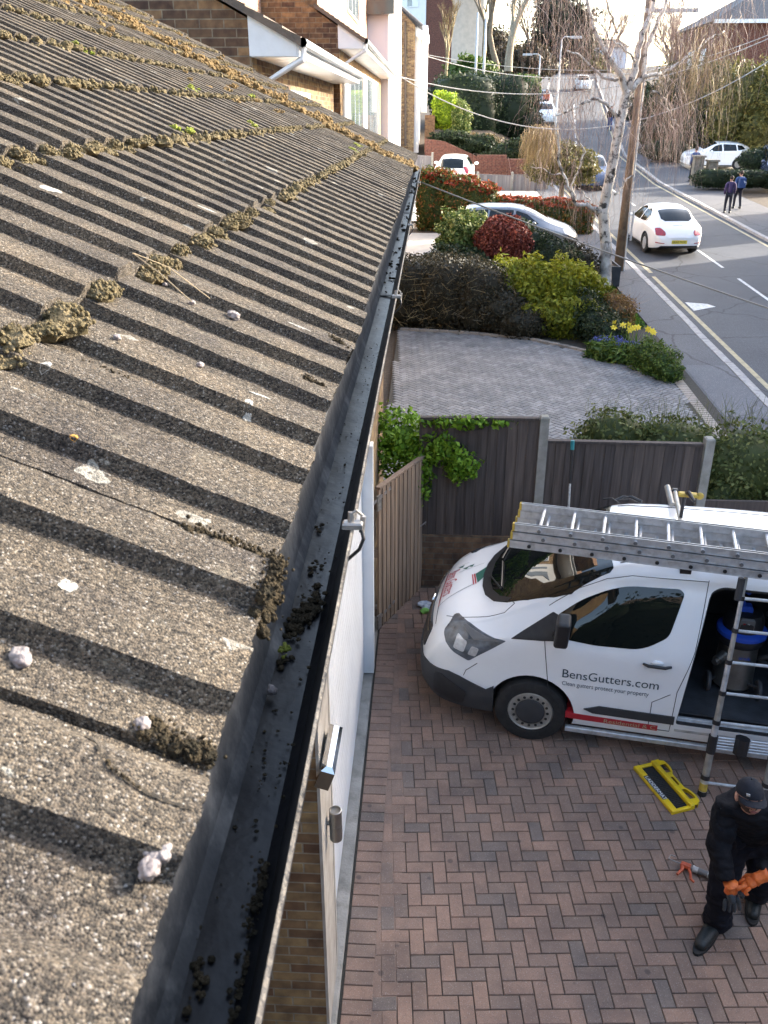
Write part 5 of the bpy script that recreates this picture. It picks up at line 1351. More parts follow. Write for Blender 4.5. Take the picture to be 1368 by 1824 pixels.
twigs('bare_stems', h1, (1.0, 1.6, 20.35, 20.6, .12, .3), 9, 'bark_grey', .7, .012, .1)
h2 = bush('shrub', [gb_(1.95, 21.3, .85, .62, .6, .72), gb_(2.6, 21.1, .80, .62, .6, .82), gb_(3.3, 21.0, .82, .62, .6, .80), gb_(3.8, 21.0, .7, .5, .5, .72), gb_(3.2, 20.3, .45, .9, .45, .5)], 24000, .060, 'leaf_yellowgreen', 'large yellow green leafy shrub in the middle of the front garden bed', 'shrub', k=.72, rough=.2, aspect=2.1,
          tonefn=lambda p: .15+.5*rng.random(len(p))+.25*np.clip((p[:, 2]-1.2)/1.0, -.6, .9))  # leaves lighter towards the top, its sunlight put into the tone
bush('shrub', [gb_(2.05, 24.3, 1.30, .80, .7, .86), gb_(2.0, 24.2, .6, .7, .6, .6)], 17000, .055, 'leaf_maroon', 'rounded reddish maroon clipped shrub behind the yellow green one', 'shrub', k=.82, rough=.05)
bush('shrub', [gb_(.85, 24.9, 1.55, .62, .6, .62), gb_(1.2, 25.0, 1.55, .55, .5, .62), gb_(.6, 24.8, 1.25, .4, .4, .4)], 7500, .062, 'leaf_variegated', 'loose green and cream variegated shrub in front of the silver hatchback', 'shrub', k=.6, rough=.22)
bush('shrub', [gb_(.7, 23.6, .95, .85, .55, .52), gb_(1.2, 23.9, .9, .6, .55, .45), gb_(.3, 23.6, .7, .6, .5, .5)], 12000, .055, 'leaf_dark', 'dark green spreading conifer shrub left of the maroon one', 'shrub', k=.72)
bush('shrub', [gb_(2.9, 24.6, 1.05, .85, .6, .72), gb_(3.4, 24.2, .95, .75, .6, .66), gb_(3.0, 24.2, .6, 1.1, .6, .6), gb_(2.5, 25.2, 1.4, .6, .5, .55)], 14000, .05, 'leaf_dark', 'dark green mounded shrub right of the maroon one, hiding the hatchback bonnet', 'shrub', k=.8, rough=.1)
bush('shrub', [gb_(.1, 22.4, .95, .75, .4, .32), gb_(-.3, 22.6, .9, .6, .4, .3)], 4500, .045, 'leaf_bronze', 'low reddish green shrub behind the brown hedge by the gutter', 'shrub', k=.7)
bush('shrub', [gb_(4.35, 24.8, .6, .45, .5, .65), gb_(4.1, 25.5, .7, .4, .5, .6)], 4200, .045, 'leaf_brownhedge', 'small dull green shrub left of the birch trunk foot', 'shrub', k=.7)
b4 = bush('shrub', [gb_(4.45, 20.6, .42, .50, .6, .48), gb_(4.6, 21.0, .45, .42, .5, .40)], 5200, .035, 'leaf_bronze', 'twiggy brown dormant shrub between the birch lawn and the daffodils', 'shrub', k=.6)
twigs('bare_stems', b4, (4.1, 4.9, 20.2, 21.2, .3, .7), 160, 'twig_brown', .35, .004, 1)
bush('shrub', [gb_(3.95, 19.9, .35, .6, .45, .45), gb_(4.1, 19.4, .3, .45, .4, .38), gb_(3.7, 20.3, .5, .5, .4, .6)], 7000, .04, 'leaf_dark', 'dark low shrub in the shade in front of the brown twiggy one', 'shrub', k=.75)
bush('shrub', [gb_(4.85, 17.55, .24, .42, .45, .36), gb_(4.65, 17.95, .25, .40, .4, .36), gb_(4.95, 17.2, .16, .3, .3, .24)], 6500, .035, 'leaf_mid', 'dark green leafy plant at the kerb corner of the grey drive', 'shrub', k=.75)
bush('flower_clump', [gb_(3.95, 18.8, .14, .35, .3, .22), gb_(4.3, 18.4, .14, .35, .3, .2), gb_(4.1, 18.6, .1, .5, .4, .2)], 3500, .06, 'leaf_mid', 'green leafy clump with blue spring flowers along the drive edge', 'plant', k=.6, aspect=4, corek=False)
bush('blue_flowers', [gb_(4.0, 18.9, .33, .35, .25, .07), gb_(4.4, 18.6, .30, .35, .22, .07), gb_(4.6, 18.35, .26, .25, .2, .06)], 1500, .028, 'flower_blue', k=.5, corek=False)
frames(bpy.data.objects['blue_flowers'], bpy.data.objects['flower_clump'])
for i, (x, y) in enumerate([(4.05, 19.5), (4.2, 19.35), (4.3, 19.55), (4.42, 19.4), (4.55, 19.55), (4.62, 19.3), (4.5, 19.15), (4.75, 19.45), (4.85, 18.95), (4.95, 18.85), (4.9, 18.75), (4.15, 19.15), (4.35, 19.2)]):
    d_ = empty('daffodil', gy(x, y, 0), 'yellow daffodil standing in the clump at the corner of the garden bed', 'flower', 'daffodils in the corner of the garden bed')
    m = MB(); hgt = random.uniform(.42, .58)
    for q in range(7):
        a = random.random()*6.28; m.add([(0, 0, 0), (.012*math.cos(a+1.57), .012*math.sin(a+1.57), .1), (.12*math.cos(a), .12*math.sin(a), hgt*.8), (-.012*math.cos(a+1.57), -.012*math.sin(a+1.57), .1)], [(0, 1, 2, 3)], 0, random.random())
    m.tube([(0, 0, 0), (0, 0, hgt)], .005, 4); o = m.build('leaves', 'leaf_bright'); o.parent = d_
    m = MB(); tl_ = Matrix.Translation((0, -.02, hgt)) @ Matrix.Rotation(R(random.uniform(35, 80)), 4, 'X') @ Matrix.Rotation(random.random()*3, 4, 'Z')
    for q in range(6):
        a = q*math.pi/3; m.add([tl_ @ Vector((0, 0, 0)), tl_ @ Vector((.05*math.cos(a-.5), .05*math.sin(a-.5), .004)), tl_ @ Vector((.085*math.cos(a), .085*math.sin(a), 0)), tl_ @ Vector((.05*math.cos(a+.5), .05*math.sin(a+.5), .004))], [(0, 1, 2, 3)])
    m.lathe([(.012, 0), (.018, .03), (.024, .036), (.016, .032), (.0, .01)], 8, tl_); o = m.build('bloom', 'daffodil'); o.parent = d_
pn = empty('planter', (5.15, 26.1, g(26.1)), 'dark rectangular planter trough between the birch and the telegraph pole', 'planter')
m = MB(); zz = g(26)
m.box(4.95, 5.5, 25.3, 25.35, zz, zz+.55); m.box(4.95, 5.5, 26.5, 26.55, zz, zz+.55); m.box(4.95, 5.0, 25.35, 26.5, zz, zz+.55); m.box(5.45, 5.5, 25.35, 26.5, zz, zz+.55); frames(m.build('box', 'planter_dark'), pn)
m = MB(); m.box(5.0, 5.45, 25.35, 26.5, zz+.3, zz+.48); frames(m.build('soil', 'soil'), pn)
# red photinia hedges round the pale drive
def photinia(name, blobs, n, label):
    gr = bush(name, blobs, n, .075, 'leaf_photinia_green', label, 'hedge', k=.82, rough=.06)
    tops = []
    for b in blobs: tops.append((b[0], b[1], b[2]+b[5]*.78, b[3]*.95, b[4]*.95, .22))
    bush('red_shoots', tops, int(n*.55), .085, 'leaf_photinia_red', parent=gr, corek=False, rough=.2, inner=.2 if False else None) if False else None
    p, nn = blob_points(tops, int(n*.5), rough=.25, inner=.1); o = leafmesh('red_shoots', p, nn, .085, 'leaf_photinia_red', gr); return gr
photinia('hedge', [gb_(.25, 35.3, 1.0, .75, .5, 1.15, 'b'), gb_(1.2, 35.0, .95, .8, .5, .98, 'b'), gb_(2.0, 34.8, .85, .6, .5, .85, 'b')], 12000, 'tall red tipped hedge nearest the gutter end, left of the silver hatchback')
photinia('hedge', [gb_(3.05, 34.9, .55, .75, .45, .62, 'b'), gb_(4.0, 34.8, .52, .6, .45, .60, 'b')], 7500, 'low middle length of red tipped hedge behind the silver hatchback roof')
photinia('hedge', [gb_(4.9, 34.5, .55, .65, .45, .60, 'b'), gb_(5.6, 34.3, .50, .55, .45, .55, 'b')], 7500, 'right hand length of red tipped hedge ending by the birch trunk')
# grey fence beyond
f3 = empty('fence', (3.5, 47, g(47)), 'long grey panel fence with concrete posts behind the red hedges', 'fence')
for (xa, xb_) in ((.9, 2.4), (2.5, 4.15), (4.25, 5.95)): panel(f3, xa, xb_, 47, g(47)-.1, g(47)+.68, g(47)+.62, 'fence_grey', .14)
for x in (2.45, 4.2, 6.0):
    m = MB(); m.box(x-.06, x+.06, 46.93, 47.07, 1.5, 2.62 if x < 5 else 2.45, bev=.02); frames(m.build('post', 'concrete_post'), f3)
f4 = empty('fence', (.2, 45, g(45)), 'short grey fence panel and white post right beside the gutter end', 'fence')
panel(f4, -.9, .05, 45, g(45)-.1, g(45)+1.75, g(45)+1.70, 'fence_grey', .14); m = MB(); m.box(.05, .15, 44.9, 45.1, 1.7, 3.6, bev=.02); frames(m.build('post', 'concrete_post'), f4)
m = MB(); m.box(2.6, 4.2, 51, 51.3, 1.9, 3.25); m.box(4.2, 6.6, 50.8, 51.3, 1.9, 3.05); o = m.build('garden_wall', 'brick_red'); tag(o, 'low dark brick wall behind the grey panel fence', 'wall')
a, b, c, d = P(757, 246, 53), P(778, 250, 53), P(872, 286, 53), P(760, 292, 53)
m = MB(); zz = [P(757, 247, 53), P(792, 252, 53), P(835, 272, 53), P(872, 288, 53)]
vs = []
for q in zz: vs += [(q.x, 53, q.z), (q.x, 53.25, q.z), (q.x, 53, 2.0), (q.x, 53.25, 2.0)]
for i in range(3): a = 4*i; b = a+4; m.add([vs[a], vs[b], vs[b+2], vs[a+2], vs[a+1], vs[b+1]], [(0, 1, 2, 3), (0, 4, 5, 1)])
m.add(vs[-4:], [(0, 1, 3, 2)]); o = m.build('sloping_wall', 'brick_red'); tag(o, 'sloping red brick garden wall stepping down towards the road', 'wall')
m = MB(); a, b = P(822, 240, 60), P(912, 262, 60); m.add([(a.x, 60, a.z), (b.x, 60, b.z), (b.x, 60, b.z-1.2), (a.x, 60, a.z-1.2), (a.x, 60.3, a.z), (b.x, 60.3, b.z)], [(3, 2, 1, 0), (0, 1, 5, 4)]); o = m.build('concrete_wall', 'concrete_post'); tag(o, 'pale concrete retaining wall under the big dark hedge', 'wall')
# hedges on the bank
bush('hedge', [(P(828, 195, 64)).to_tuple()+(2.2, 1.6, 2.1, 'b'), P(880, 190, 66).to_tuple()+(2.4, 1.8, 2.0, 'b'), P(925, 185, 68).to_tuple()+(1.6, 1.6, 1.5), P(935, 225, 66).to_tuple()+(1.3, 1.3, 1.4), P(800, 175, 66).to_tuple()+(1.6, 1.4, 1.3)], 26000, .11, 'leaf_dark', 'massive dark green hedge on the bank below the bare tree', 'hedge', k=.88, rough=.1)
bush('hedge', [P(922, 160, 70).to_tuple()+(1.6, 1.3, .95, 'b')], 5000, .10, 'leaf_mid', 'flat topped clipped hedge with a sunlit top by the short lamp post', 'hedge', k=.9, rough=.03)
bush('shrub', [P(792, 196, 57).to_tuple()+(.72, .7, .95, 'b'), P(800, 190, 57).to_tuple()+(.6, .6, .7)], 8000, .09, 'leaf_lime', 'vivid lime green clipped bush beside the white house corner', 'shrub', k=.85, rough=.1)
bush('shrub', [P(822, 213, 56).to_tuple()+(.58, .6, 1.05), P(815, 240, 56).to_tuple()+(.5, .5, .6)], 4500, .08, 'leaf_variegated', 'pale yellowish loose bush leaning on the lime green one', 'shrub', k=.7)
bush('ivy', [P(800, 245, 54.5).to_tuple()+(1.2, .6, .35), P(850, 258, 54.5).to_tuple()+(1.2, .6, .55), P(895, 275, 54).to_tuple()+(1.3, .8, .65), P(930, 272, 54).to_tuple()+(.9, .7, .9), P(870, 285, 54).to_tuple()+(1.5, .5, .3)], 14000, .09, 'leaf_dark', 'dark ivy and ground cover spilling over the sloping brick wall', 'ivy', k=.8)
bush('plant_clump', [P(868, 252, 55.5).to_tuple()+(.9, .3, .4), P(840, 246, 55.5).to_tuple()+(.5, .3, .3)], 1500, .07, 'twig_ochre', 'dry straw coloured plants against the pale concrete wall', 'plant', corek=False)
# round olive tree by the drive (ornamental, short trunk)
ot = empty('round_tree', (3.9, 44.5, g(44.5)), 'round bushy olive green tree with a short trunk behind the grey fence end', 'tree')
c_ = P(1003, 296, 42)
m = MB(); m.tube([(P(1000, 350, 42)).to_tuple(), P(1001, 320, 42).to_tuple(), c_.to_tuple()], [.12, .10, .08], 8); frames(m.build('trunk', 'bark_brown'), ot)
o = bush('crown', [c_.to_tuple()+(1.32, 1.2, .78), P(965, 300, 42).to_tuple()+(.8, .8, .6), P(1035, 300, 42).to_tuple()+(.85, .8, .7), P(1000, 275, 42).to_tuple()+(.8, .8, .5)], 13000, .075, 'leaf_olive', parent=ot, k=.78, rough=.2)
# ------------------------------------------------------------------ birch, telegraph pole, wires, lamp posts
def limb(m, path, Y, r0, r1, dy=0, n=7, wob=.02):
    pts = [P(px, py, Y+dy*i/max(1, len(path)-1)) for i, (px, py) in enumerate(path)]
    dense = []
    for i in range(len(pts)-1):
        for t in range(4):
            f = t/4; p = pts[i].lerp(pts[i+1], f); dense.append(p+Vector((random.gauss(0, wob), random.gauss(0, wob), random.gauss(0, wob))))
    dense.append(pts[-1]); k = len(dense)
    m.tube(dense, [r0+(r1-r0)*i/(k-1) for i in range(k)], n); return dense
bt = empty('birch_tree', P(1076, 522, 24.8), 'white barked weeping birch with bare hanging twigs beside the pavement', 'tree')
m = MB(); ends = []
tr = limb(m, [(1076, 524), (1079, 470), (1079, 430), (1074, 380), (1084, 330), (1095, 270), (1103, 225), (1112, 180), (1119, 160)], 24.8, .165, .11, 0, 10, .01)
m.tube([tr[0]+(tr[3]-tr[0])*t/4*1.0+Vector((0, 0, 0)) if False else tr[t] for t in range(0, 9)], [.205, .186, .176, .170, .165, .162, .159, .156, .153], 12, 1)
frames(m.build('trunk', ['bark_white', 'bark_birch_base'], smooth=True), bt)
m = MB(); 
for (path, r0, r1, dy) in (
    ([(1119, 160), (1133, 113), (1143, 62), (1158, 27), (1166, -30), (1172, -90)], .10, .045, .6),
    ([(1115, 172), (1105, 133), (1083, 100), (1064, 68), (1047, 20), (1040, -50)], .085, .035, -.6),
    ([(1122, 160), (1146, 137), (1153, 85), (1172, 40), (1184, 10), (1195, -70)], .085, .03, 1.0),
    ([(1146, 137), (1174, 130), (1195, 122), (1230, 95), (1262, 70), (1290, 55)], .05, .02, 1.5),
    ([(1098, 205), (1078, 185), (1057, 174), (1030, 191), (1008, 200), (990, 206)], .05, .02, -1.5),
    ([(1102, 142), (1075, 137), (1055, 122), (1030, 97), (1010, 90)], .045, .018, -1),
    ([(1133, 113), (1110, 80), (1085, 70), (1070, 40)], .035, .012, -.5),
    ([(1165, 160), (1185, 180), (1195, 205), (1210, 225)], .025, .01, .5),
    ([(1078, 385), (1062, 372), (1040, 365), (1024, 362), (1014, 338), (1002, 305), (994, 288), (997, 255), (990, 235)], .065, .025, -.8),
    ([(1024, 362), (1018, 330), (1030, 300), (1040, 270), (1025, 235), (1020, 215)], .03, .012, -.3),
    ([(1000, 310), (985, 312), (965, 300), (945, 297)], .02, .008, -.3),
    ([(1079, 400), (1060, 380), (1045, 350), (1030, 335)], .03, .012, .4),
    ([(1095, 350), (1105, 335), (1118, 318), (1130, 312)], .03, .015, .3),
    ([(1160, 20), (1180, 0), (1215, -25), (1250, -40)], .03, .012, 1.5),
    ([(1100, 60), (1085, 20), (1075, -30)], .03, .012, -1.5)):
    dn = limb(m, path, 24.8, r0, r1, dy, 6, .02); ends += dn[len(dn)//3:]
frames(m.build('limbs', 'bark_white', smooth=True), bt)
ctr = P(1125, 60, 25)
# weeping twigs: hang from side branches
def strands(starts, n, L0, L1, material, name, parent, spread=.6, r=.006, sway=.19, side=3):
    m = MB()
    for i in range(n):
        s = Vector(random.choice(starts))+Vector((random.gauss(0, spread), random.gauss(0, spread), random.gauss(.1, spread*.4)))
        Lg_ = random.uniform(L0, L1); k = 6; pts = [s]; d = Vector((random.gauss(0, .6), random.gauss(0, .6), .15)); 
        for j in range(k):
            d = d*.55+Vector((random.gauss(0, sway), random.gauss(0, sway), -.62)); pts.append(pts[-1]+d.normalized()*Lg_/k)
        m.tube(pts, [r*(1-.75*j/k) for j in range(k+1)], side, caps=False, tone=random.random())
        if random.random() < .5:
            q = pts[3]; m.tube([q, q+Vector((random.gauss(0, .12), random.gauss(0, .12), -.10)), q+Vector((random.gauss(0, .14), random.gauss(0, .14), -.35))], [r*.6, r*.5, r*.2], 3, caps=False, tone=random.random())
    o = m.build(name, material)
    if parent is not None: frames(o, parent)
    return o
def cloud(pxs, Y, sy=1.0): return [P(px, py, Y+random.gauss(0, sy)) for px, py in pxs]
st1 = []
for i in range(160):
    a = random.uniform(940, 1330); st1.append(P(a, random.uniform(-150, 90)-.10*abs(a-1130)*0, 24.8+random.gauss(0, 1.3)))
strands([e for e in ends], 620, .4, 1.4, 'twig_brown', 'twigs', bt, .35, .0045)
strands(st1, 780, .8, 2.6, 'twig_brown', 'hanging_twigs', bt, .35, .0042)
strands(cloud([(random.uniform(1110, 1240), random.uniform(130, 240)) for _ in range(40)], 25), 300, .8, 2.1, 'twig_brown', 'hanging_twigs', bt, .25, .0048)
strands(cloud([(random.uniform(960, 1080), random.uniform(90, 220)) for _ in range(40)], 24.5), 170, .6, 1.9, 'twig_brown', 'hanging_twigs', bt, .3, .0042)
strands(cloud([(random.uniform(1200, 1310), random.uniform(40, 130)) for _ in range(30)], 25.5), 240, .8, 2.4, 'twig_ochre', 'hanging_twigs', bt, .35, .0052)
# weeping small tree left of the round olive one
wt = empty('weeping_tree', P(955, 290, 41), 'small weeping tree with straw brown hanging shoots left of the round tree', 'tree')
strands(cloud([(random.uniform(943, 985), random.uniform(228, 250)) for _ in range(20)], 41, .5), 600, .7, 1.7, 'twig_ochre', 'hanging_shoots', wt, .18, .010)
m = MB(); m.tube([P(962, 300, 41), P(962, 260, 41), P(965, 232, 41)], [.08, .06, .04], 6); frames(m.build('trunk', 'bark_brown'), wt)
# telegraph pole
bp = T(1101, 482); tpx = P(1152, 42, bp.y)
tg = empty('telegraph_pole', bp, 'brown wooden telegraph pole on the pavement just right of the birch', 'telegraph pole')
m = MB(); m.tube([bp, bp.lerp(Vector((bp.x, bp.y, tpx.z)), .5), Vector((bp.x, bp.y, tpx.z+.6))], [.15, .11, .075], 14); frames(m.build('pole', 'pole_wood', smooth=True), tg)
m = MB(); m.box(bp.x-.08, bp.x+1.35, bp.y-.2, bp.y-.1, tpx.z+.25, tpx.z+.35); frames(m.build('crossarm', 'lamp_post'), tg)
m = MB(); m.tube([bp+Vector((.145, -.12, .0)), Vector((bp.x+.10, bp.y-.10, tpx.z))], .022, 6); frames(m.build('cable_guard', 'lamp_post'), tg)
m = MB()
for i in range(10): m.tube([bp+Vector((.19, -.05, 1.0+i*.07)), bp+Vector((.27, -.05, 1.0+i*.07))], .012, 5)
m.tube([bp+Vector((.26, -.05, .9)), bp+Vector((.26, -.05, 1.75))], .03, 6); frames(m.build('cable_ladder', 'lamp_post'), tg)
def wire(p0, p1, sag, r, label, material='wire', group=None):
    m = MB(); k = 24; pts = [p0.lerp(p1, i/k)+Vector((0, 0, -sag*4*(i/k)*(1-i/k))) for i in range(k+1)]
    m.tube(pts, r, 5); o = m.build('overhead_wire', material, smooth=True); tag(o, label, 'wire', group)
wire(Vector((-.10, 10.35, P(757, 325, 10.35).z)), P(1420, 566, 9.2)+Vector((0, 0, 0)), .03, .009, 'thick pale cable running from the far gutter end across the garden and road', 'cable')
wire(P(700, 258, 30).lerp(P(700, 128, 38), 1), P(1420, 75, 38), 2.55, .022, 'lowest pale wire crossing in front of the birch fork', group=None)
wire(P(700, 133, 42), P(1420, 45, 42), 1.55, .020, 'middle overhead wire that rises to the right above the white car')
wire(P(760, 100, 45), P(1420, 40, 45), 1.5, .018, 'topmost overhead wire crossing the far tree trunks')
wire(P(715, 88, 60), P(1200, 118, 60), .6, .016, 'faint thin wire behind the others, from the far brick house')
def lamp_post(base, top, arm, label, r=.09, group=None):
    b = Vector(base); o = empty('street_lamp', b, label, 'street lamp', group); t = Vector((b.x, b.y, top.z))
    m = MB(); m.tube([b, b.lerp(t, .25), t], [r, r*.75, r*.55], 10); frames(m.build('column', 'lamp_post', smooth=True), o)
    if arm:
        m = MB(); e = t+Vector((arm, 0, .12)); m.tube([t, t+Vector((arm*.2, 0, .15)), e], [r*.5, r*.45, r*.4], 8); frames(m.build('arm', 'lamp_post'), o)
        m = MB(); m.box(e.x-.35, e.x+.35, e.y-.14, e.y+.14, e.z-.08, e.z+.06, bev=.04); frames(m.build('lamp_head', 'lamp_post'), o)
lamp_post(P(986, 262, 62), P(1001, 70, 62), .9, 'tall street lamp behind the birch twigs, left side of the road')
lamp_post(P(958, 165, 75), P(962, 100, 75), -1.0, 'short pale lamp post standing at the end of the clipped hedge')
lamp_post(P(846, 152, 85), P(850, 22, 85), 0, 'left one of two tall grey posts near the flats', .14)
lamp_post(P(861, 140, 85), P(868, 22, 85), 0, 'right one of two tall grey posts near the flats', .14)
# ------------------------------------------------------------------ trees beyond
def bare_tree(name, base, hgt, r, label, material='bark_grey', depth=5, spread=.55, seed=1, twm=None, up=.35):
    rs = random.Random(seed); o = empty(name, base, label, 'tree'); mt = MB(); mc = MB()
    def rec(p, d, L_, r_, lv):
        k = 3; pts = [p]
        for j in range(k):
            d = (d+Vector((rs.gauss(0, .10), rs.gauss(0, .10), rs.gauss(.03, .06)))).normalized(); pts.append(pts[-1]+d*L_/k)
        (mt if lv >= depth-1 else mc).tube(pts, [r_*(1-.12*j) for j in range(k+1)], 7 if lv > depth-3 else 4 if lv > 1 else 3, caps=False)
        if lv <= 0: return
        for q in range(3 if lv > 1 else 4):
            a = rs.random()*6.28; nd = (d+Vector((math.cos(a), math.sin(a), rs.gauss(up, .25)))*spread*rs.uniform(.6, 1.2)).normalized()
            rec(pts[-1] if q < 2 else pts[-2], nd, L_*rs.uniform(.62, .82), r_*.58, lv-1)
    rec(Vector(base), Vector((0, 0, 1)), hgt*.30, r, depth)
    frames(mt.build('trunk', material, smooth=True), o); frames(mc.build('crown', twm or material), o); return o
bare_tree('bare_tree', P(905, 128, 82), 12.5, .38, 'big bare tree with a pale trunk above the dark hedge', depth=6, seed=3, spread=.5)
bare_tree('bare_tree', P(885, 140, 95), 13, .36, 'thinner dark bare tree just behind the big bare one', 'bark_brown', 5, seed=5)
bare_tree('young_tree', P(795, 150, 70), 6.0, .14, 'upright pale twiggy tree in front of the brick flats', 'twig_ochre', 5, .30, 9, up=1.0)
bare_tree('bare_tree', P(1085, 130, 130), 9, .25, 'bare brown tree at the far top of the hill road', 'twig_brown', 5, .5, 11)
bare_tree('bare_tree', P(955, 150, 120), 12, .3, 'bare tree left of the far road behind the tall street lamp', 'bark_brown', 6, .5, 13)
bare_tree('bare_tree', P(860, 110, 125), 15, .3, 'tall thin bare tree right of the flats', 'twig_ochre', 6, .45, 14)
bare_tree('bare_tree', P(1200, 215, 70), 8.5, .25, 'bare twiggy tree among the evergreens right of the road', 'twig_brown', 6, .5, 17)
def evergreen(base, blobs, n, size, material, label, name='evergreen_tree'):
    o = empty(name, base, label, 'tree'); m = MB(); t = Vector(blobs[0][:3]); m.tube([Vector(base), t], [.3, .12], 8); frames(m.build('trunk', 'bark_brown'), o)
    c = bush('crown', blobs, n, size, material, parent=o, k=.72, rough=.22); return o
evergreen(P(1000, 130, 112), [P(1000, 60, 112).to_tuple()+(3.2, 3, 3.0), P(965, 85, 112).to_tuple()+(2.2, 2, 1.4), P(1035, 80, 112).to_tuple()+(2.2, 2, 1.8), P(990, 20, 112).to_tuple()+(2.5, 2, 2.2), P(1030, 35, 112).to_tuple()+(2, 2, 1.4)], 12000, .22, 'leaf_pine', 'tall dark pine against the sky at the end of the road', 'pine_tree')
for (px, py, Y, rx, rz, mt_, lb) in ((1215, 195, 62, 2.6, 2.7, 'leaf_dark', 'dark evergreen tree directly right of the birch trunk'),
        (1190, 225, 66, 1.8, 2.0, 'leaf_brownhedge', 'brownish shadowy tree low behind the parked white car bonnet'),
        (1270, 190, 60, 2.3, 2.6, 'leaf_dark', 'dark evergreen above the parked white car'),
        (1335, 185, 56, 2.3, 2.2, 'leaf_olive', 'sunlit olive green tree at the right margin under the red brick house'),
        (1380, 195, 55, 2.0, 2.4, 'leaf_olive', 'olive green tree cut by the right margin'),
        (1150, 205, 80, 1.8, 2.4, 'leaf_dark', 'distant dark tree between the telegraph pole and the road'),
        (930, 110, 100, 3.2, 1.6, 'leaf_brownhedge', 'dull brown green tree mass behind the short lamp post'),
        (1050, 118, 140, 3.0, 1.6, 'leaf_olive', 'low olive tree at the top of the hill'),
        (840, 130, 92, 2.2, 1.4, 'leaf_mid', 'mid green tree at the foot of the two tall posts'),
        (872, 95, 130, 4.2, 3.2, 'leaf_brownhedge', 'broad brownish tree mass far behind the bare trees'),
        (960, 112, 140, 4.0, 2.4, 'leaf_brownhedge', 'far brownish tree left of the tall pine')):
    c_ = P(px, py, Y); evergreen((c_.x, Y, g(Y)), [c_.to_tuple()+(rx, rx*.8, rz), (c_.x-rx*.45, Y-.6, c_.z-rz*.45, rx*.65, rx*.5, rz*.6), (c_.x+rx*.5, Y-.4, c_.z-rz*.4, rx*.6, rx*.5, rz*.6), (c_.x+rx*.2, Y, c_.z+rz*.5, rx*.5, rx*.5, rz*.5)], int(9000 if Y < 90 else 6000), .13 if Y < 90 else .24, mt_, lb)
bush('hedge', [P(1190, 268, 57).to_tuple()+(1.6, .7, .7), P(1290, 250, 62).to_tuple()+(3.5, .8, 1.3, 'b'), P(1370, 245, 60).to_tuple()+(2.2, .8, 1.3, 'b')], 9000, .1, 'leaf_dark', 'dark hedge behind the parked white car', 'hedge', k=.9)
bush('hedge', [P(1305, 318, 47).to_tuple()+(1.9, .6, .42, 'b')], 4500, .07, 'leaf_dark', 'low clipped dark hedge right of the stone gate pillar', 'hedge', k=.88, rough=.06)
bush('shrub', [P(1350, 285, 50).to_tuple()+(1.1, .8, .62)], 3500, .07, 'leaf_dark', 'rounded dark bush behind the dark off road car', 'shrub', k=.85, rough=.08)
# lawn patches and wall of the right hand property
for (px, py, hh, lb) in ((1238, 330, 1.35, 'left hand stone gate pillar with a flat cap'), (1263, 330, 1.15, 'right hand stone gate pillar with a flat cap')):
    c_ = T(px, py); pl = empty('gate_pillar', c_, lb+' at the parked white car\'s drive', 'pillar', 'pillars at the drive entrance')
    m = MB(); m.box(c_.x-.24, c_.x+.24, c_.y-.24, c_.y+.24, c_.z-.1, c_.z+hh, bev=.02); frames(m.build('shaft', 'stone_pillar'), pl); m = MB(); m.box(c_.x-.3, c_.x+.3, c_.y-.3, c_.y+.3, c_.z+hh, c_.z+hh+.1, bev=.03); frames(m.build('cap', 'stone_pillar'), pl)
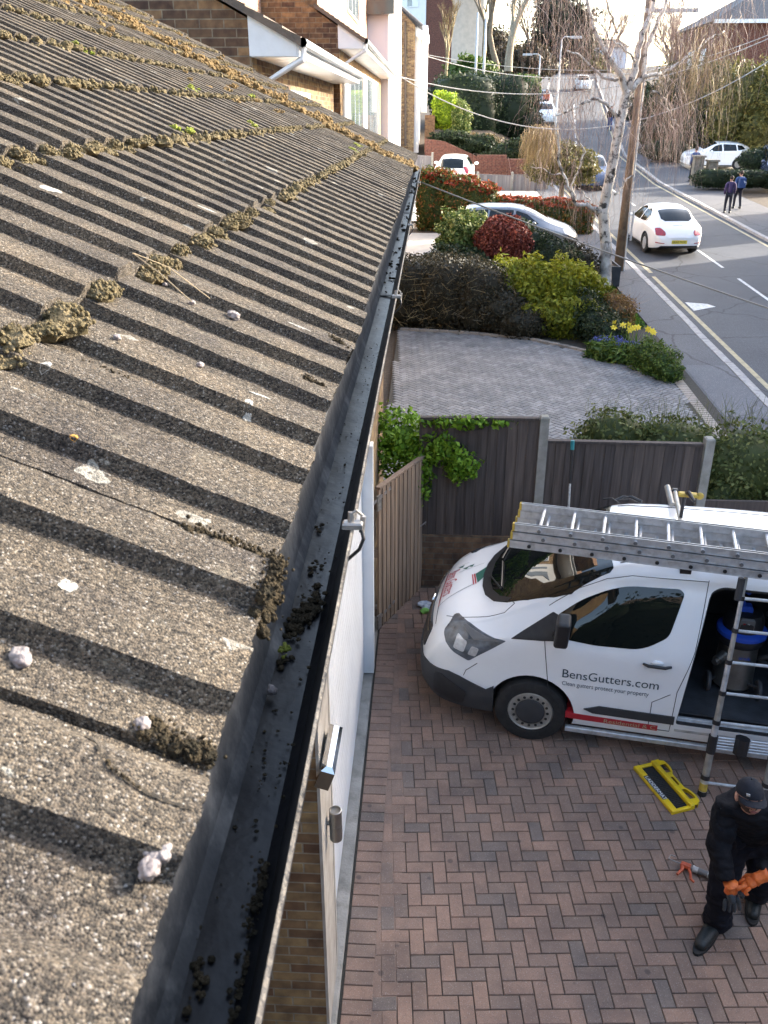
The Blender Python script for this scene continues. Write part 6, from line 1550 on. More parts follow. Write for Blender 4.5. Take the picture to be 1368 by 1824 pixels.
# ------------------------------------------------------------------ houses up the left side
def vquads(name, quads, material, parent):
    m = MB()
    for q in quads: m.add(q, [tuple(range(len(q)))])
    return frames(m.build(name, material), parent)
def lean_house(Y0, Y1, ex, ez, bw, slope, xu, label, zt, wallm='brick_big', dx=-.60):
    o = empty('terraced_house', (ex, Y0, 0), label, 'house')
    bx = ex-bw; tv = .13
    # lean-to body below: side wall and front wall
    zr = lambda x: ez+.02+(ex-x)*slope
    m = MB(); m.add([(bx, Y0, 0), (bx, Y0, zr(bx)-.10), (-9, Y0, zr(-9)-.10), (-9, Y0, 0)], [(0, 1, 2, 3)]); frames(m.build('side_wall', wallm), o); m = MB(); m.add([(bx, Y0, 0), (bx, Y1, 0), (bx, Y1, ez), (bx, Y0, ez)], [(0, 1, 2, 3)]); frames(m.build('front_wall', 'brick_stock'), o)
    # white boxed end, soffit, fascia
    m = MB(); zs = ez-.17
    m.add([(bx-.02, Y0-.01, zs), (ex-.02, Y0-.01, zs), (ex-.02, Y0-.01, ez-.01), (bx-.02, Y0-.01, zr(bx)-.06)], [(0, 1, 2, 3)])
    frames(m.build('box_end', 'upvc_white'), o)
    m = MB(); m.box(bx-.02, ex-.02, Y0, Y1, zs-.01, zs+.01); frames(m.build('soffit', 'upvc_white'), o)
    m = MB(); m.box(ex-.02, ex+.005, Y0, Y1, zs-.01, ez); frames(m.build('fascia', 'upvc_white'), o)
    m = MB()
    for i in range(3): m.tube([(ex+.06, Y0-.05, ez-.03), (ex+.06, Y1, ez-.03)], .055, 8)
    frames(m.build('gutter', 'upvc_white'), o)
    m = MB(); m.tube([(ex+.05, Y0+.05, ez-.08), (ex+.04, Y0+.05, ez-.20), (bx+.08, Y0+.12, ez-.48), (bx+.06, Y0+.14, ez-3)], .04, 8); frames(m.build('downpipe', 'upvc_white'), o)
    # roof slope
    m = MB(); k = 10
    for i in range(k):
        xa = ex+.04-(ex+.04-xu)*i/k; xc = ex+.04-(ex+.04-xu)*(i+1)/k
        m.add([(xa, Y0-.06, zr(xa)+.035), (xa, Y1, zr(xa)+.035), (xc, Y1, zr(xc)+.012), (xc, Y0-.06, zr(xc)+.012)], [(0, 1, 2, 3)])
        m.add([(xa, Y0-.06, zr(xa)-.03), (xa, Y1, zr(xa)-.03), (xa, Y1, zr(xa)+.035), (xa, Y0-.06, zr(xa)+.035)], [(0, 1, 2, 3)])
        m.add([(xa, Y0-.06, zr(xa)-.07), (xc, Y0-.06, zr(xc)-.07), (xc, Y0-.06, zr(xc)+.012), (xa, Y0-.06, zr(xa)+.035)], [(0, 1, 2, 3)])
    frames(m.build('lean_to_roof', 'roof_brown'), o)
    # upper storey
    m = MB(); m.add([(xu, Y0+.6, zr(xu)-.2), (xu, Y1, zr(xu)-.2), (xu, Y1, zt), (xu, Y0+.6, zt)], [(0, 1, 2, 3)]); frames(m.build('tile_hanging', 'tile_hung'), o)
    m = MB(); m.box(-9, xu-.01, Y0+.6, Y1, 0, zt); frames(m.build('upper_wall', wallm), o)
    return o
def win(o, x, y0, y1, z0, z1, panes=2, fr=.07):
    m = MB(); m.box(x, x+.05, y0, y1, z0, z1); w_ = m.build('window', 'upvc_white'); w_.data.transform(Matrix.Translation(-Vector(o.location))); w_.parent = o
    for i in range(panes):
        a = y0+(y1-y0)*i/panes+fr; b = y0+(y1-y0)*(i+1)/panes-fr
        m = MB(); m.box(x+.05, x+.058, a, b, z0+fr, z1-fr); q = m.build('pane', 'window_glass'); q.data.transform(Matrix.Translation(-Vector(o.location))); q.parent = w_
hA = lean_house(11.5, 21, -1.60, 6.02, .57, .52, -3.7, 'nearer terraced house with a white boxed eave, tile hung upper wall and sunlit door', 10)
win(hA, -3.70, 14.5, 17.6, 8.0, 9.4, 3); win(hA, -2.165, 17.2, 20.2, 3.9, 5.3, 3)
m = MB(); m.box(-2.17, -2.10, 13.2, 16.4, 3.0, 5.55); frames(m.build('door_surround', 'upvc_white'), hA)
m = MB(); m.box(-2.10, -2.085, 14.4, 15.0, 4.1, 5.2); m.box(-2.10, -2.085, 15.5, 15.8, 4.1, 5.2); frames(m.build('door_glass', 'window_glass'), hA)
hB = lean_house(21.0, 38, -1.5, 6.70, .53, .62, -2.55, 'farther terraced house with a stepped white eave next to the tall white rendered wall', 11)
win(hB, -2.55, 22.5, 25.5, 8.1, 9.6, 2); win(hB, -2.55, 29, 33, 8.0, 9.6, 3); win(hB, -2.02, 23, 27, 3.6, 6.3, 3); win(hB, -2.02, 29, 35, 3.6, 6.3, 4)
for y0, y1 in ((21.6, 22.6), (27.4, 28.6)):
    m = MB(); m.box(-2.02, -1.96, y0, y1, 3.2, 6.3); frames(m.build('door', 'upvc_white'), hB)
hC = empty('white_house', (-1.8, 38, 1.3), 'tall white rendered house end standing out beyond the terrace', 'house')
m = MB(); m.box(-8, P(690, 100, 38).x, 38, 53, 0, 13); frames(m.build('wall', 'render_lilac_shade'), hC)  # shaded side of the white render, its shade put into the lilac colour
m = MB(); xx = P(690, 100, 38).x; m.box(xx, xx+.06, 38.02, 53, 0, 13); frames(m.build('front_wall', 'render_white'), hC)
m = MB(); c0 = P(655, 15, 37.6); m.box(c0.x-.2, c0.x+1.0, 37.5, 38, c0.z-.2, c0.z+.3); frames(m.build('balcony_rail', 'car_dark'), hC)
m = MB(); m.tube([P(652, 0, 37.8), P(652, 75, 37.8)], .05, 8); frames(m.build('downpipe', 'black_plastic'), hC)
hD = empty('brick_house', (-1.2, 55, 2.4), 'narrow yellow brick house end behind the white rendered one', 'house')
xd0, xd1 = P(705, 100, 55).x, P(739, 100, 55).x; zt = P(712, 20, 55).z; zt2 = P(736, 45, 55).z
m = MB(); m.add([(xd0-2, 55, 0), (xd1, 55, 0), (xd1, 55, zt2), (xd0, 55, zt+.3), (xd0-2, 55, zt+1)], [(0, 1, 2, 3, 4)]); m.add([(xd1, 55, 0), (xd1, 63, 0), (xd1, 63, zt2), (xd1, 55, zt2)], [(0, 1, 2, 3)]); frames(m.build('wall', 'brick_stock'), hD)
m = MB(); m.add([(xd0-2, 54.8, zt+1.1), (xd0, 54.8, zt+.4), (xd1+.4, 54.8, zt2-.05), (xd1+.4, 63, zt2-.05), (xd0, 63, zt+.4), (xd0-2, 63, zt+1.1)], [(0, 1, 4, 5), (1, 2, 3, 4)]); m.tube([(xd0, 54.8, zt+.4), (xd1+.4, 54.8, zt2-.05)], .09, 6); frames(m.build('roof', 'roof_slate'), hD)
m = MB(); m.tube([P(722, 40, 54.9), P(722, 260, 54.9)], .06, 8); frames(m.build('downpipe', 'roof_brown'), hD)
m = MB(); m.box(P(738, 100, 55.5).x, P(748, 100, 55.5).x, 55.5, 62.9, 3.2, zt2-.3); m.box(P(742, 100, 58).x, P(762, 80, 58).x, 58, 62, 5.4, P(760, 45, 58).z); frames(m.build('bay', 'render_white'), hD)
m = MB(); a = P(735, 45, 55.3); b = P(765, 62, 55.3); m.add([(a.x, 55.2, a.z), (b.x, 55.2, b.z), (b.x, 62, b.z), (a.x, 62, a.z), (a.x, 55.2, a.z-.45), (b.x, 55.2, b.z-.45)], [(0, 1, 2, 3), (0, 4, 5, 1)]); frames(m.build('porch_roof', 'upvc_white'), hD)
m = MB(); m.box(P(757, 200, 56).x, P(775, 200, 56).x, 56, 58, 3.2, P(765, 205, 56).z); o = m.build('brick_steps', 'brick_dark'); frames(o, hD)
# flats at the top
hE = bpy.data.objects.new('flats', None); COL.objects.link(hE); c_ = P(803, 120, 96); hE.location = (c_.x, 96, g(96)-1); hE.rotation_euler = (0, 0, R(-24)); tag(hE, 'three storey flats of brown brick and white panels at the top left', 'building')
m = MB(); m.box(-2.8, 0, 0, .3, 0, 16); m.box(-12, -2.8, .0, .3, 0, 16); o = m.build('wall', 'brick_red'); o.parent = hE
m = MB(); m.box(0, 3.4, 0, 12, 0, 13.8) if False else m.add([(0, 0, 0), (2.4, 2.2, 0), (2.4, 2.2, 15.2), (0, 0, 15.2)], [(0, 1, 2, 3)]); o = m.build('end_wall', 'pale_drive'); o.parent = hE  # pale end face, its sunlit brightness put into the colour
m = MB(); m.box(-12, -2.8, -.08, 0, 1, 15.6); o = m.build('white_panels', 'render_white'); o.parent = hE
m = MB(); m.box(-12.5, .5, -.8, 8, 16, 16.35); m.add([(.5, -.8, 16.2), (3.0, 2.0, 15.4), (3.0, 2.0, 15.0), (.5, -.8, 15.9)], [(0, 1, 2, 3)]); o = m.build('roof', 'render_white'); o.parent = hE
for i in range(4):
    for z in (9.4, 12.4):
        m = MB(); m.box(-11.5+i*2.2, -10.2+i*2.2, -.14, -.08, z, z+1.7); w_ = m.build('window', 'upvc_white'); w_.parent = hE
        m = MB(); m.box(-11.4+i*2.2, -10.88+i*2.2, -.15, -.14, z+.1, z+1.6); q = m.build('pane', 'window_glass'); q.parent = w_
# red brick house right
hR = empty('red_brick_house', (22, 75, 4.4), 'red brick house with a slate roof in the upper right corner', 'house')
a = P(1283, 20, 72)
m = MB(); m.box(a.x, a.x+14, 72, 84, 2, P(1283, 38, 72).z); frames(m.build('wall', 'brick_red'), hR)
ze = P(1283, 38, 72).z
m = MB(); m.add([(a.x-.5, 71.5, ze), (a.x+15, 71.5, ze), (a.x+15, 84.5, ze), (a.x-.5, 84.5, ze), (a.x+5, 76, ze+3.2), (a.x+11, 76, ze+3.2)], [(0, 1, 5, 4), (1, 2, 5), (2, 3, 4, 5), (3, 0, 4), (0, 3, 2, 1)]); frames(m.build('roof', 'roof_slate'), hR)
m = MB(); m.box(a.x-.5, a.x+15, 71.45, 71.55, ze-.15, ze+.1); frames(m.build('gutter', 'upvc_white'), hR)
for y in (74, 77.5): win(hR, a.x-.06, y, y+1.4, 8.3, 9.8, 2)
for (px, py, Y, w_, h_, mt_, lb) in ((1075, 105, 150, 7, 3.2, 'render_lilac_shade', 'pale distant house at the top of the road'), (1050, 112, 165, 5, 2.4, 'brick_stock', 'small distant cream house left of the other one'), (943, 112, 118, 2.0, 2.4, 'brick_stock', 'small sunlit brick building behind the short lamp post')):
    c_ = P(px, py, Y); o = empty('distant_house', (c_.x, Y, g(Y)), lb, 'house')
    m = MB(); m.box(c_.x-w_/2, c_.x+w_/2, Y, Y+6, g(Y)-1, c_.z+h_/2); frames(m.build('wall', mt_), o); zz = c_.z+h_/2
    m = MB(); m.add([(c_.x-w_/2-.3, Y-.3, zz), (c_.x+w_/2+.3, Y-.3, zz), (c_.x+w_/2+.3, Y+6.3, zz), (c_.x-w_/2-.3, Y+6.3, zz), (c_.x-w_/2+1, Y+3, zz+1.3), (c_.x+w_/2-1, Y+3, zz+1.3)], [(0, 1, 5, 4), (1, 2, 5), (2, 3, 4, 5), (3, 0, 4)]); frames(m.build('roof', 'roof_brown'), o)
    m = MB(); m.box(c_.x-w_*.3, c_.x-w_*.05, Y-.05, Y, zz-1.6, zz-.6); frames(m.build('window', 'window_glass'), o)
# unseen house and hedge added behind the camera to darken reflections
o = empty('house', (8, -14, 0), 'unseen brown house added behind the camera to darken the van window reflections', 'house')
m = MB(); m.box(-2, 12, -20, -11, 0, 7); frames(m.build('wall', 'roof_brown'), o)
m = MB(); m.add([(-2.4, -10.6, 7), (12.4, -10.6, 7), (12.4, -20.4, 7), (-2.4, -20.4, 7), (-2.4, -15.5, 10), (12.4, -15.5, 10)], [(0, 1, 5, 4), (1, 2, 5), (2, 3, 4, 5), (3, 0, 4)]); frames(m.build('roof', 'roof_brown'), o)
bush('hedge', [(i*1.9-1, -6.5, 2.8, 1.3, .9, 3.4, 'b') for i in range(7)], 9000, .16, 'leaf_dark', 'unseen tall hedge added behind the camera so the van windows reflect something dark', 'hedge', k=.9)
# ------------------------------------------------------------------ cars
def make_car(name, label, nose, heading, S, paint, glassside, ws_poly, rear_poly, wheels, wr_, lights, group=None, rim='alu', extras=None, tail=True):
    """S: stations (x,w,zs,zb,wr,zt); nose: world point under the middle of the nose; heading: angle of the nose-to-tail axis"""
    A_ = np.array(S); xd = np.arange(A_[0, 0], A_[-1, 0]+.001, .02); Dn = np.stack([np.interp(xd, A_[:, 0], A_[:, i]) for i in range(1, 6)], 1); D0_ = Dn.copy(); Ds = smooth1(smooth1(Dn, 4), 3)
    wg = np.clip((xd-xd[0])/.12, 0, 1)[:, None]*np.clip((xd[-1]-xd)/.12, 0, 1)[:, None]; Dn = D0_*(1-wg)+Ds*wg
    sl_ = list(range(0, len(xd), 3)); sl_ = sl_ if sl_[-1] == len(xd)-1 else sl_+[len(xd)-1]
    Dn, xd = Dn[sl_], xd[sl_]
    root = bpy.data.objects.new(name, None); COL.objects.link(root); root.location = nose; root.empty_display_size = .3
    slope = math.atan(.05)*math.sin(heading) if False else 0
    gr = (g(nose[1]+4)-g(nose[1]-4))/8
    pitch = -gr*math.sin(heading); rollr = gr*math.cos(heading)
    root.rotation_euler = (rollr, pitch, heading); tag(root, label, 'car', group)
    b = obj_from(body_mesh(Dn, xd), 'body', [paint, 'black_plastic'])
    for wx in wheels:
        for sg in (-1, 1):
            m = MB(); m.lathe([(wr_*1.12, 0), (wr_*1.12, .34)], 28, Matrix.Translation((wx, sg*1.0, wr_+.01)) @ Matrix.Rotation(R(90*sg), 4, 'X')); c = m.build('cutter', 'black_plastic')
            bm = bmesh.new(); bm.from_mesh(c.data); bmesh.ops.recalc_face_normals(bm, faces=bm.faces); bm.to_mesh(c.data); bm.free(); apply_bool(b, c, 'DIFFERENCE'); kill(c)
            wheel(root, (wx, sg*(max(Dn[:, 0])-.115), wr_), wr_, .2, sg, rim=rim, holes=0, arms=5)
    autosmooth(b, 32); b.parent = root
    def pt(nm, poly, plane, a, c, mt, off=.006): return patch(nm, poly, plane, a, c, mt, off, root, 40, Dn, xd)
    for poly in glassside:
        pt('side_window', poly, 'y', -1.2, -.35, 'glass_dark'); pt('side_window', poly, 'y', .35, 1.2, 'glass_dark')
    pt('windscreen', ws_poly, 'z', .9, 2.4, 'glass_dark')
    if rear_poly: pt('rear_window', rear_poly, 'z', .9, 2.4, 'glass_dark')
    xm = A_[-1, 0]
    pt('sill', [(wheels[0]+wr_*1.15, .1), (wheels[0]+wr_*1.15, .29), (wheels[1]-wr_*1.15, .29), (wheels[1]-wr_*1.15, .1)], 'y', -1.2, 1.2, 'black_plastic', .008)
    for (nm, poly, plane, a, c, mt) in lights: pt(nm, poly, plane, a, c, mt, .010)
    for sg in (-1, 1):
        m = MB(); m.ball((extras['mirror'][0], sg*extras['mirror'][1], extras['mirror'][2]), .1, 2, sq=(.8, 1.1, .75)); o = m.build('mirror', paint, smooth=True); o.parent = root
    return root
def sym(p): return p+[(x, -y) for x, y in p[-2 if abs(p[-1][1]) < 1e-6 else -1:(0 if abs(p[0][1]) < 1e-6 else None):-1]]
# hatchback coupe with a round roof, seen from behind
Sb = [(-.0, .45, .28, .48, .36, .55), (.06, .66, .22, .55, .5, .68), (.25, .80, .20, .66, .60, .82), (.6, .87, .18, .76, .66, .95), (1.0, .88, .18, .85, .68, 1.03), (1.25, .885, .18, .90, .69, 1.10), (1.5, .89, .18, .92, .66, 1.26),
      (1.75, .895, .18, .93, .63, 1.39), (2.0, .90, .18, .94, .61, 1.46), (2.35, .90, .18, .94, .60, 1.485), (2.7, .905, .18, .94, .59, 1.46), (3.05, .905, .18, .95, .62, 1.43), (3.35, .90, .18, .94, .61, 1.34), (3.6, .88, .20, .92, .60, 1.20), (3.82, .85, .22, .86, .60, 1.03), (4.05, .79, .26, .76, .58, .88), (4.18, .72, .30, .66, .54, .77), (4.26, .58, .34, .58, .45, .64)]
bpos = T(1195, 440)
bx_, by_ = 8.32, 30.2
hb = R(-86)      # nose-to-tail axis points back towards the camera
head_b = Vector((math.cos(hb), math.sin(hb)))
nose = Vector((bx_-head_b.x*4.2+.05, by_-head_b.y*4.2, g(by_+4.2)-.085))
beet = make_car('parked_car', 'rounded white two door hatchback driving up the road beside the telegraph pole', nose, hb, Sb, 'car_white',
    [rounded([(1.42, .98), (1.72, 1.26), (2.1, 1.38), (2.35, 1.39), (2.42, .98)], .05), rounded([(2.48, .98), (2.45, 1.38), (2.8, 1.34), (3.1, 1.20), (3.2, 1.02)], .06)],
    sym([(1.14, 0), (1.18, -.45), (1.28, -.62), (1.66, -.53), (1.62, 0)]), sym([(3.14, 0), (3.14, -.46), (3.2, -.53), (3.62, -.52), (3.72, -.40), (3.74, 0)]), (.78, 3.32), .33,
    [('tail_light', rounded([(-.78, .70), (-.76, .90), (-.60, .92), (-.46, .80), (-.48, .70)], .05), 'x', 3.6, 4.4, 'lamp_red'), ('tail_light', rounded([(.78, .70), (.76, .90), (.60, .92), (.46, .80), (.48, .70)], .05), 'x', 3.6, 4.4, 'lamp_red'),
     ('rear_valance', rounded([(-.72, .20), (-.62, .38), (.62, .38), (.72, .20)], .05), 'x', 3.7, 4.5, 'black_plastic'), ('bumper_reflector', [(-.76, .46), (-.76, .49), (-.5, .47), (-.5, .45)], 'x', 3.7, 4.5, 'lamp_red'), ('bumper_reflector', [(.76, .46), (.76, .49), (.5, .47), (.5, .45)], 'x', 3.7, 4.5, 'lamp_red')], extras={'mirror': (1.5, .98, .98)})
beet.name = 'white_hatchback'
m = MB(); m.box(4.23, 4.262, -.26, .26, .44, .56, bev=.004); o = m.build('number_plate', 'plate_yellow'); o.parent = beet
textmesh('GU63 MLN', .105, Matrix(((0, 0, 1, 4.264), (1, 0, 0, -.245), (0, 1, 0, .465), (0, 0, 0, 1))), 'plate_lettering', 'black_plastic', beet, xscale=.9)
m = MB(); m.lathe([(0, 0), (.055, 0), (.055, .012), (0, .014)], 20, Matrix.Translation((4.07, 0, .80)) @ Matrix.Rotation(R(60), 4, 'Y')); o = m.build('badge', 'chrome'); o.parent = beet
m = MB(); m.box(3.86, 3.90, -.16, .16, .965, .985, bev=.004); o = m.build('boot_lettering', 'chrome'); o.parent = beet
# estate-like silver hatchback on the drive, side on, nose to the right
Sh = [(0, .45, .30, .50, .36, .56), (.08, .66, .24, .60, .5, .70), (.35, .82, .20, .72, .62, .86), (.8, .87, .18, .84, .68, 1.0), (1.05, .88, .18, .92, .68, 1.10), (1.5, .885, .18, .95, .66, 1.33), (1.9, .89, .18, .96, .62, 1.48), (2.3, .89, .18, .97, .61, 1.53), (3.2, .89, .18, .98, .60, 1.52), (3.75, .87, .20, .98, .58, 1.46), (3.95, .84, .24, .98, .56, 1.30), (4.1, .80, .28, .92, .54, 1.08), (4.18, .72, .32, .74, .5, .86)]
hat_glass = [rounded([(1.32, 1.01), (1.75, 1.30), (2.1, 1.40), (2.15, 1.02)], .04), rounded([(2.22, 1.02), (2.18, 1.41), (2.95, 1.43), (3.02, 1.04)], .04), rounded([(3.08, 1.05), (3.02, 1.42), (3.5, 1.38), (3.72, 1.20), (3.68, 1.08)], .05)]
hat_ws = sym([(1.02, 0), (1.06, -.45), (1.16, -.62), (1.86, -.52), (1.84, 0)]); hat_rw = sym([(3.80, 0), (3.80, -.46), (4.04, -.48), (4.06, 0)])
hat_l = [('headlight', rounded([(.12, .62), (.16, .76), (.55, .86), (.45, .70)], .04), 'y', -1.2, -.45, 'lamp_clear'), ('headlight', rounded([(.12, .62), (.16, .76), (.55, .86), (.45, .70)], .04), 'y', .45, 1.2, 'lamp_clear'),
         ('tail_light', rounded([(3.9, .80), (3.85, 1.10), (4.02, 1.15), (4.15, .85)], .03), 'y', -1.2, -.5, 'lamp_red'), ('tail_light', rounded([(3.9, .80), (3.85, 1.10), (4.02, 1.15), (4.15, .85)], .03), 'y', .5, 1.2, 'lamp_red')]
a2 = R(180-6); tail = P(806, 405, 31.2)
nose2 = Vector((5.05, 30.6, g(30.8)-.02))
silver = make_car('silver_hatchback', 'silver hatchback parked sideways on the pale drive behind the bushes', nose2, a2, Sh, 'car_silver', hat_glass, hat_ws, hat_rw, (.85, 3.4), .31, hat_l, extras={'mirror': (1.5, .98, 1.04)})
# white car parked beyond the red hedge, tail towards us
wc = make_car('white_car', 'small white hatchback with a dark rear window parked behind the tall red hedge', Vector((1.42, 46.4, g(46)+.42)), R(-96), Sh, 'car_white', hat_glass, hat_ws, sym([(3.72, 0), (3.72, -.50), (4.08, -.52), (4.10, 0)]), (.85, 3.4), .31, hat_l, extras={'mirror': (1.5, .98, 1.04)})
# white crossover on the right
Ss = [(0, .5, .34, .62, .4, .74), (.1, .72, .28, .78, .55, .92), (.4, .86, .24, .92, .66, 1.04), (.95, .90, .22, 1.0, .70, 1.14), (1.2, .91, .22, 1.05, .70, 1.24), (1.7, .915, .22, 1.08, .66, 1.52), (2.1, .92, .22, 1.10, .64, 1.64), (2.6, .92, .22, 1.12, .63, 1.67), (3.5, .92, .22, 1.14, .62, 1.62), (4.05, .90, .24, 1.12, .58, 1.46), (4.3, .86, .30, 1.05, .55, 1.22), (4.42, .78, .36, .85, .5, .95)]
suv_g = [rounded([(1.5, 1.13), (1.9, 1.45), (2.3, 1.54), (2.35, 1.15)], .05), rounded([(2.43, 1.16), (2.40, 1.54), (3.2, 1.52), (3.28, 1.18)], .05), rounded([(3.35, 1.2), (3.3, 1.50), (3.6, 1.47), (3.85, 1.26)], .05)]
suv = make_car('white_crossover', 'white crossover car parked on the drive behind the stone gate pillars', Vector((14.7, 54.9, g(54.9)+.02)), R(-3), Ss, 'car_white', suv_g, sym([(1.16, 0), (1.2, -.5), (1.32, -.62), (2.02, -.54), (1.98, 0)]), sym([(4.02, 0), (4.02, -.5), (4.25, -.5), (4.27, 0)]), (.85, 3.5), .36,
    [('headlight', rounded([(.12, .80), (.18, .94), (.62, 1.0), (.5, .84)], .04), 'y', -1.2, -.45, 'lamp_clear'), ('tail_light', rounded([(4.05, .95), (4.0, 1.15), (4.25, 1.15), (4.35, .97)], .03), 'y', -1.2, -.5, 'lamp_red')], extras={'mirror': (1.65, 1.0, 1.16)}, rim='alu_dull')
suv.scale = (.87,)*3
# dark off-roader at the right margin, nose to us
So = [(0, .72, .40, .80, .6, .98), (.08, .86, .34, .98, .72, 1.12), (.5, .92, .30, 1.06, .78, 1.17), (1.2, .93, .30, 1.10, .78, 1.22), (1.35, .93, .30, 1.14, .76, 1.30), (1.75, .93, .30, 1.16, .72, 1.72), (2.0, .93, .30, 1.16, .70, 1.82), (3.5, .93, .30, 1.16, .70, 1.86), (4.5, .93, .30, 1.16, .70, 1.86), (4.72, .92, .34, 1.14, .68, 1.78), (4.8, .88, .40, 1.0, .64, 1.5)]
ofr = make_car('off_road_car', 'dark boxy off road car cut by the right margin, facing the camera', Vector((17.75, 46.2, g(46)+.02)), R(80), So, 'car_blue', [rounded([(1.7, 1.22), (1.95, 1.66), (2.6, 1.68), (2.6, 1.22)], .04), rounded([(2.7, 1.22), (2.7, 1.68), (3.6, 1.70), (3.6, 1.22)], .04)],
    sym([(1.36, 0), (1.38, -.6), (1.45, -.70), (1.90, -.64), (1.88, 0)]), None, (.95, 3.8), .40,
    [('headlight', rounded([(-.84, .82), (-.84, 1.04), (-.5, 1.02), (-.5, .82)], .04), 'x', -.2, .5, 'lamp_clear'), ('headlight', rounded([(.84, .82), (.84, 1.04), (.5, 1.02), (.5, .82)], .04), 'x', -.2, .5, 'lamp_clear'), ('grille', [(-.45, .80), (-.45, 1.0), (.45, 1.0), (.45, .80)], 'x', -.2, .5, 'grey_plastic'), ('bumper', [(-.9, .3), (-.9, .6), (.9, .6), (.9, .3)], 'x', -.2, .6, 'grey_plastic')], extras={'mirror': (1.8, 1.05, 1.22)}, rim='alu_dull')
m = MB(); m.box(-.03, .0, -.24, .24, .56, .66); o = m.build('number_plate', 'upvc_white'); o.parent = ofr
# dark car on the road behind the birch trunk
dk = make_car('dark_car', 'dark blue car with a pale bonnet stripe parked at the kerb behind the birch trunk', Vector((8.4, 46.8, g(46.8)-.085)), R(88), Sh, 'car_blue', hat_glass, hat_ws, hat_rw, (.85, 3.4), .31, hat_l, extras={'mirror': (1.5, .98, 1.04)})
dk['label'] = 'dark blue car parked at the kerb, half hidden behind the birch trunk'
# small far cars on the left edge of the upper road
for i, (px, py, Y, mt_, lb) in enumerate(((972, 212, 76, 'car_white', 'distant white car parked at the left kerb below the tall street lamp'), (968, 186, 88, 'car_silver', 'distant grey car parked beyond the white one on the left kerb'), (1040, 155, 108, 'car_white', 'far white car near the top of the road'))):
    c_ = P(px, py, Y)
    y0 = Y; q = bpy.data.objects.new('distant_car', None); COL.objects.link(q); q.location = (c_.x, Y, g(Y)-.06); q.rotation_euler = (0, -math.atan(.1)*math.sin(R(86)), R(86)); tag(q, lb, 'car')
    for ch in [x for x in bpy.data.objects if x.parent == dk]:
        cc = ch.copy(); COL.objects.link(cc); cc.parent = q
        if ch.name.startswith('body') or ch.name.startswith('mirror'):
            cc.data = ch.data.copy(); cc.data.materials[0] = MATS[mt_]
        for g2 in [x for x in bpy.data.objects if x.parent == ch]:
            c3 = g2.copy(); COL.objects.link(c3); c3.parent = cc
# ------------------------------------------------------------------ people
def skinned(name, V, E_, Rr, material, sub=2, root=0):
    me = bpy.data.meshes.new(name); me.from_pydata([tuple(v) for v in V], E_, []); o = bpy.data.objects.new(name, me); COL.objects.link(o)
    md = o.modifiers.new('s', 'SKIN'); md.use_smooth_shade = True
    for i, r in enumerate(Rr):
        sv = me.skin_vertices[0].data[i]; sv.radius = (r, r) if not hasattr(r, '__len__') else r; sv.use_root = (i == root)
    sb_ = o.modifiers.new('u', 'SUBSURF'); sb_.levels = sub; sb_.render_levels = sub
    dg = bpy.context.evaluated_depsgraph_get(); dg.update(); m2 = bpy.data.meshes.new_from_object(o.evaluated_get(dg)); o.modifiers.clear(); o.data = m2
    m2.materials.clear(); m2.materials.append(MATS[material])
    for p_ in m2.polygons: p_.use_smooth = True; p_.material_index = 0
    return o
def join_into(o, others):
    bm = bmesh.new(); bm.from_mesh(o.data)
    for q in others: bm.from_mesh(q.data)
    bm.to_mesh(o.data); bm.free()
    for q in others: kill(q)
    return o
V3 = Vector
J = dict(pel=V3((2.27, 4.47, .80)), spi=V3((2.25, 4.40, .98)), che=V3((2.20, 4.29, 1.13)), nb=V3((2.15, 4.21, 1.23)), ne=V3((2.115, 4.165, 1.30)), hd=V3((2.08, 4.125, 1.40)),
         sL=V3((2.01, 4.25, 1.19)), eL=V3((1.955, 4.15, .98)), wL=V3((1.99, 4.00, .82)), sR=V3((2.355, 4.30, 1.19)), eR=V3((2.38, 4.13, .98)), wR=V3((2.185, 3.99, .90)),
         hL=V3((2.17, 4.45, .78)), kL=V3((2.115, 4.28, .43)), aL=V3((2.15, 4.34, .09)), tL=V3((2.00, 4.17, .035)), hR=V3((2.36, 4.49, .78)), kR=V3((2.43, 4.40, .43)), aR=V3((2.50, 4.60, .10)), tR=V3((2.44, 4.44, .035)))
for k_ in J: J[k_].x -= .028
names = list(J); ix = {n: i for i, n in enumerate(names)}
body_edges = [('pel', 'spi'), ('spi', 'che'), ('che', 'nb'), ('nb', 'ne'), ('ne', 'hd'), ('nb', 'sL'), ('sL', 'eL'), ('eL', 'wL'), ('nb', 'sR'), ('sR', 'eR'), ('eR', 'wR'), ('pel', 'hL'), ('hL', 'kL'), ('kL', 'aL'), ('aL', 'tL'), ('pel', 'hR'), ('hR', 'kR'), ('kR', 'aR'), ('aR', 'tR')]
rb = dict(pel=.09, spi=.08, che=.08, nb=.055, ne=.052, hd=.05, sL=.040, eL=.036, wL=.028, sR=.040, eR=.036, wR=.028, hL=.085, kL=.055, aL=.030, tL=.016, hR=.085, kR=.055, aR=.030, tR=.016)
man = skinned('person', [J[n] for n in names], [(ix[a], ix[b]) for a, b in body_edges], [rb[n] for n in names], 'skin', 2, ix['pel'])
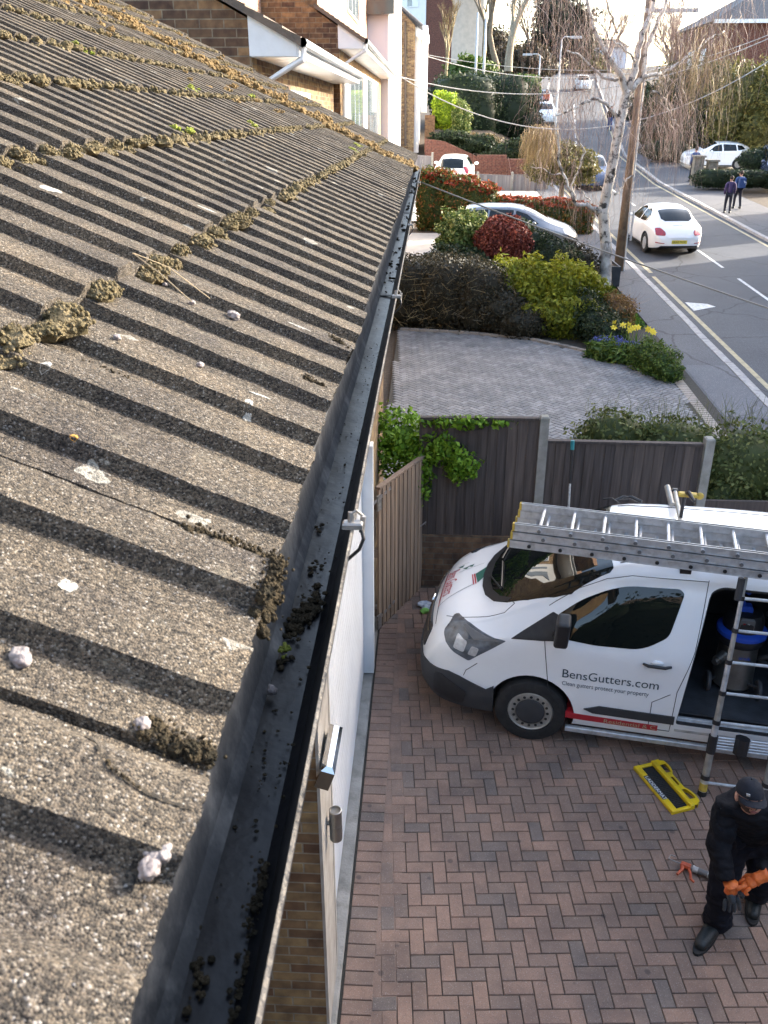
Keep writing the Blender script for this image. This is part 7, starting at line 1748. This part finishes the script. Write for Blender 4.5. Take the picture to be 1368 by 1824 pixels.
# head with a face, looking down at the hands
def look(fwd, up=V3((0, 0, 1))):
    f = fwd.normalized(); s = f.cross(up).normalized(); u = s.cross(f); return Matrix(((s.x, f.x, u.x), (s.y, f.y, u.y), (s.z, f.z, u.z)))
fd = V3((.0, -.98, .14)); HMr = look(fd)
HC = V3((2.035, 4.115, 1.425)); HM = Matrix.Translation(HC) @ HMr.to_4x4() @ Matrix.Scale(.95, 4)
bm = bmesh.new(); bmesh.ops.create_icosphere(bm, subdivisions=5, radius=1)
for v in bm.verts:
    x, y, z = v.co
    X, Y, Z = x*.074, y*.092, z*.112
    if z < 0: X *= 1-.28*(-z)**1.5; Y *= 1-.12*(-z)
    if y > 0:
        Y *= 1-.05*abs(z)
        Y += .024*math.exp(-((x/.17)**2))*math.exp(-(((z+.16)/.20)**2))*(1 if z < .1 else .5)      # nose
        Y -= .010*math.exp(-(((abs(x)-.36)/.16)**2))*math.exp(-(((z-.08)/.13)**2))           # eye sockets
        Y += .007*math.exp(-((x/.28)**2))*math.exp(-(((z+.50)/.09)**2))                      # lips
        Y += .010*math.exp(-((x/.3)**2))*math.exp(-(((z+.85)/.15)**2))                       # chin
    v.co = HM @ V3((X, Y, Z))
for f in bm.faces: f.smooth = True
me = bpy.data.meshes.new('h'); bm.to_mesh(me); bm.free(); hobj = obj_from(me, 'h', ['skin'])
ears = MB()
for s_ in (-1, 1): ears.ball(HM @ V3((s_*.076, -.008, -.012)), .034, 3, sq=(.35, .6, 1), M=HMr)
eo = ears.build('e', 'skin', smooth=True)
join_into(man, [hobj, eo]); tag(man, 'man in black work clothes and dark cap pulling on orange gloves on the drive', 'person')
man.data.materials.clear(); man.data.materials.append(MATS['skin'])
def mkchild(o, p=man): o.parent = p; return o
bd = MB()   # beard and moustache
vs, fs = ICO[4]; keep = []; vv = []
bmb = bmesh.new(); bmesh.ops.create_icosphere(bmb, subdivisions=5, radius=1)
dele = []
for v in bmb.verts:
    x, y, z = v.co
    inb = (z < -.30+.25*max(0, abs(x)-.45) and y > -.15) and not (abs(x) < .26 and -.58 < z < -.42 and y > 0)
    if z > -.30 and abs(x) > .80 and z < .1 and y > .05: inb = True
    if not inb: dele.append(v)
    X, Y, Z = x*.0765, y*.095, z*.1145
    if z < 0: X *= 1-.28*(-z)**1.5; Y *= 1-.12*(-z)
    if y > 0: Y *= 1-.05*abs(z); Y += .008*math.exp(-((x/.3)**2))*math.exp(-(((z+.85)/.15)**2)); Y += .004*math.exp(-((x/.28)**2))*math.exp(-(((z+.36)/.07)**2))
    v.co = HM @ V3((X*1.0, Y, Z))+V3((random.gauss(0, .0006),)*3)
bmesh.ops.delete(bmb, geom=dele, context='VERTS'); me = bpy.data.meshes.new('beard'); bmb.to_mesh(me); bmb.free(); mkchild(obj_from(me, 'beard', ['beard']))
m = MB(); m.ball(HM @ V3((0, .0935, -.057)), .02, 3, sq=(1.1, .35, .38), M=HMr); mkchild(m.build('lips', 'lips', smooth=True))
for s_ in (-1, 1):
    m = MB(); m.ball(HM @ V3((s_*.029, .074, .010)), .012, 2); mkchild(m.build('eye', 'beard', smooth=True))
# cap
bmc = bmesh.new(); bmesh.ops.create_icosphere(bmc, subdivisions=4, radius=1); dele = []
for v in bmc.verts:
    x, y, z = v.co
    if z < .10: dele.append(v)
    v.co = HM @ V3((x*.086, y*.104-.004, z*.110+.010+.006*max(0, y)))
bmesh.ops.delete(bmc, geom=dele, context='VERTS')
for f in bmc.faces: f.smooth = True
me = bpy.data.meshes.new('cap'); bmc.to_mesh(me); bmc.free(); cap = mkchild(obj_from(me, 'cap', ['cap_cloth']))
m = MB(); vs = []; nb = 16
for j in range(nb+1):
    a = -1.25+2.5*j/nb
    for k in range(5):
        rr_ = 1+.0*k; ext_ = .058*k/4*math.cos(a*.8)**.7
        X = math.sin(a)*.086; Y = math.cos(a)*.104-.004; vs.append(HM @ V3((X*(1+.04*k/4), Y+ext_, .020-.008*(k/4)-.018*(math.sin(a)**2)*(k/4))))
fs = [(j*5+k, j*5+k+1, (j+1)*5+k+1, (j+1)*5+k) for j in range(nb) for k in range(4)]
m.add(vs, fs); up_ = [v+HMr @ V3((0, 0, .004)) for v in vs]; m.add(up_, fs); o = m.build('peak', 'cap_cloth', smooth=True); o.parent = cap
m = MB(); m.ball(HM @ V3((0, -.004, .120)), .007, 2); o = m.build('cap_button', 'cap_cloth', smooth=True); o.parent = cap
Mp = HM @ Matrix.Translation((.045, .083, .062)) @ Matrix.Rotation(R(-28), 4, 'Z') @ Matrix.Rotation(R(-32), 4, 'X')
m = MB(); m.box(-.011, .011, 0, .004, -.015, .015, M=Mp, bev=.002); o = m.build('cap_label', 'upvc_white'); o.parent = cap
# jumper
jn = ['pel', 'spi', 'che', 'nb', 'ne', 'sL', 'eL', 'wL', 'sR', 'eR', 'wR']; ji = {n: i for i, n in enumerate(jn)}
jr = dict(pel=.165, spi=.165, che=.175, nb=.115, ne=.078, sL=.100, eL=.075, wL=.056, sR=.100, eR=.075, wR=.056)
JV = [J[n].copy() for n in jn]; JV[0] = J['pel']+V3((0, 0, -.02)); JV[4] = J['ne']-V3((0, 0, .03)); JV[7] = J['wL'].lerp(J['eL'], .06); JV[10] = J['wR'].lerp(J['eR'], .10)
jum = skinned('jumper', JV, [(ji[a], ji[b]) for a, b in body_edges if a in ji and b in ji], [jr[n] for n in jn], 'cloth_black', 3, 0)
def wrinkle(o, amp, fr):
    for v in o.data.vertices:
        n_ = mnoise.noise(v.co*fr)+.5*mnoise.noise(v.co*fr*2.3); v.co += v.normal*amp*n_
def remesh(o, vox, extra=None, it=5):
    if extra is not None: join_into(o, [extra.build('x', 'skin')])
    md = o.modifiers.new('r', 'REMESH'); md.mode = 'VOXEL'; md.voxel_size = vox
    ms = o.modifiers.new('s', 'SMOOTH'); ms.iterations = it; ms.factor = .5
    dg = bpy.context.evaluated_depsgraph_get(); dg.update(); m2 = bpy.data.meshes.new_from_object(o.evaluated_get(dg)); o.modifiers.clear(); mt_ = o.data.materials[0]; o.data = m2
    m2.materials.clear(); m2.materials.append(mt_)
    for p_ in m2.polygons: p_.use_smooth = True; p_.material_index = 0
    return o
xm_ = MB()
for n_, r_ in (('sL', .085), ('sR', .085), ('che', .135), ('spi', .135), ('nb', .085)): xm_.ball(J[n_], r_, 3)
xm_.tube([J['nb']+V3((0, .03, -.02)), J['sL']], [.08, .075], 12); xm_.tube([J['nb']+V3((0, .03, -.02)), J['sR']], [.08, .075], 12); xm_.tube([J['che'], J['sL']+V3((0, 0, -.06))], [.12, .07], 12); xm_.tube([J['che'], J['sR']+V3((0, 0, -.06))], [.12, .07], 12)
for s_ in ('L', 'R'):
    e_, w_ = J['e'+s_], J['w'+s_]; xm_.tube([J['s'+s_], J['s'+s_].lerp(e_, .5), e_, e_.lerp(w_, .5), e_.lerp(w_, .93)], [.086, .078, .068, .060, .050], 14); xm_.ball(e_, .07, 3)
remesh(jum, .009, xm_, 6)
def folds(o, amp, fr, sq=(1, 1, 2.2)):
    for v in o.data.vertices:
        q = V3((v.co.x*fr*sq[0], v.co.y*fr*sq[1], v.co.z*fr*sq[2])); w_ = mnoise.noise(q)*1.2+.5*mnoise.noise(q*2.1+V3((3, 1, 2)))
        v.co += v.normal*amp*(1-abs(w_)*2.2)
folds(jum, .010, 7); mkchild(jum)
tn_ = ['pel', 'hL', 'kL', 'aL', 'hR', 'kR', 'aR']; ti = {n: i for i, n in enumerate(tn_)}
tr_ = dict(pel=.155, hL=.128, kL=.098, aL=.092, hR=.128, kR=.098, aR=.09)
tro = skinned('trousers', [J[n]+(V3((0, 0, -.055)) if n[0] == 'a' else V3()) for n in tn_], [(ti[a], ti[b]) for a, b in body_edges if a in ti and b in ti], [tr_[n] for n in tn_], 'trouser_black', 3, 0)
xm_ = MB()
for s_ in ('L', 'R'):
    xm_.tube([J['h'+s_], J['k'+s_], J['a'+s_]+V3((0, 0, .10)), V3((J['a'+s_].x, J['a'+s_].y, .045))-(J['t'+s_]-J['a'+s_]).normalized()*.01], [.105, .088, .085, .098], 14); xm_.ball(J['h'+s_], .11, 3)
remesh(tro, .010, xm_, 5); folds(tro, .010, 8, (1, 1, 1.8)); mkchild(tro)
for a_, t_ in (('aL', 'tL'), ('aR', 'tR')):
    an, tt = J[a_], J[t_]; d = (tt-an); d.z = 0; L_ = d.length; d.normalize()
    bo_ = skinned('boot', [V3((an.x, an.y, .13)), V3((an.x, an.y, .07))-d*.03, V3((an.x, an.y, .05))+d*.07, V3((an.x, an.y, .045))+d*(L_-.01), V3((an.x, an.y, .04))+d*(L_+.05)], [(0, 1), (1, 2), (2, 3), (3, 4)], [.060, .062, .060, .052, .038], 'boot', 2, 1)
    sh_ = MB(); sh_.tube([V3((an.x, an.y, .06)), V3((an.x, an.y, .26))], [.058, .062], 14); join_into(bo_, [sh_.build('s', 'boot', smooth=True)]); bo_.data.materials.clear(); bo_.data.materials.append(MATS['boot'])
    for v in bo_.data.vertices: v.co.z = max(.004, v.co.z)
    mkchild(bo_)
    m = MB(); sd = V3((-d.y, d.x, 0)); ring = []
    for j in range(20):
        th = 2*math.pi*j/20; q = V3((an.x, an.y, 0))+d*(L_*.5+.0)+d*math.cos(th)*(L_*.5+.085)+sd*math.sin(th)*.052*(1+.15*math.cos(th)); ring.append(q)
    m.add([q+V3((0, 0, .002)) for q in ring]+[q+V3((0, 0, .026)) for q in ring], [tuple(range(19, -1, -1)), tuple(range(20, 40))]+[(j, (j+1) % 20, 20+(j+1) % 20, 20+j) for j in range(20)]); o = m.build('sole', 'black_rubber'); o.parent = bo_
# gloves: palm and five bent fingers each
def glove(wr, direc, palmn, curl, spread, mat_f, mat_c, side, cufflen=.07, sc=1.0):
    d = direc.normalized(); n_ = (palmn-d*palmn.dot(d)).normalized(); s = d.cross(n_)*side
    pal = skinned('glove', [wr, wr+d*.045*sc, wr+d*.085*sc+s*.0], [(0, 1), (1, 2)], [(.030*sc, .022*sc), (.042*sc, .024*sc), (.042*sc, .020*sc)], mat_f, 2, 0)
    parts = []
    Ls = (.072, .082, .076, .060)
    for i in range(4):
        off = s*(.030-.020*i)*sc; b0 = wr+d*.070*sc+off*.85; V_ = [b0, wr+d*.098*sc+off*1.08]
        dd = (d+s*spread*(.5-.33*i)).normalized(); c_ = 0
        for q in range(3):
            c_ += curl*(.8 if q == 0 else 1); dq = (dd*math.cos(c_)+n_*math.sin(c_)); V_.append(V_[-1]+dq*Ls[i]*(.42, .32, .26)[q]*sc)
        parts.append(skinned('f', V_, [(k, k+1) for k in range(4)], [.0100*sc, .0100*sc, .0093*sc, .0088*sc, .0075*sc], mat_f, 2, 0))
    V_ = [wr+d*.028*sc+s*.026*sc, wr+d*.055*sc+s*.050*sc+n_*.010*sc, wr+d*.083*sc+s*.058*sc+n_*(.018+.02*curl)*sc, wr+d*.105*sc+s*(.055-.02*curl)*sc+n_*(.024+.03*curl)*sc]
    parts.append(skinned('t', V_, [(0, 1), (1, 2), (2, 3)], [.013*sc, .0125*sc, .011*sc, .0085*sc], mat_f, 2, 0))
    join_into(pal, parts); pal.data.materials.clear(); pal.data.materials.append(MATS[mat_f])
    for p_ in pal.data.polygons: p_.use_smooth = True
    mkchild(pal)
    m = MB(); M_ = Matrix.Translation(wr) @ d.to_track_quat('Z', 'Y').to_matrix().to_4x4()
    prof_ = [(.046, -cufflen), (.043, -cufflen*.6), (.036, -.012), (.037, .012), (.040, .035)]
    m.lathe(prof_, 24, M_); o = m.build('cuff', mat_c, smooth=True)
    for v in o.data.vertices: v.co += V3((mnoise.noise(v.co*25), mnoise.noise(v.co*25+V3((9, 0, 0))), mnoise.noise(v.co*25+V3((0, 9, 0)))))*.006
    o.parent = pal; return pal
gl1 = glove(J['wL']+V3((.02, -.02, -.02)), V3((.22, -.06, -1)), V3((0, 1, 0)), .16, .12, 'glove_dark', 'glove_orange', 1, .035, 1.35)
gl2 = glove(J['wR']+V3((-.01, -.01, -.01)), V3((-.85, -.12, -.55)), V3((-.1, .1, -1)), .95, .02, 'glove_orange', 'glove_orange', -1, .06, 1.1)
m = MB(); a = J['wL']+V3((.045, -.035, -.01)); b = J['wR']+V3((-.085, -.03, -.055)); m.tube([a, a.lerp(b, .5)+V3((0, 0, -.008)), b], [.024, .014, .012], 8); o = m.build('stretched_cuff', 'glove_orange', smooth=True); o.parent = gl1
# pedestrians further up the road
def pedestrian(base, heading, s, label, jacket, legs, bag=None, hair='hair_dark', stride=.18, group=None):
    M = Matrix.Translation(base) @ Matrix.Rotation(heading, 4, 'Z') @ Matrix.Scale(s, 4)
    K = dict(pel=V3((0, 0, .92)), che=V3((0, .02, 1.25)), nb=V3((0, .01, 1.42)), hd=V3((0, .03, 1.54)), sL=V3((-.18, 0, 1.38)), eL=V3((-.23, -.05, 1.12)), wL=V3((-.22, .08, .88)), sR=V3((.18, 0, 1.38)), eR=V3((.23, -.02, 1.12)), wR=V3((.22, .12, .92)),
             hL=V3((-.09, 0, .88)), kL=V3((-.10, stride*.7, .5)), aL=V3((-.10, stride*.6, .08)), tL=V3((-.10, stride*.6+.14, .04)), hR=V3((.09, 0, .88)), kR=V3((.10, -stride*.2, .5)), aR=V3((.10, -stride*1.2, .10)), tR=V3((.10, -stride*1.2+.14, .05)))
    nn = list(K); ii = {n: i for i, n in enumerate(nn)}; ed = [('pel', 'che'), ('che', 'nb'), ('nb', 'hd')]+[e for e in body_edges if e[0] in ('sL', 'eL', 'sR', 'eR', 'hL', 'kL', 'aL', 'hR', 'kR', 'aR')]+[('nb', 'sL'), ('nb', 'sR'), ('pel', 'hL'), ('pel', 'hR')]
    rr_ = dict(rb); rr_['hd'] = .05
    bo = skinned('person', [M @ K[n] for n in nn], [(ii[a], ii[b]) for a, b in ed], [rr_[n]*s for n in nn], 'skin', 1, 0)
    m = MB(); m.ball(M @ V3((0, .03, 1.62)), .1*s, 3, sq=(.8, .95, 1.15)); h = m.build('h', 'skin', smooth=True); join_into(bo, [h]); bo.data.materials.clear(); bo.data.materials.append(MATS['skin'])
    tag(bo, label, 'person', group)
    jn2 = ['pel', 'che', 'nb', 'sL', 'eL', 'wL', 'sR', 'eR', 'wR']; i2 = {n: i for i, n in enumerate(jn2)}; jr2 = dict(pel=.15, che=.16, nb=.09, sL=.09, eL=.07, wL=.05, sR=.09, eR=.07, wR=.05)
    o = skinned('jacket', [M @ K[n] for n in jn2], [(i2[a], i2[b]) for a, b in ed if a in i2 and b in i2], [jr2[n]*s for n in jn2], jacket, 2, 0); o.parent = bo
    tn2 = ['pel', 'hL', 'kL', 'aL', 'hR', 'kR', 'aR']; i3 = {n: i for i, n in enumerate(tn2)}; tr2 = dict(pel=.13, hL=.1, kL=.075, aL=.06, hR=.1, kR=.075, aR=.06)
    o = skinned('trousers', [M @ K[n] for n in tn2], [(i3[a], i3[b]) for a, b in ed if a in i3 and b in i3], [tr2[n]*s for n in tn2], legs, 1, 0); o.parent = bo
    m = MB(); m.ball(M @ V3((0, .0, 1.66)), .105*s, 3, sq=(.88, 1.0, .95)); o = m.build('hair', hair, smooth=True); o.parent = bo
    for a_ in ('L', 'R'):
        q = K['a'+a_]; m = MB(); m.ball(M @ (q+V3((0, .06, -.03))), .14*s, 2, sq=(.42, 1, .40), M=Matrix.Rotation(heading, 3, 'Z')); o = m.build('shoe', 'black_plastic', smooth=True); o.parent = bo
    if bag:
        m = MB(); Mb = M @ Matrix.Translation((0, -.20, 1.22)); m.box(-.15, .15, -.10, .10, -.24, .24, M=Mb, bev=.06); o = m.build('backpack', bag); o.parent = bo
        m = MB(); m.tube([M @ V3((.04, -.31, 1.30)), M @ V3((.10, -.31, 1.20)), M @ V3((.12, -.31, 1.26))], .018*s, 5); o2 = m.build('backpack_stripe', 'upvc_white'); o2.parent = o
    return bo
pedestrian(T(1294, 380), R(-10), .86, 'schoolchild in a dark purple coat walking up the right pavement', 'jacket_purple', 'trousers_navy', None, group='schoolchildren on the right pavement')
pedestrian(T(1311, 372), R(5), .90, 'schoolchild with a large bright blue backpack on the right pavement', 'jacket_blue', 'trousers_navy', 'jacket_blue', group='schoolchildren on the right pavement')
pedestrian(T(1233, 324), R(10), 1.0, 'person in a blue jacket standing in front of the stone gate pillars', 'jacket_blue', 'trousers_navy', None)
pedestrian(T(1085, 234), R(170), 1.0, 'distant person in a black coat on the road behind the birch fork', 'cloth_black', 'jacket_blue', None)
pedestrian(P(972, 192, 84)-V3((0, 0, .3)), R(170), 1.0, 'distant person in an orange top by the cars far up the left side', 'gun_orange', 'trousers_navy', None)
